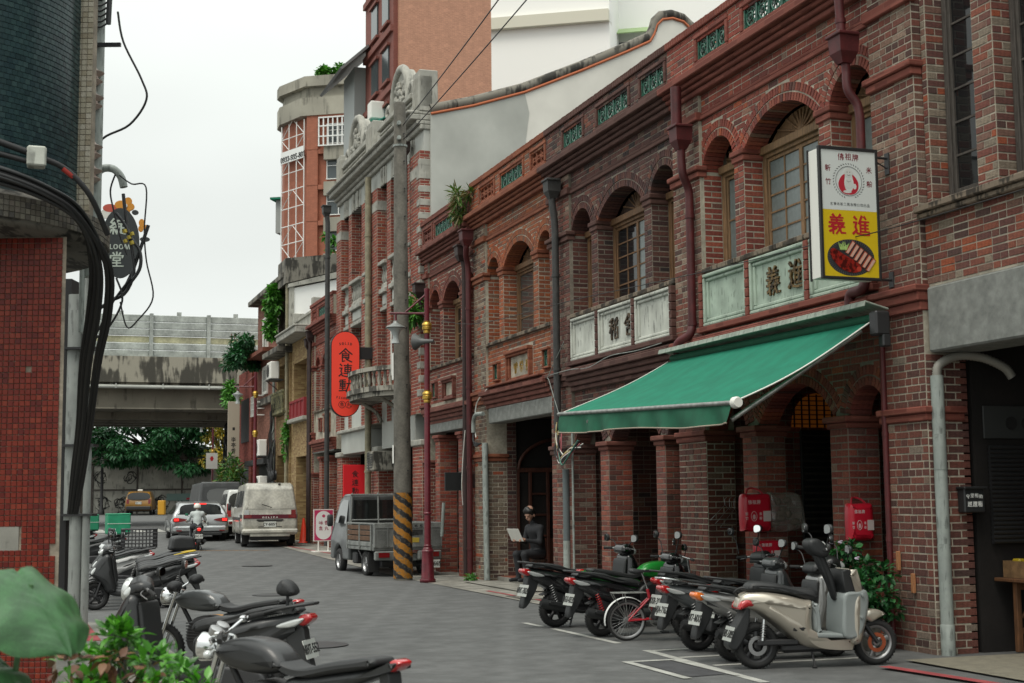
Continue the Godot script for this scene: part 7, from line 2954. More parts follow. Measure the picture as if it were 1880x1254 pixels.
func left_side()->void:
	var root:=thing("tiled_building","curved corner building in blue, beige and red tiles at the left edge","building",TP(V3(-4.6,0,-12.6)))
	var inv:=root.transform.affine_inverse()
	var O:=inv.origin
	var b:=MB.new()
	b.xf=inv
	b.xf=inv*Transform3D(RX(PI/2),Vector3.ZERO)
	b.plate(v2([-5.6,-12.405,-3.93,-12.405,-4.2,-13.2,-5.6,-13.2]),-3.95,0.0)
	put("pier",b,mat("grout",C(0.36,0.31,0.25),0.9,{"tex":"grime","scale":1.0}),root)
	rng.seed=21
	var B:=Bricks.new()
	var nx:=22
	for i in nx:
		for j in 79:
			var x:=-3.985-i*0.0497
			var y:=0.02+j*0.0497
			if (i>=6 and j>=24 and j<=27 and i<=13) or (i==0 and j in [23,24]) or hash(i*91+j*17)%260==3:
				continue
			B.add(V3(x,y+0.02,-12.398)+O,Vector3.RIGHT,Vector3.UP,Vector3.BACK,V3(0.044,0.044,0.016),rng.randi()%10)
	tiles("tile",B,[C(0.20,0.024,0.014),C(0.23,0.03,0.016),C(0.18,0.022,0.014),C(0.25,0.034,0.018),C(0.21,0.028,0.018),C(0.19,0.024,0.016),C(0.16,0.020,0.014),C(0.27,0.042,0.022),C(0.22,0.028,0.015),C(0.14,0.018,0.014)],root,0.25)
	b=MB.new()
	b.xf=inv
	b.bx(-4.66,-4.28,1.2,1.41,-12.402,-12.394)
	put("cement_patch",b,M["concrete"],root)
	var cx:=-5.62
	var cz:=-13.0
	var R:=1.58
	b=MB.new()
	var rings:=[]
	for y in [4.28,8.2]:
		var r:=PackedVector3Array()
		for k in 48:
			var a:=TAU*k/48.0
			r.append(V3(cx+cos(a)*(R-0.012),y,cz+sin(a)*(R-0.012))+O)
		rings.append(r)
	b.loft(rings)
	put("drum",b,M["grout_dark"] if M.has("grout_dark") else mat("grout_dark",C(0.10,0.13,0.13),0.9),root)
	B=Bricks.new()
	for j in 76:
		for k in 44:
			var a:=-0.2+k*0.0345
			if j%2:
				a+=0.017
			var o:=V3(cos(a),0,sin(a))
			B.add(V3(cx,4.40+j*0.05,cz)+o*(R-0.002)+O,V3(sin(a),0,-cos(a)),Vector3.UP,o,V3(0.0535,0.046,0.016),rng.randi()%10)
	tiles("tile",B,[C(0.030,0.062,0.070),C(0.034,0.070,0.076),C(0.026,0.055,0.063),C(0.040,0.078,0.085),C(0.030,0.060,0.066),C(0.033,0.066,0.076),C(0.024,0.050,0.060),C(0.045,0.085,0.090),C(0.028,0.058,0.064),C(0.022,0.045,0.052)],root,0.22,"curved_wall")
	b=MB.new()
	b.xf=inv
	b.bx(-6.0,-3.915,4.0,8.4,-13.12,-13.0)
	put("side_wall",b,M["grout"],root)
	B=Bricks.new()
	for i in 5:
		for j in 72:
			B.add(V3(-3.942-i*0.0515,4.33+j*0.0515,-12.995)+O,Vector3.RIGHT,Vector3.UP,Vector3.BACK,V3(0.047,0.047,0.014),rng.randi()%10)
	tiles("tile",B,[C(0.44,0.41,0.33),C(0.47,0.44,0.36),C(0.41,0.38,0.30),C(0.49,0.46,0.38),C(0.45,0.42,0.34),C(0.42,0.39,0.31),C(0.38,0.34,0.26),C(0.5,0.47,0.40),C(0.44,0.40,0.33),C(0.33,0.29,0.22)],root,0.3,"beige_wall")
	b=MB.new()
	rings=[]
	for q in [[3.95,R+0.18],[4.02,R+0.24],[4.20,R+0.24],[4.28,R+0.10]]:
		var r:=PackedVector3Array()
		for k in 48:
			var a:=TAU*k/48.0
			r.append(V3(cx+cos(a)*q[1],q[0],cz+sin(a)*q[1])+O)
		rings.append(r)
	b.loft(rings)
	put("slab",b,mat("slab_grey",C(0.13,0.125,0.115),0.9,{"tex":"stain","scale":0.8}),root)
	B=Bricks.new()
	for j in 4:
		for k in 60:
			var a:=-0.5+k*0.0285
			var o:=V3(cos(a),0,sin(a))
			B.add(V3(cx,4.035+j*0.05,cz)+o*(R+0.242)+O,V3(sin(a),0,-cos(a)),Vector3.UP,o,V3(0.047,0.045,0.014),rng.randi()%10)
	tiles("tile",B,[C(0.17,0.16,0.14),C(0.15,0.14,0.12),C(0.19,0.18,0.15),C(0.13,0.12,0.10),C(0.16,0.15,0.13),C(0.18,0.16,0.14),C(0.11,0.10,0.09),C(0.20,0.19,0.16),C(0.14,0.13,0.11),C(0.09,0.085,0.08)],root,0.5,"slab_edge")
	left_pipes()
	left_cables()
	bloom_sign()
func tiles(called:String,B:Bricks,pal:Array,root:Node3D,rough:float,holder_name:="tiled_face")->void:
	var keys:=[]
	for k in pal.size():
		keys.append(mat("tile_%s"%pal[k].to_html(),pal[k],rough,{"tex":"grime","scale":1.5,"spec":0.35}))
	mat("tile_any_%.2f"%rough,C(1,1,1),rough,{"tex":"grime","scale":1.5,"vc":true,"spec":0.35})
	var hb:=MB.new()
	var p0:=B.t[0].origin-B.t[0].basis.z*1.2
	hb.box(p0,V3(0.01,0.01,0.004))
	var holder:=put(holder_name,hb,M["grout"],root)
	var rest:=[]
	var order:=[]
	var to:Transform3D=cam_inv*root.transform
	for i in B.t.size():
		var p:=to*B.t[i].origin
		var ok:=absf(p.x/p.z)<0.365 and absf(p.y/p.z)<0.245 and (to.basis*B.t[i].basis.z).dot(p)<-0.05
		order.append([p.length()+(0.0 if ok else 500.0),i])
	order.sort_custom(func(a,b):return a[0]<b[0])
	for k in order.size():
		var i:int=order[k][1]
		if k<290:
			put_mesh(called,brick_mesh,keys[B.c[i]],holder,B.t[i])
		else:
			rest.append(i)
	if rest.is_empty():
		return
	var mm:=MultiMesh.new()
	mm.transform_format=MultiMesh.TRANSFORM_3D
	mm.use_colors=true
	mm.mesh=brick_mesh
	mm.instance_count=rest.size()
	for k in rest.size():
		mm.set_instance_transform(k,B.t[rest[k]])
		mm.set_instance_color(k,pal[B.c[rest[k]]])
	var o:=MultiMeshInstance3D.new()
	o.multimesh=mm
	o.material_override=M["tile_any_%.2f"%rough]
	o.name="tiling"
	holder.add_child(o,true)
	stuff(o)
func left_pipes()->void:
	var root:=thing("conduit_pipes","thick grey conduit pipes running down beside the red tiled pier","pipes",TP(V3(-5.35,0,-17.6)))
	var b:=MB.new()
	b.tube(plumb(V3(-0.02,1.45,0.0),0.0),0.085,16)
	b.tube(plumb(V3(-0.10,4.2,-0.05),1.40),0.10,16)
	put("wide_pipe",b,mat("conduit",C(0.36,0.385,0.38),0.55,{"tex":"streak","scale":0.5}),root)
	b=MB.new()
	b.tube(plumb(V3(0.115,2.3,0.05),0.0),0.048,12)
	b.tube(plumb(V3(0.05,4.6,0.0),2.1),0.05,12)
	put("slim_pipe",b,M["conduit"],root)
	b=MB.new()
	for y in [1.45,2.3,3.5]:
		b.bx(-0.2,0.2,y,y+0.03,-0.12,0.11)
	put("clamp",b,M["dark_metal"],root)
	b=MB.new()
	b.bx(-0.35,-0.15,0.0,4.4,-0.5,0.0)
	b.bx(-0.03,0.03,1.95,2.12,0.08,0.16)
	put("back_board",b,M["black"],root)
	root=thing("riser_pipe","tall white riser with cable ladder and ceramic insulators beside the beige tiles","pipe",TP(V3(-4.53,0,-15.0)))
	b=MB.new()
	b.tube(plumb(V3(0.05,8.6,0),4.0),0.085,14)
	b.tube(plumb(V3(-0.03,8.6,0.06),3.4),0.03,8)
	put("pipe",b,M["pipe_pvc"],root)
	for y in [6.13,5.86,5.32,5.06]:
		b=MB.new()
		b.xf=TP(V3(0.06,y,0.14))
		b.lathe([V2(0.03,-0.08),V2(0.05,-0.06),V2(0.10,-0.03),V2(0.105,-0.02),V2(0.055,0.01),V2(0.055,0.03),V2(0.115,0.06),V2(0.12,0.07),V2(0.05,0.10),V2(0.03,0.14),V2(0.03,0.17),V2(0.0,0.18)],16)
		put("insulator",b,mat("porcelain",C(0.40,0.31,0.27),0.3),root)
	b=MB.new()
	for k in 9:
		b.tube([V3(-0.10,6.72+k*0.06,0.10),V3(0.12,6.72+k*0.06,0.10),V3(0.19,6.76+k*0.06,0.10)],0.012,5)
	b.tube([V3(0.20,6.75,0.10),V3(0.22,7.4,0.10)],0.03,6)
	b.bx(0.0,0.34,6.50,6.54,0.08,0.12)
	put("rack",b,M["dark_metal"],root)
	root=thing("entry_conduit","white gooseneck conduit arching over the round dark sign","pipe",TP(V3(-4.85,0,-16.0)))
	b=MB.new()
	b.tube(bend([V3(-0.12,4.5,0),V3(-0.06,4.95,0),V3(0.03,5.2,0),V3(0.14,5.40,0),V3(0.28,5.42,0),V3(0.38,5.33,0),V3(0.42,5.20,0)],6),0.045,10)
	put("pipe",b,M["pipe_pvc"],root)
	root=thing("junction_box","pale grey junction box on the curved blue tiles","box",Transform3D(RY(0.35),V3(-4.04,4.46,-11.88)))
	b=MB.new()
	b.bx(-0.075,0.075,0.0,0.17,-0.10,0.06,0.012)
	b.bx(-0.08,0.08,0.005,0.165,0.02,0.034,0.01)
	put("case",b,M["plaster_white"],root)
	b=MB.new()
	b.tube([V3(-0.07,0.12,0),V3(-0.5,0.24,0.06)],0.03,8)
	b.tube([V3(-0.07,0.04,0),V3(-0.5,0.12,0.06)],0.024,8)
	b.tube(bend([V3(0.07,0.07,0),V3(0.25,0.0,-0.05),V3(0.45,-0.2,-0.1),V3(0.62,-0.5,-0.3)],6),0.026,8)
	put("cable",b,M["black"],root)
	b=MB.new()
	b.tube([V3(0.22,0.015,-0.045),V3(0.31,-0.05,-0.065)],0.029,8)
	put("tape",b,mat("tape_red",C(0.35,0.03,0.02),0.5),root)
func left_cables()->void:
	rng.seed=40
	var root:=thing("cable_bundle","thick bundle of black cables along the slab and down beside the grey pipes","cables",TP(V3(-3.94,0,-12.3)))
	for k in 17:
		var b:=MB.new()
		var j:=V3(rr(-0.04,0.04),rr(-0.07,0.07),rr(-0.05,0.05))
		var q:=rr(-0.09,0.09)
		var pts:=[V3(-0.75,4.38,0.95)+j,V3(-0.35,4.34,0.72)+j*1.1,V3(-0.02,4.24,0.40)+j,V3(0.16,4.10,0.05)+j,V3(0.19+q*1.2,3.78,-0.45),V3(0.06+q*1.5,3.4,-0.9),V3(-0.16+q*1.3,2.95,-1.4),V3(-0.38+q,2.4,-2.0),V3(-0.58+q*0.9,1.95,-2.5),V3(-0.72+q*0.6,1.5,-2.8)]
		b.tube(bend(pts,6),[0.012,0.016,0.021,0.014][k%4],7)
		put("cable",b,M["black"] if k%5 else M["black_plastic"],root)
	root=thing("loose_wires","loose grey and black wires looping around the round sign","wires",TP(V3(-4.3,4.6,-15.5)))
	var sets:=[[[-0.10,2.5],[-0.03,2.15],[0.18,1.72],[0.24,1.48],[0.06,1.20],[-0.24,1.04],[-0.32,0.8]],[[-0.04,0.62],[0.10,0.52],[0.26,0.48],[0.25,0.0],[0.28,-0.35],[0.36,-0.75],[0.20,-1.0],[0.08,-1.08],[0.0,-0.8]],[[0.30,0.05],[0.22,-0.2],[0.12,-0.5],[0.0,-0.72],[-0.2,-0.86],[-0.35,-1.0]],[[0.02,0.4],[0.06,0.1],[0.13,-0.25],[0.15,-0.5],[0.05,-0.72],[-0.15,-0.8]],[[-0.05,0.18],[0.05,0.05],[0.12,-0.1],[0.22,-0.25],[0.22,-0.45],[0.08,-0.65]],[[0.13,-0.55],[-0.05,-0.8],[-0.2,-1.1],[-0.32,-1.3]],[[-0.02,-0.55],[0.05,-0.8],[-0.1,-1.1],[-0.3,-1.25]],[[-0.05,0.6],[-0.10,0.42],[-0.06,0.2],[0.02,-0.1],[0.10,-0.3]]]
	for k in sets.size():
		var pts:=[]
		for q in sets[k]:
			pts.append(V3(q[0],q[1],0.02*k))
		var b:=MB.new()
		b.tube(bend(pts,6),[0.013,0.009,0.020,0.020,0.020,0.012,0.012,0.010][k],6)
		put("wire",b,M["dark_metal"] if k in [2,3,4] else M["black"],root)
	for q in [[0.05,-0.01],[0.10,-0.08],[0.13,-0.04],[0.13,-0.14],[0.06,-0.12]]:
		var b:=MB.new()
		b.tube([V3(q[0],q[1],0.10),V3(q[0]+0.012,q[1]- 0.035,0.10)],0.024,8)
		put("yellow_clip",b,mat("tape_yellow",C(0.50,0.38,0.04),0.5),root)
func bloom_sign()->void:
	var root:=thing("shop_sign","dark oval hanging sign with pale characters and painted flowers on top","sign",Transform3D(RY(0.12),V3(-4.74,4.74,-17.0)))
	var b:=MB.new()
	b.plate(ellipse(0,0,0.225,0.43,36),-0.05,0.0)
	put("board",b,mat("slate",C(0.030,0.036,0.038),0.7),root)
	b=MB.new()
	glyph(b,"綻",V2(-0.135,0.10),0.20,0.0,0.006,0.11)
	glyph(b,"堂",V2(-0.13,-0.30),0.19,0.0,0.006,0.11)
	put("lettering",b,mat("pale_green",C(0.46,0.52,0.46),0.6),root)
	latin(root,"lettering","BLOOM",TP(V3(-0.03,-0.05,0.003)),0.062,M["pale_green"])
	var orange:=mat("flower_orange",C(0.62,0.26,0.03),0.6)
	var coral:=mat("flower_coral",C(0.50,0.09,0.06),0.6)
	for q in [[-0.13,0.43,0.085,0.05,coral],[-0.05,0.42,0.07,0.05,coral],[0.0,0.47,0.075,0.055,orange],[0.085,0.52,0.045,0.045,orange],[0.10,0.45,0.06,0.05,orange],[0.05,0.40,0.06,0.05,orange],[-0.17,0.36,0.07,0.06,M["cream_white"]],[0.25,0.25,0.035,0.05,orange],[0.29,0.20,0.05,0.028,orange],[0.24,0.18,0.03,0.04,orange],[0.29,0.05,0.06,0.03,M["slate"]],[0.17,0.38,0.04,0.03,M["slate"]]]:
		plate_part(root,"flower",ellipse(q[0],q[1],q[2],q[3],16),-0.04+q[0]*0.01,-0.02+q[1]*0.02+q[0]*0.01,q[4])
	plate_part(root,"flower_eye",ellipse(0.055,0.46,0.024,0.024,12),-0.01,0.0,M["white"])
	plate_part(root,"flower_eye",ellipse(0.058,0.46,0.010,0.012,10),0.0,0.003,M["ink"])
	b=MB.new()
	b.tube([V3(-0.2,0.2,-0.03),V3(-0.55,0.2,-0.03)],0.015,6)
	b.tube([V3(-0.2,-0.2,-0.03),V3(-0.55,-0.2,-0.03)],0.015,6)
	put("bracket",b,M["dark_metal"],root)
func wheel_mesh(r:float,w:float,rim:float)->Array:
	var key:="wheel%.3f/%.3f/%.3f"%[r,w,rim]
	if T.has(key):
		return T[key]
	var q:=Transform3D(RX(PI/2),Vector3.ZERO)
	var a:=MB.new()
	a.xf=q
	var h:=w*0.5
	a.lathe([V2(rim,-h*0.80),V2(rim+(r-rim)*0.45,-h),V2(r-0.02,-h*0.86),V2(r,-h*0.55),V2(r,h*0.55),V2(r-0.02,h*0.86),V2(rim+(r-rim)*0.45,h),V2(rim,h*0.80)],28)
	var b:=MB.new()
	b.xf=q
	b.lathe([V2(rim,-h*0.8),V2(rim-0.015,-h*0.55),V2(rim-0.03,h*0.0),V2(rim-0.015,h*0.55),V2(rim,h*0.8)],28)
	b.lathe([V2(0.0,-h*0.62),V2(rim*0.28,-h*0.6),V2(rim*0.28,h*0.6),V2(0.0,h*0.62)],16)
	for k in 5:
		var an:=TAU*k/5.0
		b.xf=Transform3D(RZ(an),Vector3.ZERO)
		b.bx(rim*0.2,rim-0.015,-rim*0.12,rim*0.12,-h*0.5,h*0.5,0.012)
	T[key]=[a.mesh(),b.mesh()]
	return T[key]
func wheel(root:Node3D,x:float,z:float,r:float,w:float,rim:float,rm:Material,called:="wheel")->void:
	var m:=wheel_mesh(r,w,rim)
	var t:=put_mesh(called,m[0],M["rubber"],root,TP(V3(x,r,z)))
	put_mesh("rim",m[1],rm,t)
func tumble(y0:float,y1:float,amount:float)->Callable:
	return func(_x:float,y:float)->float:return 1.0-amount*smoothstep(y0,y1,y)
func rear_plate(root:Node3D,called:String,o:PackedVector2Array,x:float,y0:float,lean:float,m:Material,thick:=0.012)->MeshInstance3D:
	var b:=MB.new()
	b.xf=Transform3D(Basis(V3(0,0,1),V3(lean,1,0),V3(-1,0,0)),V3(x-lean*y0,0,0))
	b.plate(o,0.0,thick)
	return put(called,b,m,root)
func side_plate(root:Node3D,called:String,o:PackedVector2Array,zf:Callable,sgn:float,m:Material,out:=0.006)->void:
	var b:=MB.new()
	var tri:=Geometry2D.triangulate_polygon(o)
	for k in range(0,tri.size(),3):
		var p:=[]
		for j in 3:
			var q:=o[tri[k+j]]
			p.append(V3(q.x,q.y,sgn*(zf.call(q.x,q.y)+out)))
		if ((p[1]- p[0]) as Vector3).cross(p[2]- p[0]).z*sgn<0.0:
			b.tri(p[0],p[2],p[1])
		else:
			b.tri(p[0],p[1],p[2])
	put(called,b,m,root)
func plate_text(root:Node3D,x:float,y:float,z:float,text:String,w:=0.32,h:=0.15,lean:=0.0)->void:
	var p:=rear_plate(root,"license_plate",rect2(-w*0.5+z,y-h*0.5,w*0.5+z,y+h*0.5),x,y,lean,M["plate_white"],0.006)
	latin(p,"lettering",text,Transform3D(Basis(V3(0,0,1),V3(lean,1,0),V3(-1,0,0)),V3(x-0.0095,y,z)),h*0.52,M["ink"],false,minf(1.0,w/(text.length()*h*0.33)),0.002)
func vehicles()->void:
	white_van()
	truck()
	jimny()
	hatchback()
	far_pickup()
	taxi()
func arches(o:Array,xs:Array,r:float)->PackedVector2Array:
	var p:=v2(o)
	var yb:=p[p.size()- 1].y
	var s:=xs.duplicate()
	s.sort()
	for x in s:
		for i in 9:
			var a:=PI-PI*i/8.0
			p.append(V2(x+cos(a)*r,maxf(yb,yb+sin(a)*r*1.0)))
	return p
func white_van()->void:
	var root:=thing("van","old white van with a maroon stripe parked by the yellow brick house","van",stand(31.0,1.62,176.0))
	var white:=mat("van_white",C(0.60,0.59,0.53),0.35,{"coat":0.5,"tex":"grime","scale":0.4})
	var wf:=tumble(0.95,1.9,0.14)
	var o:=arches([4.25,0.35,4.30,0.7,4.05,1.05,3.55,1.75,3.2,1.90,0.6,1.95,0.20,1.90,0.08,1.70,0.0,1.05,-0.02,0.70,0.0,0.38],[0.92,3.35],0.36)
	var b:=MB.new()
	b.pillow(o,0.835,0.10,4,wf)
	put("body",b,white,root)
	var zf:=func(x,y):return 0.835*(wf.call(x,y) as float)
	rear_plate(root,"rear_window",curve([-0.60,1.72,-0.57,1.77,0.57,1.77,0.60,1.72,0.665,1.24,0.62,1.18,-0.62,1.18,-0.665,1.24],4),0.005,1.15,0.12,M["car_glass"])
	rear_plate(root,"maroon_stripe",rect2(-0.80,0.87,0.80,0.99),-0.008,0.9,0.02,mat("stripe_maroon",C(0.10,0.006,0.018),0.4))
	latin(root,"lettering","D E L I C A",Transform3D(Basis(V3(0,0,1),Vector3.UP,V3(-1,0,0)),V3(-0.03,0.905,0.0)),0.045,M["cream_white"],false,1.6)
	for sg in [-1.0,1.0]:
		rear_plate(root,"tail_light",rect2(sg*0.66-0.11,0.885,sg*0.66+0.11,0.985),-0.022,0.9,0.02,M["red_lens_dark"])
		rear_plate(root,"reversing_light",rect2(sg*0.70-0.07,0.99,sg*0.70+0.07,1.13),-0.012,0.9,0.02,M["red_lens_dark"] if sg>0 else M["clear_lens"])
		side_plate(root,"side_window",v2([0.45,1.70,1.15,1.72,1.15,1.22,0.40,1.22]),zf,sg,M["car_glass"])
		side_plate(root,"side_window",v2([1.25,1.72,2.2,1.72,2.2,1.20,1.25,1.22]),zf,sg,M["car_glass"])
		side_plate(root,"side_window",v2([2.35,1.70,3.2,1.68,3.55,1.20,2.35,1.18]),zf,sg,M["car_glass"])
		side_plate(root,"side_stripe",v2([0.06,0.99,0.9,0.99,0.9,0.87,0.06,0.87]),zf,sg,M["pipe_grey"],0.004)
		side_plate(root,"side_moulding",v2([0.9,0.90,4.1,0.90,4.1,0.80,0.9,0.80]),zf,sg,M["pipe_grey"],0.004)
		b=MB.new()
		b.pillow(curve([3.50,1.12,3.62,1.12,3.62,1.32,3.50,1.32],3),0.05,0.03,2,null,sg*0.98)
		put("wing_mirror",b,M["black_plastic"],root)
		for x in [0.92,3.35]:
			wheel(root,x,sg*0.70,0.32,0.19,0.20,M["steel"])
			b=MB.new()
			b.bx(x-0.46,x-0.43,0.10,0.45,sg*0.70-0.11,sg*0.70+0.11,0.005)
			put("mud_flap",b,M["rubber"],root)
	b=MB.new()
	b.bx(-0.10,0.12,0.42,0.56,-0.84,0.84,0.04)
	b.bx(-0.06,0.1,0.33,0.42,-0.60,0.60,0.02)
	put("bumper",b,white,root)
	b=MB.new()
	b.bx(-0.016,0.0,0.60,0.83,-0.36,0.36,0.02)
	b.bx(-0.03,0.0,0.80,0.85,-0.40,0.40,0.01)
	put("plate_recess",b,M["pipe_grey"],root)
	plate_text(root,-0.022,0.70,0.0,"CY-6051",0.36,0.16)
	b=MB.new()
	b.tube([V3(-0.035,1.20,0.05),V3(-0.02,1.30,-0.25)],0.012,5)
	b.bx(0.03,0.2,0.25,0.36,-0.6,0.6)
	b.bx(0.1,4.0,0.22,0.38,-0.55,0.55)
	put("wiper",b,M["black"],root)
	b=MB.new()
	b.bx(0.15,0.24,1.90,1.93,0.25,0.33,0.01)
	put("roof_light",b,M["black"],root)
func truck()->void:
	var root:=thing("pickup_truck","small grey dropside truck with wooden side panels parked behind the striped pole","truck",stand(16.95,1.02,184.6))
	var grey:=mat("truck_grey",C(0.115,0.125,0.13),0.35,{"coat":0.5,"tex":"grime","scale":0.6})
	var pale:=mat("truck_pale",C(0.26,0.275,0.27),0.5,{"tex":"grime","scale":0.8})
	var wf:=tumble(0.95,1.75,0.10)
	var b:=MB.new()
	b.pillow(arches([3.40,0.30,3.42,0.75,3.28,1.0,2.82,1.66,2.55,1.76,2.10,1.76,2.02,1.68,1.97,0.30],[2.78],0.31),0.70,0.07,4,wf)
	put("cab",b,grey,root)
	var zf:=func(x,y):return 0.70*(wf.call(x,y) as float)
	for sg in [-1.0,1.0]:
		side_plate(root,"side_window",v2([2.16,1.62,2.55,1.64,2.78,1.52,3.0,1.12,2.16,1.10]),zf,sg,M["car_glass"])
		b=MB.new()
		b.pillow(curve([2.92,1.06,3.04,1.06,3.04,1.28,2.92,1.28],3),0.06,0.03,2,null,sg*0.83)
		put("wing_mirror",b,M["black_plastic"],root)
		wheel(root,2.78,sg*0.62,0.27,0.16,0.165,M["steel"])
		wheel(root,0.82,sg*0.62,0.27,0.16,0.165,M["steel"])
		b=MB.new()
		b.bx(0.42,0.45,0.10,0.52,sg*0.62-0.12,sg*0.62+0.12,0.004)
		put("mud_flap",b,M["rubber"],root)
	rear_plate(root,"rear_window",rect2(-0.58,1.18,0.58,1.62),1.965,1.1,0.05,M["car_glass"])
	b=MB.new()
	for z in [-0.66,-0.02,0.66]:
		b.tube([V3(1.90,0.62,z),V3(1.93,1.22,z),V3(1.97,1.78,z*0.93)],0.022,6)
	b.tube([V3(1.96,1.74,-0.66),V3(1.96,1.74,0.66)],0.022,6)
	b.tube([V3(1.93,1.18,-0.68),V3(1.93,1.18,0.68)],0.022,6)
	put("guard_frame",b,pale,root)
	b=MB.new()
	b.bx(0.0,1.95,0.56,0.64,-0.74,0.74,0.01)
	b.bx(0.1,3.0,0.34,0.48,-0.34,0.34)
	put("bed",b,pale,root)
	var wood:=mat("truck_wood",C(0.17,0.095,0.055),0.7,{"tex":"wood","scale":1.0})
	for sg in [-1.0,1.0]:
		for k in 4:
			b=MB.new()
			b.bx(0.20,1.93,0.645+k*0.115,0.645+k*0.115+0.095,sg*0.74-0.012,sg*0.74+0.012,0.008)
			put("side_board",b,wood if k>0 else pale,root)
		b=MB.new()
		for x in [0.02,0.20,1.0,1.90]:
			b.bx(x-0.02,x+0.02,0.56,1.12,sg*0.755-0.015,sg*0.755+0.015,0.004)
		b.bx(0.02,1.93,1.105,1.14,sg*0.74-0.02,sg*0.74+0.02,0.005)
		put("side_rail",b,pale,root)
	b=MB.new()
	b.bx(-0.03,0.01,0.62,1.14,-0.76,0.76,0.01)
	var tg:=put("tailgate",b,pale,root)
	var chk:=MB.new()
	for sg in [-1.0,1.0]:
		for i in 8:
			for j in 12:
				chk.xf=Transform3D(RX(0.7 if (i+j)%2 else -0.7),V3(-0.037,0.67+j*0.028,sg*0.60+(i-3.5)*0.030))
				chk.box(Vector3.ZERO,V3(0.006,0.020,0.007))
	chk.xf=Transform3D()
	for sg in [-1.0,1.0]:
		for z in [0.46,0.74]:
			chk.bx(-0.042,-0.03,0.64,1.03,sg*z-0.008,sg*z+0.008)
	chk.bx(-0.042,-0.03,1.03,1.045,-0.75,0.75)
	put("tread_plate",chk,mat("tread",C(0.34,0.355,0.35),0.35,{"metal":0.6}),tg)
	var face:=Basis(V3(0,0,1),Vector3.UP,V3(-1,0,0))
	latin(tg,"lettering","X E 2 6 6 5",Transform3D(face,V3(-0.034,1.055,0.0)),0.075,M["ink"],false,1.35)
	b=MB.new()
	b.bx(-0.036,-0.03,0.88,0.99,-0.32,0.32,0.003)
	var nb:=put("name_board",b,M["pipe_grey"],tg)
	latin(nb,"lettering","VERYCA",Transform3D(face,V3(-0.038,0.90,0.0)),0.07,M["ink"],false,1.2)
	b=MB.new()
	b.bx(-0.036,-0.03,0.72,0.82,-0.24,0.24,0.003)
	put("sticker",b,mat("sticker_yellow",C(0.50,0.36,0.05),0.5),tg)
	b=MB.new()
	b.bx(-0.05,0.06,0.36,0.55,-0.74,-0.22,0.02)
	b.bx(-0.05,0.06,0.36,0.55,0.22,0.74,0.02)
	put("light_box",b,pale,root)
	for sg in [-1.0,1.0]:
		rear_plate(root,"tail_light",rect2(sg*0.55-0.12,0.42,sg*0.55+0.12,0.52),-0.055,0.4,0.0,M["red_lens_dark"])
	plate_text(root,-0.06,0.27,0.52,"XE-2665",0.34,0.165)
	b=MB.new()
	b.bx(0.3,0.5,0.2,0.34,-0.5,0.5,0.02)
	b.tube([V3(0.4,0.3,0.3),V3(-0.02,0.24,0.32)],0.03,8)
	b.tube([V3(1.15,0.55,-0.72),V3(0.98,0.3,-0.66)],0.02,5)
	b.bx(1.4,1.7,0.25,0.50,-0.70,-0.5,0.03)
	b.tube([V3(0.82,0.27,-0.6),V3(0.82,0.27,0.6)],0.05,8)
	put("chassis",b,M["dark_metal"],root)
func simple_car(called:String,label:String,cat:String,at:Transform3D,outline:Array,xs:Array,hw:float,wr:float,paint:Material,wf:Callable)->Node3D:
	var root:=thing(called,label,cat,at)
	var b:=MB.new()
	b.pillow(arches(outline,xs,wr+0.05),hw,0.10,4,wf)
	put("body",b,paint,root)
	for sg in [-1.0,1.0]:
		for x in xs:
			wheel(root,x,sg*(hw-0.11),wr,0.19,wr*0.62,M["steel"])
	b=MB.new()
	b.bx(0.3,outline[0]- 0.3,wr*0.7,wr*1.5,-hw+0.22,hw-0.22)
	put("chassis",b,M["black"],root)
	return root
func jimny()->void:
	var wf:=tumble(0.95,1.68,0.14)
	var paint:=mat("car_white",C(0.62,0.63,0.60),0.3,{"coat":0.6})
	var root:=simple_car("small_jeep","small boxy white jeep parked ahead of the old white van","car",stand(37.2,1.35,178.0),[3.55,0.45,3.55,0.95,2.55,1.02,2.05,1.64,1.8,1.70,0.25,1.70,0.10,1.62,0.0,1.0,0.0,0.48],[0.65,2.95],0.78,0.34,paint,wf)
	var zf:=func(x,y):return 0.78*(wf.call(x,y) as float)
	rear_plate(root,"rear_window",curve([-0.52,1.56,0.52,1.56,0.56,1.12,-0.56,1.12],4),0.005,1.1,0.11,M["car_glass"])
	for sg in [-1.0,1.0]:
		rear_plate(root,"tail_light",rect2(sg*0.66-0.07,0.78,sg*0.66+0.07,1.22),-0.012,0.9,0.04,M["red_lens"])
		rear_plate(root,"reflector",rect2(sg*0.52-0.14,0.52,sg*0.52+0.14,0.62),-0.075,0.5,0.0,M["red_lens_dark"])
		side_plate(root,"side_window",v2([0.32,1.55,1.05,1.56,1.05,1.12,0.28,1.12]),zf,sg,M["car_glass"])
		side_plate(root,"side_window",v2([1.15,1.56,1.85,1.54,2.35,1.10,1.15,1.10]),zf,sg,M["car_glass"])
		var m:=MB.new()
		m.pillow(curve([2.2,1.02,2.34,1.02,2.34,1.2,2.2,1.2],3),0.08,0.03,2,null,sg*0.92)
		put("wing_mirror",m,paint,root)
	var b:=MB.new()
	b.bx(-0.07,0.15,0.44,0.66,-0.76,0.76,0.04)
	put("bumper",b,paint,root)
	b=MB.new()
	b.xf=Transform3D(RZ(PI/2),V3(-0.02,0.98,0.10))
	b.lathe([V2(0.0,0.18),V2(0.20,0.17),V2(0.32,0.12),V2(0.335,0.03),V2(0.33,0.0)],22)
	put("spare_wheel",b,paint,root)
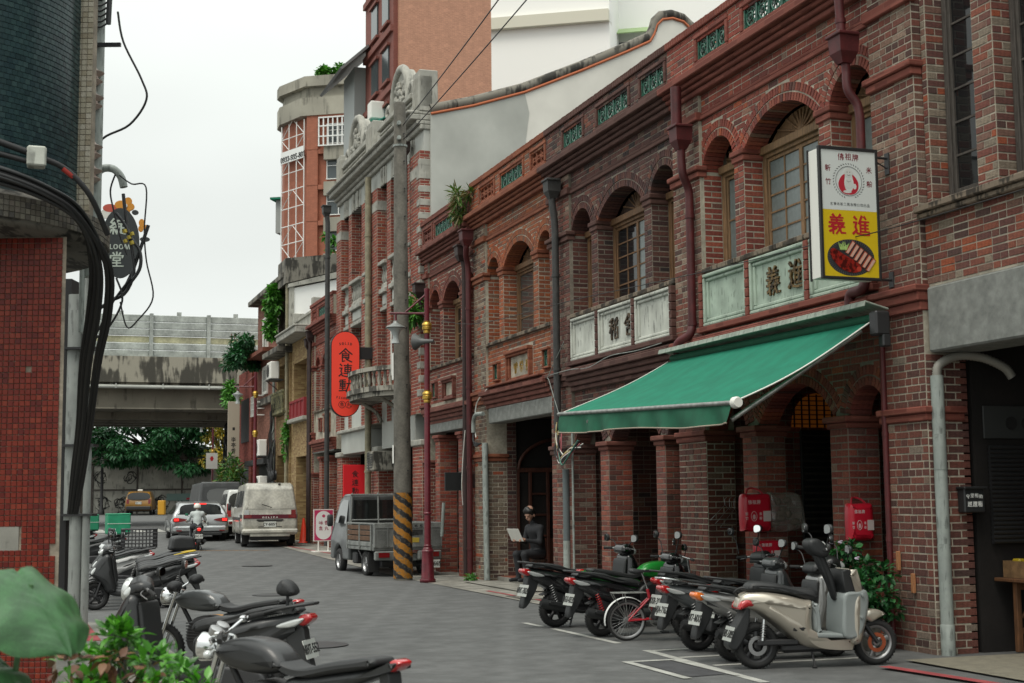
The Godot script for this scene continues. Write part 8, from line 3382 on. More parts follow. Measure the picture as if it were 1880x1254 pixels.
func hatchback()->void:
	var wf:=tumble(0.85,1.42,0.24)
	var paint:=mat("car_silver",C(0.36,0.37,0.37),0.28,{"metal":0.65,"coat":0.8})
	var root:=simple_car("hatchback","silver hatchback with lit brake lights driving away behind the scooter rider","car",stand(36.0,3.10,178.0)*Transform3D(Basis().scaled(V3(1,0.92,1.06)),Vector3.ZERO),[4.30,0.30,4.32,0.62,4.1,0.78,3.2,0.95,2.3,1.38,1.6,1.45,0.75,1.40,0.30,1.30,0.10,1.0,0.02,0.72,0.02,0.30],[0.85,3.45],0.87,0.31,paint,wf)
	var zf:=func(x,y):return 0.87*(wf.call(x,y) as float)
	rear_plate(root,"rear_window",curve([-0.50,1.32,0.50,1.32,0.64,1.03,0.60,0.98,-0.60,0.98,-0.64,1.03],4),0.095,0.98,0.55,M["car_glass"])
	rear_plate(root,"brake_light",rect2(-0.19,1.335,0.19,1.375),0.27,1.34,0.5,mat("brake_lit",C(0.9,0.02,0.015),0.3,{"glow":1.6}))
	for sg in [-1.0,1.0]:
		rear_plate(root,"tail_light",curve([sg*0.80,0.86,sg*0.42,0.80,sg*0.50,0.74,sg*0.82,0.70],3),0.0,0.7,0.1,M["red_lens_dark"])
		rear_plate(root,"brake_light",rect2(sg*0.74-0.07,0.745,sg*0.74+0.07,0.83),-0.012,0.7,0.1,M["brake_lit"])
		side_plate(root,"side_window",v2([0.65,1.22,1.5,1.34,2.3,1.30,2.95,0.98,0.55,0.98]),zf,sg,M["car_glass"])
		rear_plate(root,"reflector",rect2(sg*0.66-0.08,0.38,sg*0.66+0.08,0.42),-0.045,0.4,0.0,M["red_lens_dark"])
	var b:=MB.new()
	b.bx(-0.04,0.3,0.30,0.60,-0.85,0.85,0.09)
	put("bumper",b,paint,root)
	b=MB.new()
	b.bx(-0.045,0.2,0.22,0.33,-0.66,0.66,0.02)
	b.tube([V3(0.02,1.02,0.05),V3(0.02,1.04,-0.22)],0.012,5)
	put("valance",b,M["black_plastic"],root)
	plate_text(root,-0.012,0.66,0.0,"BBG-5059",0.40,0.16)
	b=MB.new()
	b.bx(0.0,0.01,0.87,0.90,-0.06,0.06)
	put("badge",b,M["chrome"],root)
func far_pickup()->void:
	var wf:=tumble(1.0,1.85,0.10)
	var paint:=mat("pickup_dark",C(0.075,0.08,0.085),0.5,{"coat":0.3,"tex":"grime","scale":0.5})
	var root:=simple_car("delivery_truck","dark grey canvas-backed small truck parked furthest along the right kerb","truck",stand(41.3,1.75,179.0),[4.2,0.42,4.2,1.0,3.8,1.7,3.5,1.92,0.15,1.96,0.05,1.9,0.0,1.0,0.0,0.62],[0.9,3.3],0.82,0.33,paint,wf)
	rear_plate(root,"canvas_back",rect2(-0.62,1.10,0.62,1.78),-0.004,1.1,0.03,mat("canvas_grey",C(0.055,0.058,0.06),0.8))
	rear_plate(root,"canvas_window",curve([-0.42,1.66,0.42,1.66,0.42,1.22,-0.42,1.22],3),-0.018,1.1,0.03,mat("canvas_pane",C(0.12,0.125,0.125),0.3))
	for sg in [-1.0,1.0]:
		rear_plate(root,"tail_light",rect2(sg*0.5-0.24,0.62,sg*0.5+0.24,0.70),-0.02,0.6,0.0,M["red_lens_dark"])
func taxi()->void:
	var wf:=tumble(0.9,1.6,0.18)
	var paint:=mat("taxi_yellow",C(0.24,0.115,0.012),0.35,{"coat":0.5})
	var root:=simple_car("taxi","yellow taxi parked in the shade under the graffiti wall","taxi",Transform3D(RY(deg_to_rad(100)),V3(-24.9,0.82,-95.0)),[4.4,0.30,4.4,0.75,3.4,0.95,2.6,1.50,1.8,1.58,0.4,1.52,0.1,1.1,0.0,0.75,0.0,0.32],[0.85,3.5],0.86,0.31,paint,wf)
	rear_plate(root,"rear_window",curve([-0.55,1.45,0.55,1.45,0.64,1.05,-0.64,1.05],4),0.06,1.05,0.55,M["car_glass"])
	for sg in [-1.0,1.0]:
		rear_plate(root,"tail_light",rect2(sg*0.70-0.08,0.75,sg*0.70+0.08,1.05),0.0,0.7,0.05,M["red_lens_dark"])
	var b:=MB.new()
	b.bx(-0.04,0.3,0.30,0.62,-0.84,0.84,0.08)
	put("bumper",b,M["black_plastic"],root)
	plate_text(root,-0.015,0.80,0.0,"TDB-118",0.4,0.16)
	b=MB.new()
	b.bx(1.2,1.4,1.58,1.70,-0.16,0.16,0.03)
	put("roof_sign",b,M["cream_white"],root)
	var bol:=thing("bollard","stubby yellow bollard beside the taxi under the graffiti wall","bollard",TP(V3(-23.35,0.82,-95.0)))
	b=MB.new()
	b.bx(-0.22,0.22,0.0,0.95,-0.22,0.22,0.04)
	put("post",b,mat("bollard_yellow",C(0.55,0.28,0.015),0.5),bol)
func bike_wheel(root:Node3D,called:String,x:float,r:float,w:float,rim:float,rm:Material,spokes:int,z:=0.0)->void:
	var key:="bw%.3f/%.3f/%.3f/%d"%[r,w,rim,spokes]
	if not T.has(key):
		var q:=Transform3D(RX(PI/2),Vector3.ZERO)
		var a:=MB.new()
		a.xf=q
		var prof:=[]
		var tr:=(r-rim)
		for i in 11:
			var an:=-PI*0.72+PI*1.44*i/10.0
			prof.append(V2(rim+tr*0.45+cos(an)*tr*0.55,sin(an)*w*0.5))
		a.lathe(prof,36)
		if spokes<20:
			for k in 40:
				for sg in [-1.0,1.0]:
					a.xf=Transform3D(RZ(TAU*k/40.0),Vector3.ZERO)*Transform3D(RX(0.5*sg),V3(r-0.0015,0,sg*w*0.19))
					a.box(Vector3.ZERO,V3(0.007,0.010,w*0.26))
		var b:=MB.new()
		b.xf=q
		b.lathe([V2(rim+0.012,-w*0.36),V2(rim-0.005,-w*0.34),V2(rim-0.022,-w*0.12),V2(rim-0.022,w*0.12),V2(rim-0.005,w*0.34),V2(rim+0.012,w*0.36)],36)
		b.lathe([V2(0.0,-w*0.55),V2(0.035,-w*0.5),V2(0.045,0),V2(0.035,w*0.5),V2(0.0,w*0.55)],14)
		if spokes<20:
			for k in spokes:
				b.xf=Transform3D(RZ(TAU*k/spokes+0.3),Vector3.ZERO)
				var rings:=[]
				for j in [[0.03,0.030,0.022],[rim*0.5,0.018,0.016],[rim-0.012,0.030,0.022]]:
					rings.append(PackedVector3Array([V3(j[0],-j[1],-j[2]),V3(j[0],j[1],-j[2]),V3(j[0],j[1],j[2]),V3(j[0],-j[1],j[2])]))
				b.loft(rings)
		else:
			b.xf=Transform3D()
			for k in spokes:
				var an:=TAU*k/spokes
				var a2:=an+(0.35 if k%2 else -0.35)
				b.tube([V3(cos(a2)*0.03,sin(a2)*0.03,0.025 if k%4<2 else -0.025),V3(cos(an)*(rim-0.01),sin(an)*(rim-0.01),0)],0.0022,4,false)
		T[key]=[a.mesh(),b.mesh()]
	var t:=put_mesh(called,T[key][0],M["rubber"],root,TP(V3(x,r,z)))
	put_mesh("rim",T[key][1],rm,t)
func brake_disc(root:Node3D,x:float,r:float,z:float,m:Material)->void:
	var b:=MB.new()
	b.xf=Transform3D(RX(PI/2),V3(x,r,z))
	b.lathe([V2(0.06,-0.002),V2(0.10,-0.002),V2(0.10,0.002),V2(0.06,0.002)],22)
	put("brake_disc",b,m,root)
func coil(b:MB,a:Vector3,c:Vector3,r:float,turns:int,th:float)->void:
	var d:=(c-a).normalized()
	var u:=d.cross(Vector3.BACK).normalized()
	var w:=d.cross(u)
	var pts:=[]
	var n:=turns*10
	for i in n+1:
		var q:=float(i)/n
		var an:=TAU*turns*q
		pts.append(a.lerp(c,q)+(u*cos(an)+w*sin(an))*r)
	b.tube(pts,th,5)
func mirrors(root:Node3D,base:Vector3,spread:float,up:float,steer:Basis,pivot:Vector3,glass:Material)->void:
	for sg in [-1.0,1.0]:
		var b:=MB.new()
		b.xf=Transform3D(steer,pivot)
		var p0:=V3(base.x,base.y,sg*base.z)- pivot
		var p1:=V3(base.x-0.02,base.y+up,sg*(base.z+spread))- pivot
		b.tube(bend([p0,p0.lerp(p1,0.5)+V3(0.02,0.02,0),p1-V3(0,0.03,0)],4),0.007,6)
		var o:=curve([-0.055,-0.04,0.0,-0.05,0.06,-0.03,0.065,0.025,0.02,0.05,-0.05,0.04],3)
		b.xf=Transform3D(steer,pivot)*Transform3D(RY(-PI/2+sg*0.15),p1)
		b.pillow(o,0.022,0.02,3)
		var m:=put("mirror",b,M["black_plastic"],root)
		var g:=MB.new()
		var sm:=PackedVector2Array()
		for q in o:
			sm.append(q*0.88)
		g.xf=b.xf
		g.plate(sm,0.0215,0.0245)
		put("mirror_glass",g,glass,m)
func scooter(called:String,label:String,group:String,at:Transform3D,o:Dictionary)->Node3D:
	var root:=thing(called,label,"scooter",at,group)
	var paint:Material=M[o.get("paint","black_gloss")]
	var trim:Material=M[o.get("trim","black_plastic")]
	var seatm:Material=M["seat"]
	var r:float=o.get("r",0.235)
	var rim:=r-0.075
	var fx:=1.27
	var steer:=Basis(V3(0.42,-0.9,0).normalized(),o.get("steer",0.0))
	var piv:=V3(1.10,0.85,0)
	bike_wheel(root,"rear_wheel",0.0,r,0.115,rim,M[o.get("rim","dark_metal")],5)
	var b:=MB.new()
	b.pillow(curve([-0.14,0.20,-0.10,0.32,0.10,0.36,0.36,0.36,0.50,0.30,0.46,0.20,0.30,0.16,0.08,0.15],4),0.05,0.03,3,null,-0.125)
	b.bx(0.25,0.55,0.18,0.36,-0.10,0.10,0.04)
	b.pillow(curve([-0.10,0.34,-0.06,0.50,0.30,0.50,0.50,0.42,0.50,0.28,0.2,0.27],3),0.12,0.04,3)
	put("engine",b,M["dark_metal"],root)
	b=MB.new()
	var ex:=bend([V3(0.42,0.20,0.10),V3(0.30,0.20,0.17),V3(0.16,0.24,0.185),V3(0.12,0.25,0.185)],4)
	b.tube(ex,0.022,8)
	b.tube([V3(0.15,0.245,0.185),V3(0.11,0.25,0.185),V3(-0.27,0.33,0.19),V3(-0.31,0.338,0.19)],[0.045,0.062,0.066,0.040],14)
	b.pillow(v2([0.08,0.26,-0.22,0.325,-0.20,0.37,0.06,0.32]),0.02,0.01,2,null,0.255)
	put("exhaust",b,M[o.get("exhaust","black_plastic")],root)
	for sg in [-1.0,1.0]:
		b=MB.new()
		b.tube([V3(-0.02,0.26,sg*0.125),V3(-0.13,0.60,sg*0.12)],0.016,8)
		put("shock_absorber",b,M["dark_metal"],root)
		b=MB.new()
		coil(b,V3(-0.045,0.33,sg*0.125),V3(-0.125,0.57,sg*0.12),0.028,8,0.006)
		put("spring",b,M[o.get("spring","steel")],root)
	var wr:=func(x:float,y:float)->float:return (0.48+0.52*smoothstep(-0.48,0.05,x))*(1.0-0.22*smoothstep(0.55,0.30,y))
	b=MB.new()
	b.pillow(curve([-0.47,0.76,-0.43,0.80,-0.25,0.78,0.0,0.735,0.30,0.66,0.50,0.60,0.535,0.50,0.52,0.30,0.40,0.25,0.25,0.32,0.08,0.42,-0.12,0.50,-0.34,0.62,-0.45,0.69],4),0.165,0.075,4,wr)
	put("rear_body",b,paint,root)
	b=MB.new()
	b.pillow(curve([-0.40,0.685,-0.20,0.635,0.05,0.565,0.30,0.48,0.46,0.40,0.44,0.34,0.26,0.42,0.04,0.525,-0.2,0.605],3),0.158,0.03,2,wr)
	put("side_trim",b,trim,root)
	b=MB.new()
	b.pillow(curve([-0.40,0.805,-0.37,0.845,-0.20,0.855,0.0,0.83,0.10,0.795,0.22,0.765,0.40,0.755,0.53,0.715,0.56,0.65,0.48,0.63,0.25,0.685,0.0,0.75,-0.25,0.795],4),0.145,0.055,4,func(x:float,_y:float)->float:return 0.72+0.28*smoothstep(-0.4,-0.1,x)- 0.22*smoothstep(0.2,0.56,x))
	put("seat",b,seatm,root)
	b=MB.new()
	for sg in [-1.0,1.0]:
		b.tube(bend([V3(-0.10,0.80,sg*0.145),V3(-0.30,0.845,sg*0.15),V3(-0.47,0.87,sg*0.11),V3(-0.52,0.875,sg*0.05)],4),0.014,8)
	b.tube([V3(-0.52,0.875,-0.055),V3(-0.52,0.875,0.055)],0.014,8)
	put("grab_rail",b,M[o.get("rail","black_plastic")],root)
	b=MB.new()
	b.pillow(curve([-0.515,0.745,-0.49,0.79,-0.40,0.775,-0.36,0.715,-0.44,0.69],3),0.085,0.03,3)
	put("tail_light",b,M[o.get("lens","red_lens")],root)
	for sg in [-1.0,1.0]:
		b=MB.new()
		b.pillow(curve([-0.46,0.755,-0.36,0.745,-0.22,0.70,-0.24,0.675,-0.38,0.69],3),0.02,0.015,2,null,sg*0.105)
		put("turn_signal",b,M[o.get("signal","clear_lens")],root)
	b=MB.new()
	b.pillow(curve([-0.42,0.70,-0.28,0.66,-0.30,0.52,-0.38,0.38,-0.46,0.28,-0.52,0.28,-0.49,0.42,-0.455,0.58],2),0.065,0.015,2)
	b.pillow(v2([-0.22,0.44,-0.10,0.485,0.08,0.48,0.08,0.465,-0.10,0.468,-0.215,0.425]),0.07,0.01,2)
	put("rear_mudguard",b,M["black_plastic"],root)
	plate_text(root,-0.475,0.50,0.0,o.get("number","MXR-318"),0.27,0.15,0.30)
	b=MB.new()
	b.pillow(curve([0.46,0.27,0.50,0.335,0.90,0.335,0.97,0.42,1.05,0.40,1.04,0.27,0.9,0.235,0.55,0.235],3),0.17,0.03,2)
	put("floorboard",b,trim,root)
	var wn:=func(x:float,y:float)->float:return 1.0-0.55*smoothstep(1.08,1.36,x)- 0.12*smoothstep(0.6,0.95,y)
	b=MB.new()
	b.pillow(curve([0.95,0.30,0.94,0.42,0.99,0.62,1.01,0.82,1.03,0.92,1.10,0.955,1.18,0.90,1.28,0.76,1.37,0.64,1.35,0.59,1.24,0.52,1.15,0.42,1.08,0.30],4),0.215,0.08,4,wn)
	put("leg_shield",b,paint,root)
	b=MB.new()
	b.pillow(curve([0.955,0.42,1.0,0.66,1.02,0.86,0.985,0.86,0.955,0.66,0.925,0.44],3),0.175,0.025,2)
	put("inner_panel",b,trim,root)
	b=MB.new()
	b.pillow(curve([1.27,0.745,1.355,0.655,1.345,0.60,1.27,0.63,1.22,0.71],3),0.105,0.03,3)
	put("nose_lamp",b,M[o.get("nose_lens","clear_lens")],root)
	var fr:=Transform3D(steer,piv)
	var g:=func()->MB:
		var q:=MB.new()
		q.xf=fr*TP(-piv)
		return q
	b=g.call()
	for sg in [-1.0,1.0]:
		b.tube([V3(1.14,0.62,sg*0.07),V3(1.185,0.50,sg*0.085),V3(fx,r,sg*0.085)],0.019,8)
	b.tube([V3(1.07,0.95,0),V3(1.15,0.60,0)],0.03,8)
	put("fork",b,M["dark_metal"],root)
	var fw:=Node3D.new()
	bike_wheel_at(root,"front_wheel",fr*TP(V3(fx,r,0)- piv),r,0.10,rim,M[o.get("rim","dark_metal")],5)
	fw.free()
	b=g.call()
	var fen:=PackedVector2Array()
	for i in 13:
		var a:=lerpf(-0.25,2.5,i/12.0)
		fen.append(V2(fx+cos(a)*(r+0.045),r+sin(a)*(r+0.045)))
	for i in 13:
		var a:=lerpf(2.5,-0.25,i/12.0)
		fen.append(V2(fx+cos(a)*(r+0.02),r+sin(a)*(r+0.02)))
	b.pillow(fen,0.068,0.015,2)
	put("front_mudguard",b,M[o.get("fender",o.get("paint","black_gloss"))],root)
	b=g.call()
	b.pillow(curve([0.97,0.97,0.98,1.05,1.06,1.085,1.15,1.06,1.215,0.98,1.17,0.93,1.06,0.94],4),0.15,0.06,4,func(x:float,_y:float)->float:return 1.0-0.35*smoothstep(1.05,1.2,x))
	put("handlebar_cover",b,M[o.get("cover",o.get("paint","black_gloss"))],root)
	b=g.call()
	b.pillow(curve([1.16,1.045,1.225,0.985,1.195,0.935,1.14,0.955,1.12,1.01],3),0.10,0.035,3)
	put("headlight",b,M["clear_lens"],root)
	b=g.call()
	b.tube([V3(1.01,1.02,-0.20),V3(1.06,1.03,0),V3(1.01,1.02,0.20)],0.014,8)
	for sg in [-1.0,1.0]:
		b.tube([V3(1.03,1.025,sg*0.14),V3(0.96,1.02,sg*0.36)],0.011,8)
		b.tube(bend([V3(1.06,1.015,sg*0.16),V3(1.08,1.01,sg*0.24),V3(1.03,1.0,sg*0.37)],4),0.006,5)
	put("handlebar",b,M["steel"],root)
	for sg in [-1.0,1.0]:
		b=g.call()
		b.tube([V3(1.005,1.023,sg*0.21),V3(0.965,1.02,sg*0.345),V3(0.96,1.02,sg*0.36)],[0.018,0.018,0.021],10)
		put("grip",b,M["rubber"],root)
	if o.get("mirrors",true):
		mirrors(root,V3(1.04,1.06,0.17),o.get("spread",0.14),o.get("mup",0.20),steer,Vector3.ZERO,M["mirror"])
	b=MB.new()
	b.tube([V3(0.22,0.20,-0.10),V3(0.13,0.015,-0.16)],0.014,6)
	b.tube([V3(0.22,0.20,0.10),V3(0.13,0.015,0.16)],0.014,6)
	b.tube([V3(0.17,0.10,-0.13),V3(0.17,0.10,0.13)],0.012,6)
	put("stand",b,M["dark_metal"],root)
	return root
func bike_wheel_at(root:Node3D,called:String,at:Transform3D,r:float,w:float,rim:float,rm:Material,spokes:int)->void:
	var tmp:=Node3D.new()
	bike_wheel(tmp,called,0,r,w,rim,rm,spokes)
	var key:="bw%.3f/%.3f/%.3f/%d"%[r,w,rim,spokes]
	tmp.free()
	var t:=put_mesh(called,T[key][0],M["rubber"],root,at)
	put_mesh("rim",T[key][1],rm,t)
func sized(t:Transform3D,k:float)->Transform3D:
	return t*Transform3D(Basis().scaled(Vector3.ONE*k),Vector3.ZERO)
func parked(s:float,d:float,turn:float,k:=0.87,lean:=0.0)->Transform3D:
	return sized(stand(s,d,turn)*Transform3D(RX(lean),Vector3.ZERO),k)
func champagne_scooter(at:Transform3D)->void:
	var root:=thing("scooter","glossy champagne electric scooter with grey inner panels, nearest to the brick pier","scooter",at,"scooters parked under the awning")
	var champ:=mat("champagne",C(0.50,0.455,0.38),0.28,{"metal":0.55,"coat":0.8})
	var grey:=mat("panel_grey",C(0.24,0.265,0.26),0.42)
	var f:=func(a:Array)->Array:
		var o:=[]
		for i in range(0,a.size(),2):
			o.append((a[i]- 410.0)/745.0)
			o.append((1170.0-a[i+1])/745.0)
		return o
	var r:=0.235
	bike_wheel(root,"rear_wheel",0.0,r,0.115,0.16,M["dark_metal"],5)
	bike_wheel(root,"front_wheel",1.30,r,0.105,0.165,M["steel"],3)
	brake_disc(root,1.30,r,0.055,mat("disc_orange",C(0.40,0.10,0.045),0.4,{"metal":0.6}))
	brake_disc(root,0.0,r,0.06,M["steel"])
	var wide:=func(x:float,y:float)->float:return (0.55+0.45*smoothstep(-0.22,0.2,x))*(1.0-0.22*smoothstep(0.45,0.15,y))
	var b:=MB.new()
	b.pillow(curve(f.call([258,715,268,650,320,600,440,588,620,612,760,648,838,668,832,800,842,890,900,942,1040,962,1150,965,1185,985,1150,1025,1000,1038,860,1026,760,1000,680,940,590,865,500,795,420,742,340,718]),4),0.20,0.10,5,wide)
	put("side_body",b,champ,root)
	b=MB.new()
	b.pillow(curve(f.call([832,668,870,690,900,760,905,900,890,930,845,890,836,800]),4),0.175,0.06,3)
	put("under_seat_panel",b,grey,root)
	b=MB.new()
	b.pillow(f_poly(f.call([850,900,1160,920,1165,950,860,940])),0.19,0.02,2)
	put("floorboard",b,grey,root)
	var nose:=func(x:float,y:float)->float:return 1.0-0.45*smoothstep(1.02,1.22,x)
	b=MB.new()
	b.pillow(curve(f.call([1150,1000,1120,950,1130,700,1175,590,1140,470,1130,430,1165,445,1270,580,1306,680,1298,780,1262,890,1215,985]),4),0.215,0.07,4,nose)
	put("front_shield",b,champ,root)
	b=MB.new()
	b.pillow(curve(f.call([1058,930,1060,720,1078,612,1180,598,1266,592,1284,690,1240,860,1185,945]),4),0.222,0.03,3,func(x:float,y:float)->float:return 1.0-0.18*smoothstep(0.95,1.2,x))
	put("inner_panel",b,grey,root)
	b=MB.new()
	b.pillow(f_poly(f.call([1062,440,1128,432,1262,582,1080,606])),0.205,0.02,2,func(x:float,y:float)->float:return 1.0-0.18*smoothstep(0.95,1.2,x))
	put("storage_tray",b,M["black_plastic"],root)
	for q in [[1225,625],[1212,790]]:
		var p:Array=f.call(q)
		for sg in [-1.0,1.0]:
			b=MB.new()
			b.xf=Transform3D(RX(PI/2*sg),V3(p[0],p[1],sg*0.205))
			b.lathe([V2(0.018,-0.01),V2(0.018,0.012),V2(0.0,0.014)],12)
			put("hook",b,grey,root)
	b=MB.new()
	b.pillow(curve(f.call([352,585,345,545,400,515,560,528,700,562,850,575,892,620,888,668,835,668,640,612,440,588]),4),0.155,0.06,4,func(x:float,_y:float)->float:return 0.75+0.25*smoothstep(-0.1,0.2,x))
	put("seat",b,M["seat"],root)
	b=MB.new()
	b.pillow(curve(f.call([905,290,960,300,1040,480,1070,610,1062,670,1040,650,1000,540,920,380]),4),0.05,0.025,3)
	b.pillow(curve(f.call([835,250,850,205,920,200,990,260,1000,330,940,340,870,310]),4),0.11,0.04,3)
	put("steering_column",b,M["black_plastic"],root)
	b=MB.new()
	var hx:=(935.0-410.0)/745.0
	var hy:=(1170.0-285.0)/745.0
	b.tube([V3(hx-0.06,hy+0.02,-0.36),V3(hx+0.03,hy,-0.16),V3(hx+0.03,hy,0.16),V3(hx-0.06,hy+0.02,0.36)],0.013,8)
	put("handlebar",b,M["steel"],root)
	for sg in [-1.0,1.0]:
		b=MB.new()
		b.tube([V3(hx+0.0,hy+0.005,sg*0.22),V3(hx-0.06,hy+0.02,sg*0.36)],0.019,10)
		put("grip",b,M["rubber"],root)
	b=MB.new()
	b.xf=Transform3D(RZ(-PI/2+0.25),V3(0.76,1.20,0))
	b.lathe([V2(0.0,-0.05),V2(0.07,-0.04),V2(0.08,0.0),V2(0.075,0.02),V2(0.0,0.035)],18)
	put("headlight",b,M["clear_lens"],root)
	mirrors(root,V3(hx+0.02,hy+0.02,0.15),0.16,0.20,Basis(),Vector3.ZERO,M["mirror"])
	b=MB.new()
	for sg in [-1.0,1.0]:
		b.tube([V3(1.15,0.46,sg*0.05),V3(1.30,0.235,sg*0.085)],0.022,8)
	put("fork",b,M["black_plastic"],root)
	b=MB.new()
	b.pillow(curve(f.call([1275,800,1310,752,1390,745,1455,780,1400,815,1335,842]),4),0.075,0.035,3)
	put("front_mudguard",b,champ,root)
	b=MB.new()
	b.pillow(curve(f.call([350,700,320,700,180,940,200,1020,260,1000,330,880,350,790]),4),0.09,0.02,2)
	put("rear_mudguard",b,M["black_plastic"],root)
	b=MB.new()
	b.pillow(curve(f.call([258,720,270,665,330,640,385,660,380,695,330,700]),4),0.135,0.03,3)
	put("tail_light",b,M["red_lens"],root)
	plate_text(root,-0.285,0.36,0.0,"EMS-5895",0.25,0.14,0.36)
	b=MB.new()
	b.pillow(curve(f.call([662,868,670,852,770,858,782,878,768,888,672,884]),3),0.196,0.008,2,wide)
	put("side_reflector",b,M["dark_metal"],root)
	for sg in [-1.0,1.0]:
		b=MB.new()
		b.tube([V3(0.03,0.29,sg*0.12),V3(0.06,0.50,sg*0.10)],0.016,8)
		put("shock_absorber",b,M["chrome"],root)
		b=MB.new()
		coil(b,V3(0.032,0.31,sg*0.12),V3(0.055,0.46,sg*0.105),0.026,6,0.005)
		put("spring",b,M["steel"],root)
	b=MB.new()
	b.bx(-0.02,0.42,0.24,0.30,0.09,0.125,0.012)
	b.bx(-0.02,0.42,0.24,0.30,-0.125,-0.09,0.012)
	b.bx(0.25,1.05,0.16,0.26,-0.10,0.10,0.03)
	put("swing_arm",b,M["dark_metal"],root)
	b=MB.new()
	b.tube(bend([V3(-0.02,0.78,0.08),V3(-0.15,0.82,0.06),V3(-0.21,0.77,0.0),V3(-0.15,0.72,-0.05)],4),0.014,8)
	put("grab_rail",b,M["black_plastic"],root)
	b=MB.new()
	b.tube([V3(0.58,0.17,0.06),V3(0.58,0.015,0.14)],0.012,6)
	b.tube([V3(0.55,0.015,0.14),V3(0.60,0.015,0.14)],0.012,6)
	put("stand",b,M["black"],root)
func f_poly(a:Array)->PackedVector2Array:
	return v2(a)
func motorcycle(label:String,at:Transform3D,o:Dictionary)->Node3D:
	var root:=thing("motorcycle",label,"motorcycle",at,o.get("group",""))
	var paint:Material=M[o.get("paint","black_gloss")]
	var r:=0.285
	var steer:=Basis(V3(0.42,-0.9,0).normalized(),o.get("steer",0.0))
	var piv:=V3(1.08,0.85,0)
	bike_wheel(root,"rear_wheel",0.0,r,0.11,0.215,M["steel"],5)
	bike_wheel_at(root,"front_wheel",Transform3D(steer,piv)*TP(V3(1.30,r,0)- piv),r,0.09,0.215,M["steel"],5)
	bike_wheel(root,"front_wheel_hub",0.0,0.06,0.05,0.03,M["steel"],5)
	var g:=func()->MB:
		var q:=MB.new()
		q.xf=Transform3D(steer,piv)*TP(-piv)
		return q
	var b:=MB.new()
	b.pillow(curve([0.42,0.78,0.55,0.90,0.78,0.94,1.0,0.90,1.06,0.82,0.95,0.74,0.70,0.70,0.48,0.72],4),0.14,0.08,4)
	put("fuel_tank",b,paint,root)
	b=MB.new()
	b.pillow(curve([-0.36,0.83,-0.30,0.86,0.0,0.82,0.30,0.76,0.45,0.80,0.44,0.73,0.25,0.70,0.0,0.74,-0.30,0.79],4),0.13,0.05,4)
	put("seat",b,M[o.get("seat","seat")],root)
	b=MB.new()
	b.pillow(curve([-0.50,0.84,-0.30,0.79,0.1,0.73,0.42,0.68,0.40,0.56,0.15,0.58,-0.2,0.68,-0.46,0.78],4),0.10,0.05,3)
	put("tail_body",b,paint,root)
	b=MB.new()
	b.pillow(curve([-0.54,0.83,-0.48,0.855,-0.42,0.82,-0.46,0.77],3),0.07,0.025,2)
	put("tail_light",b,M["red_lens"],root)
	b=MB.new()
	b.pillow(curve([0.35,0.28,0.40,0.55,0.62,0.66,0.82,0.60,0.88,0.40,0.80,0.26,0.55,0.20],4),0.14,0.05,3)
	for k in 7:
		b.bx(0.66,0.86,0.38+k*0.032,0.392+k*0.032,-0.15,0.15,0.003)
	b.tube([V3(0.45,0.70,0.1),V3(1.06,0.85,0.0)],0.025,8)
	b.tube([V3(0.80,0.30,0.1),V3(1.04,0.80,0.0)],0.025,8)
	b.tube([V3(0.40,0.40,-0.10),V3(0.0,r,-0.09)],0.03,8)
	b.tube([V3(0.40,0.40,0.10),V3(0.0,r,0.09)],0.03,8)
	put("engine",b,M["dark_metal"],root)
	b=MB.new()
	b.tube(bend([V3(0.84,0.42,0.1),V3(0.86,0.22,0.13),V3(0.5,0.20,0.16),V3(0.2,0.28,0.17)],5),0.022,8)
	b.tube([V3(0.24,0.28,0.17),V3(0.18,0.29,0.17),V3(-0.28,0.40,0.18),V3(-0.32,0.41,0.18)],[0.03,0.055,0.06,0.03],12)
	put("exhaust",b,M["steel"],root)
	b=g.call()
	for sg in [-1.0,1.0]:
		b.tube([V3(1.05,0.92,sg*0.09),V3(1.30,r,sg*0.09)],0.021,10)
	put("fork",b,M["chrome"],root)
	b=g.call()
	b.xf=b.xf*Transform3D(RZ(-PI/2+0.1),V3(1.20,0.86,0))
	b.lathe([V2(0.0,-0.12),V2(0.05,-0.11),V2(0.09,-0.05),V2(0.10,0.02),V2(0.10,0.035)],20)
	put("headlight_shell",b,M[o.get("shell","chrome")],root)
	b=g.call()
	b.xf=b.xf*Transform3D(RZ(-PI/2+0.1),V3(1.20,0.86,0))
	b.lathe([V2(0.097,0.03),V2(0.08,0.052),V2(0.0,0.065)],20)
	put("headlight",b,M["clear_lens"],root)
	b=g.call()
	for sg in [-1.0,1.0]:
		b.xf=Transform3D(steer,piv)*Transform3D(RZ(0.5),V3(1.10,0.98,sg*0.055)- piv)
		b.lathe([V2(0.0,-0.04),V2(0.042,-0.03),V2(0.048,0.0),V2(0.048,0.025),V2(0.04,0.03),V2(0.0,0.028)],18)
	put("gauge",b,M["steel"],root)
	b=g.call()
	b.tube(bend([V3(0.93,0.99,-0.36),V3(1.0,1.0,-0.22),V3(1.06,0.95,-0.08),V3(1.06,0.95,0.08),V3(1.0,1.0,0.22),V3(0.93,0.99,0.36)],5),0.012,8)
	for sg in [-1.0,1.0]:
		b.tube(bend([V3(1.02,0.99,sg*0.20),V3(1.05,0.985,sg*0.26),V3(0.99,0.975,sg*0.37)],4),0.007,6)
		b.bx(0.985,1.03,0.98,1.02,sg*0.22-0.025,sg*0.22+0.025,0.008)
	put("handlebar",b,M["chrome"],root)
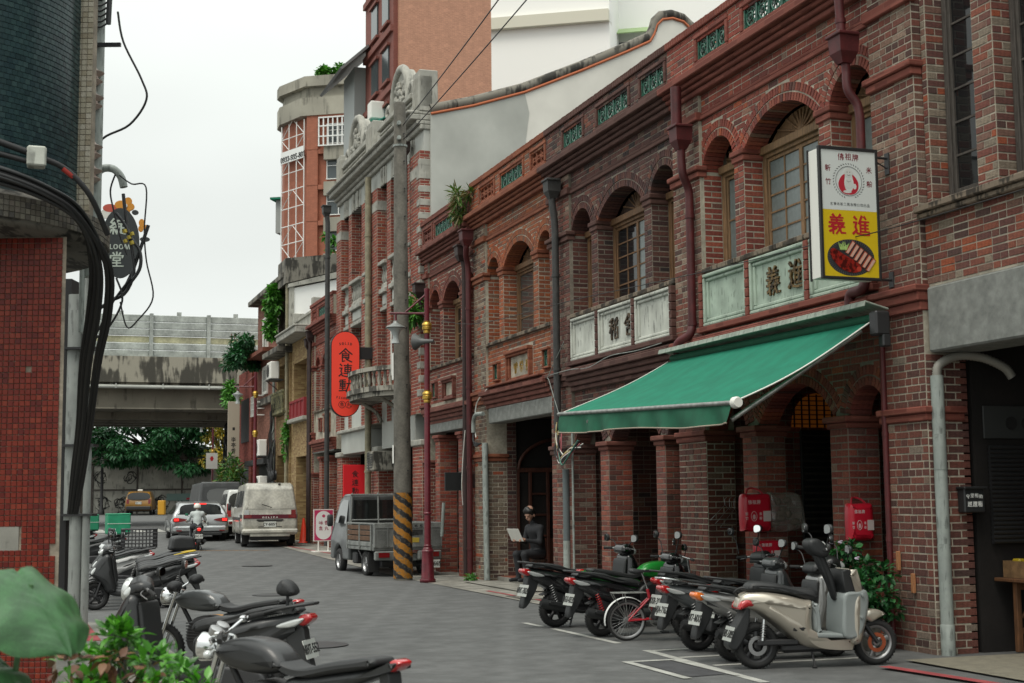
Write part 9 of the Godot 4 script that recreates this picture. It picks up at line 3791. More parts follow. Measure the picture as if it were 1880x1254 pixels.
	for sg in [-1.0,1.0]:
		b=g.call()
		b.tube([V3(0.98,1.0,sg*0.25),V3(0.93,0.99,sg*0.375)],0.020,10)
		put("grip",b,M["rubber"],root)
		if o.get("muffs",false):
			b=g.call()
			b.blob(V3(0.98,1.01,sg*0.28),V3(0.075,0.06,0.13),8)
			put("bar_muff",b,M["black"],root)
		b=g.call()
		b.tube([V3(1.10,0.86,sg*0.10),V3(1.10,0.86,sg*0.18)],0.010,6)
		b.blob(V3(1.10,0.86,sg*0.21),V3(0.035,0.03,0.035),6)
		put("turn_signal",b,M["amber"] if o.get("amber",false) else M["clear_lens"],root)
	b=MB.new()
	b.pillow(curve([-0.44,0.76,-0.36,0.76,-0.42,0.50,-0.54,0.40,-0.56,0.42,-0.46,0.56],3),0.07,0.012,2)
	put("rear_mudguard",b,M["black_plastic"],root)
	plate_text(root,-0.53,0.60,0.0,o.get("number","MDK-207"),0.25,0.14,0.30)
	if o.get("mirrors",true):
		mirrors(root,V3(1.0,1.02,0.20),0.10,0.18,steer,piv*0.0,M["mirror"])
	for sg in [-1.0,1.0]:
		b=MB.new()
		coil(b,V3(0.02,0.38,sg*0.115),V3(0.08,0.66,sg*0.11),0.03,9,0.006)
		put("spring",b,M["steel"],root)
	return root
func folding_bike()->void:
	var root:=thing("bicycle","small red folding bicycle with white mudguard leaning among the parked scooters","bicycle",sized(stand(2.66,2.24,82.0)*Transform3D(RX(0.06),Vector3.ZERO),0.9))
	var r:=0.255
	bike_wheel(root,"rear_wheel",0.0,r,0.045,0.222,M["steel"],28)
	bike_wheel(root,"front_wheel",1.0,r,0.045,0.222,M["steel"],28)
	var red:=mat("bike_red",C(0.38,0.010,0.022),0.3,{"coat":0.8})
	var b:=MB.new()
	for sg in [-1.0,1.0]:
		b.tube([V3(0,r,sg*0.06),V3(0.38,0.27,sg*0.03)],0.012,8)
		b.tube([V3(0,r,sg*0.06),V3(0.28,0.52,sg*0.03)],0.012,8)
		b.tube([V3(0.86,0.62,sg*0.04),V3(1.0,r,sg*0.05)],0.013,8)
	b.tube([V3(0.38,0.27,0),V3(0.31,0.48,0),V3(0.27,0.64,0)],0.021,10)
	b.tube([V3(0.34,0.40,0),V3(0.46,0.40,0),V3(0.86,0.58,0)],0.034,10)
	b.tube([V3(0.83,0.55,0),V3(0.85,0.72,0)],0.026,10)
	put("frame",b,red,root)
	b=MB.new()
	b.bx(0.50,0.56,0.37,0.48,-0.04,0.04,0.01)
	b.tube([V3(0.29,0.60,0),V3(0.20,0.84,0)],0.014,8)
	b.tube([V3(0.85,0.70,0),V3(0.80,1.02,0)],0.016,8)
	b.tube([V3(0.79,1.02,-0.27),V3(0.79,1.02,0.27)],0.012,8)
	b.tube([V3(0.38,0.27,0.05),V3(0.46,0.12,0.07)],0.009,6)
	b.tube([V3(0.38,0.27,-0.05),V3(0.30,0.42,-0.07)],0.009,6)
	put("seat_post",b,M["chrome"],root)
	b=MB.new()
	b.pillow(curve([0.04,0.86,0.06,0.90,0.18,0.885,0.30,0.875,0.32,0.855,0.2,0.845,0.10,0.83],4),0.075,0.03,3,func(x:float,_y:float)->float:return 1.0-0.7*smoothstep(0.12,0.3,x))
	put("saddle",b,M["seat"],root)
	b=MB.new()
	var fen:=PackedVector2Array()
	for i in 17:
		var a:=lerpf(0.9,3.35,i/16.0)
		fen.append(V2(cos(a)*(r+0.035),r+sin(a)*(r+0.035)))
	for i in 17:
		var a:=lerpf(3.35,0.9,i/16.0)
		fen.append(V2(cos(a)*(r+0.028),r+sin(a)*(r+0.028)))
	b.pillow(fen,0.03,0.003,1)
	put("mudguard",b,M["white"],root)
	b=MB.new()
	for z in [-0.06,0.0,0.06]:
		b.tube([V3(-0.20,0.60,z),V3(0.24,0.60,z)],0.005,6)
	b.tube([V3(-0.20,0.60,-0.06),V3(-0.20,0.60,0.06)],0.005,6)
	for sg in [-1.0,1.0]:
		b.tube([V3(-0.04,0.60,sg*0.06),V3(0,r,sg*0.065)],0.005,6)
		b.tube([V3(-0.20,0.60,sg*0.06),V3(0,r,sg*0.065)],0.005,6)
	put("rack",b,M["alu"],root)
	b=MB.new()
	b.xf=Transform3D(RX(PI/2),V3(0.38,0.27,0.045))
	b.lathe([V2(0.085,-0.003),V2(0.10,-0.003),V2(0.10,0.003),V2(0.085,0.003)],26)
	for k in 5:
		b.xf=Transform3D(RZ(TAU*k/5.0),V3(0.38,0.27,0.045))
		b.bx(0.0,0.09,-0.009,0.009,-0.003,0.003)
	put("chainring",b,M["alu"],root)
	b=MB.new()
	b.bx(0.42,0.52,0.10,0.125,0.05,0.13,0.006)
	b.bx(0.25,0.35,0.41,0.435,-0.13,-0.05,0.006)
	put("pedal",b,M["black_plastic"],root)
	for sg in [-1.0,1.0]:
		b=MB.new()
		b.tube([V3(0.79,1.02,sg*0.17),V3(0.79,1.02,sg*0.28)],0.017,8)
		put("grip",b,M["rubber"],root)
func two_wheelers()->void:
	var aw:="scooters parked under the awning"
	mat("scooter_silver",C(0.30,0.30,0.29),0.3,{"metal":0.6,"coat":0.6})
	mat("scooter_grey",C(0.055,0.06,0.062),0.3,{"coat":0.6})
	mat("scooter_matt",C(0.016,0.017,0.018),0.42,{"coat":0.2})
	mat("scooter_white",C(0.45,0.45,0.44),0.3,{"coat":0.6})
	mat("moto_green",C(0.02,0.30,0.04),0.3,{"coat":0.6})
	mat("accent_yellow",C(0.55,0.38,0.01),0.4)
	mat("accent_pink",C(0.40,0.03,0.08),0.4)
	champagne_scooter(parked(-0.28,2.20,82.0,0.92))
	scooter("scooter","silver scooter with an orange side lamp, half hidden behind the champagne one",aw,parked(0.34,2.10,90.0,0.87),{"paint":"scooter_silver","cover":"black_plastic","lens":"amber","number":"187-MXR","rim":"dark_metal","spread":0.18})
	scooter("scooter","dark grey scooter with a big red tail lamp, right of the red bicycle",aw,parked(1.38,1.98,92.0,0.88),{"paint":"scooter_grey","rail":"chrome","lens":"red_lens","number":"MJA-7162"})
	scooter("scooter","black scooter with oval mirrors squeezed in behind the silver and grey scooters",aw,parked(0.92,1.62,88.0,0.90),{"paint":"scooter_matt","number":"MPE-550","steer":0.3,"spread":0.22})
	scooter("scooter","black scooter with two number plates behind the red bicycle's wheel",aw,parked(3.25,2.30,94.0,0.88),{"paint":"black_gloss","number":"MGU-0335","spring":"bike_red" if M.has("bike_red") else "red_lens","mup":0.26})
	scooter("scooter","black sporty scooter furthest along under the awning's left end, plate hanging low",aw,parked(4.62,2.36,96.0,0.94),{"paint":"black_gloss","number":"MVC-3026","signal":"clear_lens","mup":0.10,"spread":0.22})
	motorcycle("black motorcycle with lime green tank panels behind the row of black scooters",parked(4.25,1.75,92.0,0.86),{"paint":"moto_green","shell":"black_plastic","steer":0.25})
	scooter("scooter","black scooter with raised mirrors nearest the brick pillars under the awning",aw,parked(2.45,1.55,92.0,0.90),{"paint":"scooter_matt","mup":0.30,"spread":0.10,"steer":-0.2})
	folding_bike()
	var lk:="scooters parked along the left kerb"
	scooter("scooter","matt black scooter with an orange round reflector, nearest of the left kerb row",lk,parked(10.35,6.55,-86.0,0.88),{"paint":"scooter_matt","trim":"black_plastic","number":"MRX-905","mirrors":false})
	scooter("scooter","black scooter with a silver-edged tail, second in the left kerb row",lk,parked(11.05,6.50,-86.0,0.88),{"paint":"scooter_grey","rail":"steel","number":"MBT-661","steer":0.3})
	scooter("scooter","black scooter with a pink tail edge, third in the left kerb row",lk,parked(11.75,6.45,-85.0,0.88),{"paint":"black_gloss","number":"MQL-812"})
	scooter("scooter","dark scooter with a yellow stripe along the tail in the left kerb row",lk,parked(12.5,6.40,-86.0,0.90),{"paint":"scooter_matt","rail":"accent_yellow","number":"MKD-228","steer":-0.25})
	scooter("scooter","grey scooter carrying a hard luggage box, beyond the yellow striped one",lk,parked(13.3,6.35,-86.0,0.90),{"paint":"scooter_grey","number":"MAC-019"})
	luggage(parked(13.3,6.35,-86.0,0.90),"black_plastic","black luggage box with red lamps on the back of the grey scooter",0.42)
	scooter("scooter","black scooter under the open wire crate in the left kerb row",lk,parked(15.6,6.85,-86.0,0.90),{"paint":"black_gloss","number":"MWN-447","steer":0.2})
	crate(parked(15.6,6.85,-86.0,0.90))
	scooter("scooter","white fronted scooter among the handlebars by the grey pipes",lk,parked(14.4,6.9,-86.0,0.90),{"paint":"scooter_white","number":"MSB-337","steer":-0.3})
	scooter("scooter","delivery scooter under the green insulated box on the left",lk,parked(22.0,6.9,-86.0,0.92),{"paint":"scooter_matt","number":"MED-710"})
	luggage(parked(22.0,6.9,-86.0,0.92),"box_green","bright green insulated delivery box on a scooter rack on the left",0.56)
	scooter("scooter","dark scooter beside the delivery scooter under the smaller green box",lk,parked(25.0,7.4,-86.0,0.92),{"paint":"scooter_matt","number":"MED-622"})
	luggage(parked(25.0,7.4,-86.0,0.92),"box_green_dark","darker green delivery box further along the left kerb",0.46)
	var fg:=scooter("scooter","large black scooter in the left foreground with a backrest and clear tail lamps","",parked(-1.02,6.98,-122.0,0.93),{"paint":"scooter_matt","number":"MHT-552","steer":-0.55,"mirrors":false,"spring":"chrome"})
	var b:=MB.new()
	b.pillow(curve([-0.36,0.96,-0.30,0.93,-0.20,0.95,-0.19,1.02,-0.25,1.075,-0.33,1.03],4),0.085,0.05,4)
	put("backrest",b,M["seat"],fg)
	b=MB.new()
	b.tube([V3(-0.27,0.95,0),V3(-0.27,0.84,0)],0.014,8)
	put("backrest_stem",b,M["black_plastic"],fg)
	b=MB.new()
	b.xf=Transform3D(RX(PI/2),V3(-0.18,0.58,0.165))
	b.lathe([V2(0.0,-0.01),V2(0.035,-0.01),V2(0.035,0.008),V2(0.0,0.014)],16)
	put("reflector",b,M["amber"],fg)
	b=MB.new()
	b.xf=Transform3D(RZ(-PI/2+0.2),V3(1.19,0.98,0))
	b.lathe([V2(0.0,-0.08),V2(0.09,-0.06),V2(0.105,0.0),V2(0.10,0.02),V2(0.0,0.05)],20)
	put("round_headlight",b,M["clear_lens"],fg)
	latin(fg,"lettering","YAMAHA",Transform3D(RZ(-0.16),V3(-0.12,0.765,0.158)),0.035,M["cream_white"],false,1.0,0.003)
	motorcycle("dark motorcycle at the bottom edge, chrome gauges and headlight towards the bushes",parked_xz(-0.98,-8.2,-2.2,-9.0,0.86),{"paint":"scooter_matt","seat":"seat","steer":-0.4,"mirrors":false})
	motorcycle("silver tanked motorcycle with black bar muffs behind the foreground scooter",parked_xz(-2.35,-13.3,-3.45,-13.75,0.84),{"paint":"scooter_grey","seat":"seat","steer":-0.2,"muffs":true,"mirrors":true})
	rider_scooter()
func parked_xz(rx:float,rz:float,fx:float,fz:float,k:float)->Transform3D:
	var d:=V3(fx-rx,0,fz-rz).normalized()
	return sized(Transform3D(Basis(d,Vector3.UP,d.cross(Vector3.UP)),V3(rx,0,rz)),k)
func luggage(at:Transform3D,m:String,label:String,w:float)->void:
	mat("box_green",C(0.015,0.30,0.15),0.6,{"tex":"cloth","scale":1.0})
	mat("box_green_dark",C(0.012,0.20,0.10),0.6)
	var root:=thing("carrier_box",label,"box",at*TP(V3(-0.30,0.86,0)))
	var b:=MB.new()
	if m=="black_plastic":
		b.pillow(curve([-0.22,0.0,-0.24,0.12,-0.18,0.26,0.16,0.27,0.22,0.12,0.20,0.0],3),0.22,0.06,3)
		put("case",b,M[m],root)
		b=MB.new()
		b.bx(-0.255,-0.225,0.10,0.15,-0.18,0.18,0.01)
		put("box_lamp",b,M["red_lens"],root)
	else:
		b.bx(-w*0.5,w*0.5,0.02,w*0.92,-w*0.5,w*0.5,0.025)
		put("case",b,M[m],root)
		b=MB.new()
		b.bx(-w*0.51,w*0.51,w*0.90,w*0.96,-w*0.51,w*0.51,0.02)
		b.bx(-w*0.505,-w*0.49,0.05,w*0.9,-0.02,0.02)
		put("lid",b,M[m],root)
		b=MB.new()
		for sg in [-1.0,1.0]:
			b.bx(-w*0.515,w*0.515,w*0.5,w*0.53,sg*w*0.5-0.006,sg*w*0.5+0.006)
		put("piping",b,M["pale_green"],root)
func crate(at:Transform3D)->void:
	var root:=thing("wire_crate","open grey wire crate strapped on a scooter in the left row","crate",at*TP(V3(-0.25,0.86,0)))
	var b:=MB.new()
	for k in 6:
		var y:=k*0.075
		b.tube([V3(-0.33,y,-0.28),V3(0.33,y,-0.28),V3(0.33,y,0.28),V3(-0.33,y,0.28),V3(-0.33,y,-0.28)],0.009 if k<5 else 0.016,5)
	for k in 10:
		var x:=-0.33+k*0.0733
		b.tube([V3(x,0.38,-0.28),V3(x,0,-0.28),V3(x,0,0.28),V3(x,0.38,0.28)],0.007,4)
	for k in 8:
		var z:=-0.28+k*0.08
		for sg in [-1.0,1.0]:
			b.tube([V3(sg*0.33,0,z),V3(sg*0.33,0.38,z)],0.007,4)
	put("wire",b,M["dark_metal"],root)
func rider_scooter()->void:
	var root:=scooter("scooter","black scooter ridden away down the street by a person in a pale jacket","",parked(30.3,3.84,178.0,0.82),{"paint":"black_gloss","number":"MHC-972","spread":0.16})
	var b:=MB.new()
	b.pillow(curve([-0.53,0.745,-0.50,0.79,-0.44,0.775,-0.46,0.69],3),0.05,0.02,2)
	put("brake_light",b,M["brake_lit"],root)
func body_mesh(mb:MB,bones:Array,cell:float,k:=0.035)->void:
	var lo:=V3(1e9,1e9,1e9)
	var hi:=-lo
	for q in bones:
		for e in 2:
			var m:float=maxf(q[2],q[3])+cell*3.0
			lo=lo.min(q[e]- Vector3.ONE*m)
			hi=hi.max(q[e]+Vector3.ONE*m)
	var n:=Vector3i(((hi-lo)/cell).ceil())+Vector3i.ONE
	var sx:=n.x
	var sy:=n.y
	var sxy:=sx*sy
	var f:=PackedFloat32Array()
	f.resize(sxy*n.z)
	f.fill(1.0)
	for q in bones:
		var a:Vector3=q[0]
		var b:Vector3=q[1]
		var m:float=maxf(q[2],q[3])+k+cell*2.0
		var l:=Vector3i(((a.min(b)- Vector3.ONE*m-lo)/cell).floor()).max(Vector3i.ZERO)
		var h:=Vector3i(((a.max(b)+Vector3.ONE*m-lo)/cell).ceil()).min(n-Vector3i.ONE)
		var d:=b-a
		var dl:=maxf(d.length_squared(),1e-9)
		for z in range(l.z,h.z+1):
			for y in range(l.y,h.y+1):
				for x in range(l.x,h.x+1):
					var p:=lo+V3(x,y,z)*cell
					var t:=clampf((p-a).dot(d)/dl,0.0,1.0)
					var v:=p.distance_to(a+d*t)- lerpf(q[2],q[3],t)
					var i:=z*sxy+y*sx+x
					var o:=f[i]
					var hh:=clampf(0.5+0.5*(o-v)/k,0.0,1.0)
					f[i]=lerpf(o,v,hh)- k*hh*(1.0-hh)
	var idx:={}
	var pts:=PackedVector3Array()
	var tris:=PackedInt32Array()
	var corner:=[0,1,sx,sx+1,sxy,sxy+1,sxy+sx,sxy+sx+1]
	var off:=[V3(0,0,0),V3(1,0,0),V3(0,1,0),V3(1,1,0),V3(0,0,1),V3(1,0,1),V3(0,1,1),V3(1,1,1)]
	var edges:=[[0,1],[2,3],[4,5],[6,7],[0,2],[1,3],[4,6],[5,7],[0,4],[1,5],[2,6],[3,7]]
	for z in n.z-1:
		for y in n.y-1:
			for x in n.x-1:
				var i:=z*sxy+y*sx+x
				var neg:=0
				for c in corner:
					if f[i+c]<0.0:
						neg+=1
				if neg==0 or neg==8:
					continue
				var s:=Vector3.ZERO
				var cnt:=0
				for e in edges:
					var a:=f[i+corner[e[0]]]
					var b:=f[i+corner[e[1]]]
					if (a<0.0)!=(b<0.0):
						s+=(off[e[0]] as Vector3).lerp(off[e[1]],a/(a-b))
						cnt+=1
				idx[i]=pts.size()
				pts.append(lo+(V3(x,y,z)+s/cnt)*cell)
	for i in idx:
		var a:=f[i]
		for ax in 3:
			var st:int=[1,sx,sxy][ax]
			var u:int=[sx,sxy,1][ax]
			var w:int=[sxy,1,sx][ax]
			var b:=f[i+st]
			if (a<0.0)==(b<0.0):
				continue
			if not (idx.has(i-u) and idx.has(i-w) and idx.has(i-u-w)):
				continue
			var q:=[idx[i],idx[i-u],idx[i-u-w],idx[i-w]]
			if a<0.0:
				tris.append_array([q[0],q[1],q[2],q[0],q[2],q[3]])
			else:
				tris.append_array([q[0],q[2],q[1],q[0],q[3],q[2]])
	var vol:=0.0
	for t in range(0,tris.size(),3):
		vol+=pts[tris[t]].dot(pts[tris[t+1]].cross(pts[tris[t+2]]))
	if vol<0.0:
		for t in range(0,tris.size(),3):
			var e:=tris[t]
			tris[t]=tris[t+1]
			tris[t+1]=e
	mb.smooth(pts,tris)
func hand_bones(w:Vector3,dir:Vector3,up:Vector3,curl:float)->Array:
	var side:=dir.cross(up).normalized()
	var o:=[[w,w+dir*0.075,0.026,0.032]]
	var lens:=[0.062,0.075,0.072,0.055]
	for k in 4:
		var b:=w+dir*0.085+side*(k-1.5)*0.020
		var d1:=(dir-up*curl*0.6).normalized()
		var d2:=(dir*0.3-up*curl).normalized()
		o.append([b,b+d1*lens[k]*0.55,0.010,0.009])
		o.append([b+d1*lens[k]*0.55,b+d1*lens[k]*0.55+d2*lens[k]*0.5,0.009,0.008])
	var t0:=w+dir*0.03-side*0.03
	o.append([t0,t0-side*0.03+dir*0.025,0.013,0.011])
	o.append([t0-side*0.03+dir*0.025,t0-side*0.03+dir*0.055-up*0.02,0.011,0.009])
	return o
func head(root:Node3D,at:Transform3D,skin:Material,hair:Material,helmet:Material)->void:
	var mb:=MB.new()
	mb.xf=at
	body_mesh(mb,[[V3(0,0.03,0.0),V3(0,0.10,-0.012),0.078,0.085],[V3(0,-0.06,0.045),V3(0,0.0,0.03),0.038,0.062],[V3(0,0.02,0.085),V3(0,-0.012,0.108),0.010,0.014],[V3(-0.03,-0.045,0.075),V3(0.03,-0.045,0.075),0.013,0.013],[V3(-0.085,0.01,-0.01),V3(-0.09,-0.02,-0.012),0.018,0.012],[V3(0.085,0.01,-0.01),V3(0.09,-0.02,-0.012),0.018,0.012],[V3(-0.045,0.035,0.075),V3(0.045,0.035,0.075),0.018,0.018]],0.006,0.02)
	put("head",mb,skin,root)
	mb=MB.new()
	mb.xf=at
	for sg in [-1.0,1.0]:
		mb.blob(V3(sg*0.033,0.018,0.083),V3(0.012,0.007,0.008),6)
	put("eyes",mb,M["ink"],root)
	mb=MB.new()
	mb.xf=at
	if helmet:
		var rings:=[]
		for k in [[0.0,0.118],[0.03,0.124],[0.08,0.122],[0.13,0.100],[0.16,0.065],[0.175,0.02]]:
			var r:=PackedVector3Array()
			for i in 20:
				var a:=TAU*i/20.0
				r.append(V3(cos(a)*k[1],k[0],sin(a)*k[1]*1.08-0.012))
			rings.append(r)
		mb.loft(rings)
		put("helmet",mb,helmet,root)
	else:
		body_mesh(mb,[[V3(0,0.09,-0.03),V3(0,0.12,0.03),0.082,0.068],[V3(0,0.02,-0.06),V3(0,0.08,-0.04),0.065,0.078],[V3(-0.05,0.10,0.05),V3(0.05,0.10,0.05),0.045,0.045],[V3(-0.075,0.04,0.01),V3(-0.075,0.09,0.02),0.03,0.035],[V3(0.075,0.04,0.01),V3(0.075,0.09,0.02),0.03,0.035]],0.008,0.03)
		put("hair",mb,hair,root)
func people()->void:
	mat("skin",C(0.36,0.20,0.14),0.55)
	mat("hair_black",C(0.012,0.011,0.010),0.5)
	mat("jacket_pale",C(0.42,0.46,0.45),0.8,{"bump":0.8,"hmap":"soft_h"})
	mat("trousers_dark",C(0.025,0.027,0.032),0.85)
	mat("coat_black",C(0.014,0.015,0.018),0.8)
	var root:=thing("person","person in a pale grey jacket and light helmet riding the scooter away","person",sized(stand(30.3,3.84,178.0),0.82))
	var body:=MB.new()
	var hip:=V3(0.22,0.86,0)
	var neck:=V3(0.36,1.36,0)
	var B:=[[hip,V3(0.26,1.05,0),0.15,0.145],[V3(0.26,1.05,0),V3(0.32,1.25,0),0.15,0.15],[V3(0.32,1.25,-0.12),V3(0.32,1.25,0.12),0.105,0.105],[V3(0.33,1.30,-0.17),V3(0.33,1.30,0.17),0.075,0.075],[neck-V3(0.01,0.05,0),neck+V3(0.03,0.05,0),0.058,0.055]]
	for sg in [-1.0,1.0]:
		B.append([V3(0.33,1.29,sg*0.19),V3(0.42,1.08,sg*0.29),0.062,0.052])
		B.append([V3(0.42,1.08,sg*0.29),V3(0.80,1.03,sg*0.32),0.052,0.036])
	body_mesh(body,B,0.016)
	put("jacket",body,M["jacket_pale"],root)
	var legs:=MB.new()
	B=[[V3(0.20,0.86,-0.06),V3(0.20,0.86,0.06),0.13,0.13]]
	for sg in [-1.0,1.0]:
		B.append([V3(0.22,0.86,sg*0.09),V3(0.64,0.80,sg*0.18),0.092,0.066])
		B.append([V3(0.64,0.80,sg*0.18),V3(0.70,0.42,sg*0.16),0.064,0.046])
		B.append([V3(0.68,0.39,sg*0.16),V3(0.86,0.375,sg*0.17),0.045,0.038])
	body_mesh(legs,B,0.016)
	put("trousers",legs,M["trousers_dark"],root)
	for sg in [-1.0,1.0]:
		var h:=MB.new()
		body_mesh(h,hand_bones(V3(0.80,1.03,sg*0.32),V3(0.92,-0.05,0).normalized(),Vector3.UP,1.0),0.006,0.008)
		put("hand",h,M["skin"],root)
	head(root,Transform3D(RY(PI/2),V3(0.40,1.49,0)),M["skin"],M["hair_black"],M["cream_white"])
	root=thing("person","person with black hair in dark clothes sitting in the arcade reading","person",stand(12.8,-0.40,-70.0,0.09))
	body=MB.new()
	B=[[V3(0.0,0.50,0),V3(0.03,0.72,0),0.145,0.135],[V3(0.03,0.72,0),V3(0.09,0.92,0),0.14,0.135],[V3(0.09,0.93,-0.11),V3(0.09,0.93,0.11),0.10,0.10],[V3(0.10,0.98,-0.16),V3(0.10,0.98,0.16),0.068,0.068],[V3(0.11,1.02,0),V3(0.15,1.10,0),0.056,0.052]]
	for sg in [-1.0,1.0]:
		B.append([V3(0.10,0.97,sg*0.18),V3(0.16,0.72,sg*0.22),0.060,0.050])
		B.append([V3(0.16,0.72,sg*0.22),V3(0.40,0.76,sg*0.11),0.048,0.034])
		B.append([V3(0.02,0.50,sg*0.09),V3(0.44,0.50,sg*0.12),0.092,0.066])
		B.append([V3(0.44,0.50,sg*0.12),V3(0.40,0.09,sg*0.11),0.064,0.045])
		B.append([V3(0.38,0.045,sg*0.11),V3(0.58,0.035,sg*0.13),0.044,0.034])
	body_mesh(body,B,0.016)
	put("clothes",body,M["coat_black"],root)
	for sg in [-1.0,1.0]:
		var h:=MB.new()
		body_mesh(h,hand_bones(V3(0.40,0.76,sg*0.11),V3(0.9,0.25,-sg*0.2).normalized(),Vector3.UP,0.8),0.006,0.008)
		put("hand",h,M["skin"],root)
	head(root,Transform3D(RY(PI/2)*RX(0.35),V3(0.19,1.21,0)),M["skin"],M["hair_black"],null)
	var pp:=thing("newspaper","white printed sheet held by the person seated in the arcade","paper",stand(12.8,-0.40,-70.0,0.09)*Transform3D(RZ(-0.5),V3(0.56,0.85,0)))
	var b:=MB.new()
	b.bx(-0.003,0.003,-0.12,0.14,-0.17,0.17,0.001)
	put("sheet",b,M["cream_white"],pp)
	b=MB.new()
	for k in 8:
		b.bx(-0.0045,-0.003,0.11-k*0.028,0.115-k*0.028,-0.15,0.15)
	put("print",b,M["pipe_grey"],pp)
	for k in 2:
		var st:=thing("stool",["dark bar stool under the person reading in the arcade","empty dark bar stool beside the orange house's wooden door"][k],"stool",stand([12.8,13.9][k],[-0.40,-1.5][k],-78.0,0.09),"stools in the arcade")
		b=MB.new()
		b.lathe([V2(0.0,0.36),V2(0.15,0.36),V2(0.16,0.38),V2(0.15,0.40),V2(0.0,0.405)],18)
		put("seat",b,M["timber_dark"],st)
		for i in 4:
			var a:=TAU*(i+0.5)/4.0
			b=MB.new()
			b.tube([V3(cos(a)*0.10,0.37,sin(a)*0.10),V3(cos(a)*0.17,0.0,sin(a)*0.17)],0.014,6)
			put("leg",b,M["black"],st)
func leaf_mesh(l:float,w:float,fold:float)->ArrayMesh:
	var mb:=MB.new()
	var pts:=PackedVector3Array()
	var tris:=PackedInt32Array()
	var n:=4
	for i in n+1:
		var q:=float(i)/n
		var ww:=w*sin(PI*pow(q,0.75))*0.5
		var y:=-0.25*l*q*q
		pts.append(V3(-ww,y+fold*ww,q*l))
		pts.append(V3(0,y,q*l))
		pts.append(V3(ww,y+fold*ww,q*l))
	for i in n:
		var a:=i*3
		tris.append_array([a,a+3,a+1,a+1,a+3,a+4,a+1,a+4,a+2,a+2,a+4,a+5])
	mb.smooth(pts,tris)
	return mb.mesh()
func leaves(parent:Node3D,called:String,count:int,l:float,w:float,m:Material,pal:Array,place:Callable,droop:=0.2)->void:
	var mm:=MultiMesh.new()
	mm.transform_format=MultiMesh.TRANSFORM_3D
	mm.use_colors=true
	mm.mesh=leaf_mesh(l,w,0.3)
	mm.instance_count=count
	for i in count:
		var q:Array=place.call()
		var out:Vector3=(q[1] as Vector3+V3(rr(-0.7,0.7),rr(-0.5,0.4)- droop,rr(-0.7,0.7))).normalized()
		var up:=(Vector3.UP+V3(rr(-0.6,0.6),0,rr(-0.6,0.6))).normalized()
		var x:=up.cross(out).normalized()
		var k:=rr(0.7,1.25)
		mm.set_instance_transform(i,Transform3D(Basis(x*k,out.cross(x)*k,out*k),q[0]))
		var c:Color=pal[rng.randi()%pal.size()]
		var v:=rr(0.75,1.2)
		mm.set_instance_color(i,Color(c.r*v,c.g*v,c.b*v))
	var o:=MultiMeshInstance3D.new()
	o.multimesh=mm
	o.material_override=m
	o.name=called
	parent.add_child(o,true)
	stuff(o)
func clumped(cs:Array)->Callable:
	return func()->Array:
		var c:Array=cs[rng.randi()%cs.size()]
		var d:=V3(rng.randfn(),rng.randfn(),rng.randfn()).normalized()
		var r:=pow(rng.randf(),0.45)
		return [c[0]+d*(c[1] as Vector3)*r,(d+V3(0,0.2,0)).normalized()]
func tree(label:String,called:String,base:Vector3,h:float,clumps:Array,count:int,l:float,w:float,m:Material,pal:Array,droop:=0.3)->void:
	var root:=thing(called,label,"tree",TP(base))
	var b:=MB.new()
	b.tube(bend([V3(0,-0.1,0),V3(0.1,h*0.25,0.05),V3(-0.05,h*0.5,0)],5),0.22,9)
	for c in clumps:
		b.tube(bend([V3(-0.05,h*0.42,0),(c[0] as Vector3)*0.5+V3(0,h*0.28,0),c[0]],5),0.07,6)
	put("trunk",b,mat("bark",C(0.06,0.048,0.036),0.95,{"tex":"grime","scale":0.8}),root)
	leaves(root,"crown",count,l,w,m,pal,clumped(clumps),droop)
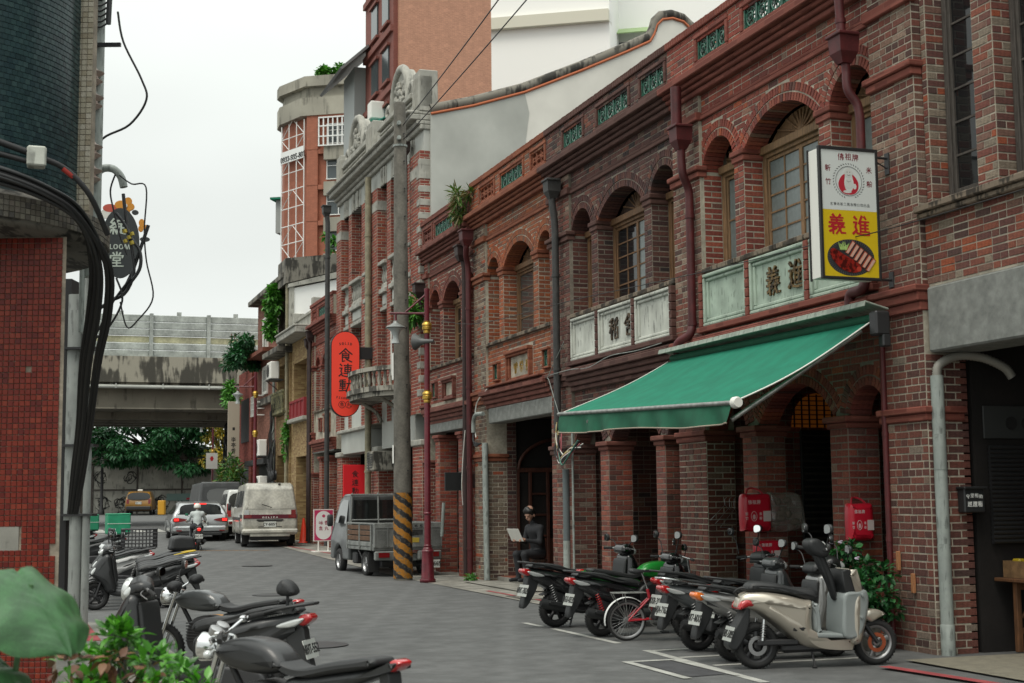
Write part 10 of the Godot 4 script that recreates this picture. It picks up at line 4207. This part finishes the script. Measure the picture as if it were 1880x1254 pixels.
func greenery()->void:
	rng.seed=2024
	var lm:=mat("leaf",C(1,1,1),0.45,{"vc":true,"back":C(0.25,0.35,0.1),"spec":0.4})
	var deep:=[C(0.018,0.085,0.030),C(0.024,0.105,0.036),C(0.03,0.13,0.045),C(0.014,0.062,0.024)]
	var mid:=[C(0.035,0.115,0.030),C(0.05,0.15,0.040),C(0.028,0.09,0.026),C(0.06,0.17,0.045)]
	var fresh:=[C(0.085,0.26,0.035),C(0.065,0.21,0.030),C(0.11,0.32,0.05),C(0.05,0.16,0.026)]
	var cl:=[]
	for k in 80:
		var x:=rr(-5.6,4.6)
		var low:=3.75+0.10*x
		if x>1.2 and x<3.4 and k%2==0:
			low=2.9
		cl.append([V3(x,low+rr(0.0,4.2),rr(2.5,8.0)),V3(rr(0.6,1.0),rr(0.30,0.5),rr(0.6,1.0))])
	tree("broad dark green tree filling the gap beneath the overpass","broad_tree",V3(-25.4,0.75,-104.6),8.0,cl,17000,0.36,0.14,lm,deep,0.5)
	cl=[]
	for k in 20:
		cl.append([V3(rr(-1.8,1.8),rr(3.4,6.6),rr(-1.2,1.2)),V3(rr(0.4,0.8),rr(0.3,0.6),rr(0.4,0.8))])
	tree("yellow leaved tree behind the far maroon lamp post","yellow_tree",V3(-19.2,0.85,-97.0),5.0,cl,3200,0.24,0.12,lm,[C(0.36,0.27,0.03),C(0.30,0.24,0.04),C(0.16,0.20,0.04),C(0.42,0.28,0.02)])
	cl=[]
	for k in 14:
		cl.append([V3(rr(-1.2,1.2),rr(0.4,1.2),rr(-0.8,0.8)),V3(0.5,0.4,0.5)])
	tree("small bushy tree growing on the apartment roof","roof_tree",V3(-15.2,38.0,-121.5),1.4,cl,2600,0.35,0.2,lm,fresh)
	shrub("dense dark fig bush growing on the tiled canopy beside the overpass","roof_shrub",row(43.4,7.55,0.6),20,V3(1.3,0.75,0.8),2600,0.20,0.09,lm,deep)
	shrub("bright creeper hanging down the tall house's eaves","climber",row(38.6,8.55,0.3),14,V3(0.55,1.15,0.3),1300,0.20,0.12,lm,fresh)
	shrub("sprawling plants spilling from the brick ledge near the beige banner","ledge_plant",row(47.0,6.05,0.55),10,V3(0.8,0.6,0.5),900,0.22,0.06,lm,fresh)
	shrub("tangle of ferns and weeds at the foot of the second maroon lamp post","wild_plants",row(44.5,2.6,0.9),16,V3(1.6,1.3,0.6),1500,0.28,0.07,lm,[C(0.05,0.15,0.03),C(0.09,0.2,0.04),C(0.16,0.14,0.04),C(0.04,0.11,0.03)])
	shrub("ivy patch on the yellow house's corner","climber",row(36.7,4.0,0.15),8,V3(0.25,1.0,0.12),420,0.12,0.08,lm,fresh)
	shrub("leafy weeds growing on the openwork parapet by the rain hoppers","parapet_plant",row(15.6,7.72,0.2),9,V3(0.45,0.35,0.22),520,0.20,0.035,lm,[C(0.07,0.15,0.03),C(0.12,0.16,0.04),C(0.18,0.15,0.06)])
	shrub("green fern sprouting behind the top of the maroon lamp post","wall_fern",row(19.2,6.0,0.3),8,V3(0.40,0.40,0.22),420,0.24,0.05,lm,fresh)
	shrub("small weed tuft on the roof ledge under the apartment block","roof_weed",row(35.5,10.5,-1.2),3,V3(0.3,0.3,0.3),120,0.2,0.1,lm,fresh)
	shrub("tiny weeds at the foot of the pier by the maroon lamp","weed_tuft",row(14.9,0.10,0.25),3,V3(0.16,0.08,0.12),120,0.10,0.03,lm,fresh)
	var rb:=thing("rose_bush","potted bush with pale flowers between the champagne scooter and the brick pier","plant",Transform3D(row_basis(),row(0.72,0.0,0.36)))
	var b:=MB.new()
	b.lathe([V2(0.12,0.0),V2(0.17,0.30),V2(0.18,0.33),V2(0.15,0.33),V2(0.0,0.30)],18)
	put("pot",b,M["concrete_dark"],rb)
	b=MB.new()
	cl=[]
	for k in 22:
		var c:=V3(rr(-0.30,0.34),rr(0.42,1.08),rr(-0.22,0.28))
		cl.append([c,V3(rr(0.09,0.15),rr(0.07,0.12),rr(0.09,0.15))])
		b.tube(bend([V3(0,0.30,0),c*0.5+V3(0,0.2,0),c],4),0.006,5)
	put("stems",b,mat("stem",C(0.05,0.07,0.03),0.8),rb)
	leaves(rb,"foliage",1700,0.075,0.045,lm,[C(0.022,0.10,0.030),C(0.03,0.13,0.04),C(0.04,0.16,0.045),C(0.018,0.075,0.026)],clumped(cl),0.1)
	for k in 11:
		b=MB.new()
		var c:Vector3=cl[k*2][0]+V3(rr(-0.05,0.05),0.08,0.12)
		for i in 6:
			var a:=TAU*i/6.0
			b.blob(c+V3(cos(a)*0.014,0.004*i,sin(a)*0.014),V3(0.014,0.010,0.014),4)
		put("flower",b,mat("petal",C(0.42,0.36,0.44),0.6),rb)
	var big:=thing("elephant_ear","huge pale green ribbed leaves in the lower left corner","plant",TP(V3(-2.0,0,-5.6)))
	var specs:=[[V3(0.12,1.30,0.0),0.0,0.42,0.36],[V3(-0.05,1.02,0.25),-0.3,0.40,0.36],[V3(0.06,0.98,0.05),0.5,0.30,0.26]]
	for s in specs:
		big_leaf(big,s[0],s[1],s[2],s[3])
	var hb:=thing("hedge_plant","bright green small-leaved shrub with brown dead leaves at the bottom left","shrub",TP(V3(-1.87,0,-6.9)))
	b=MB.new()
	cl=[]
	for k in 30:
		var x:=rr(-0.30,0.36)
		var c:=V3(x,rr(0.55,0.90)- absf(x)*0.15,rr(-0.25,0.25))
		if k<3:
			c=V3(-0.04+k*0.03,0.98,0.0)
		cl.append([c,V3(0.07,0.05,0.07)])
		b.tube(bend([V3(0,0,0),V3(c.x*0.6,0.4,c.z*0.6),c],4),0.006,5)
	put("stems",b,M["stem"],hb)
	leaves(hb,"foliage",1300,0.062,0.032,mat("leaf_gloss",C(1,1,1),0.3,{"vc":true,"back":C(0.3,0.5,0.1)}),[C(0.11,0.33,0.035),C(0.085,0.27,0.03),C(0.14,0.40,0.05),C(0.06,0.19,0.03),C(0.05,0.15,0.03)],clumped(cl),-0.5)
	leaves(hb,"dead_leaves",70,0.07,0.04,lm,[C(0.12,0.055,0.03),C(0.16,0.08,0.04),C(0.09,0.04,0.025)],clumped([[V3(-0.2,0.85,0.15),V3(0.12,0.06,0.1)],[V3(0.0,0.88,0.2),V3(0.1,0.05,0.08)],[V3(0.18,0.8,0.2),V3(0.08,0.05,0.08)]]),0.3)
func shrub(label:String,called:String,at:Vector3,n:int,spread:Vector3,count:int,l:float,w:float,m:Material,pal:Array)->void:
	var root:=thing(called,label,"plant",Transform3D(row_basis(),at-V3(0,spread.y,0)))
	var cl:=[]
	var b:=MB.new()
	for k in n:
		var c:=V3(rr(-1,1)*spread.x*0.8,spread.y+rr(-1,1)*spread.y*0.75,rr(-0.6,1)*spread.z*0.8)
		cl.append([c,spread*rr(0.22,0.36)])
		b.tube(bend([V3(0,0,-0.1),c*0.5,c],3),0.010,4)
	put("stems",b,mat("stem",C(0.05,0.07,0.03),0.8),root)
	leaves(root,"foliage",count,l,w,m,pal,clumped(cl),0.3)
func big_leaf(root:Node3D,at:Vector3,turn:float,L:float,W:float)->void:
	var pts:=PackedVector3Array()
	var tris:=PackedInt32Array()
	var nu:=26
	var nv:=22
	for i in nu+1:
		var u:=float(i)/nu
		for j in nv+1:
			var v:=float(j)/nv*2.0-1.0
			var half:=W*(pow(maxf(0.0,sin(PI*(0.12+0.88*u))),0.6))*(1.0-0.25*u)
			if i==nu:
				half=0.004
			var x:=v*half
			var z:=(u-0.25)*L+0.05*L*(1.0-absf(v))- 0.13*L*absf(v)*(1.0-u)
			var vein:=absf(sin((u*1.1+absf(v)*0.55)*22.0))
			var y:=-0.38*absf(v)*absf(v)*half-0.30*u*u*L+0.006*vein*(1.0-absf(v))+0.014*sin(u*17.0+v*3.0)*absf(v)- 0.012*exp(-pow(v/0.04,2.0))
			pts.append(V3(x,y,z))
	for i in nu:
		for j in nv:
			var a:=i*(nv+1)+j
			tris.append_array([a,a+nv+1,a+nv+2,a,a+nv+2,a+1])
	var b:=MB.new()
	b.xf=Transform3D(RY(1.1+turn)*RX(0.55),at)
	b.smooth(pts,tris)
	put("leaf_blade",b,mat("taro",C(0.060,0.175,0.065),0.42,{"back":C(0.08,0.3,0.06),"tex":"grime","scale":3.0}),root)
	b=MB.new()
	b.tube(bend([at+V3(0,-0.01,0),at+V3(-0.05,-0.4,0.02),V3(0,0,0)],5),0.012,7)
	put("stalk",b,mat("taro_stalk",C(0.05,0.12,0.04),0.5),root)
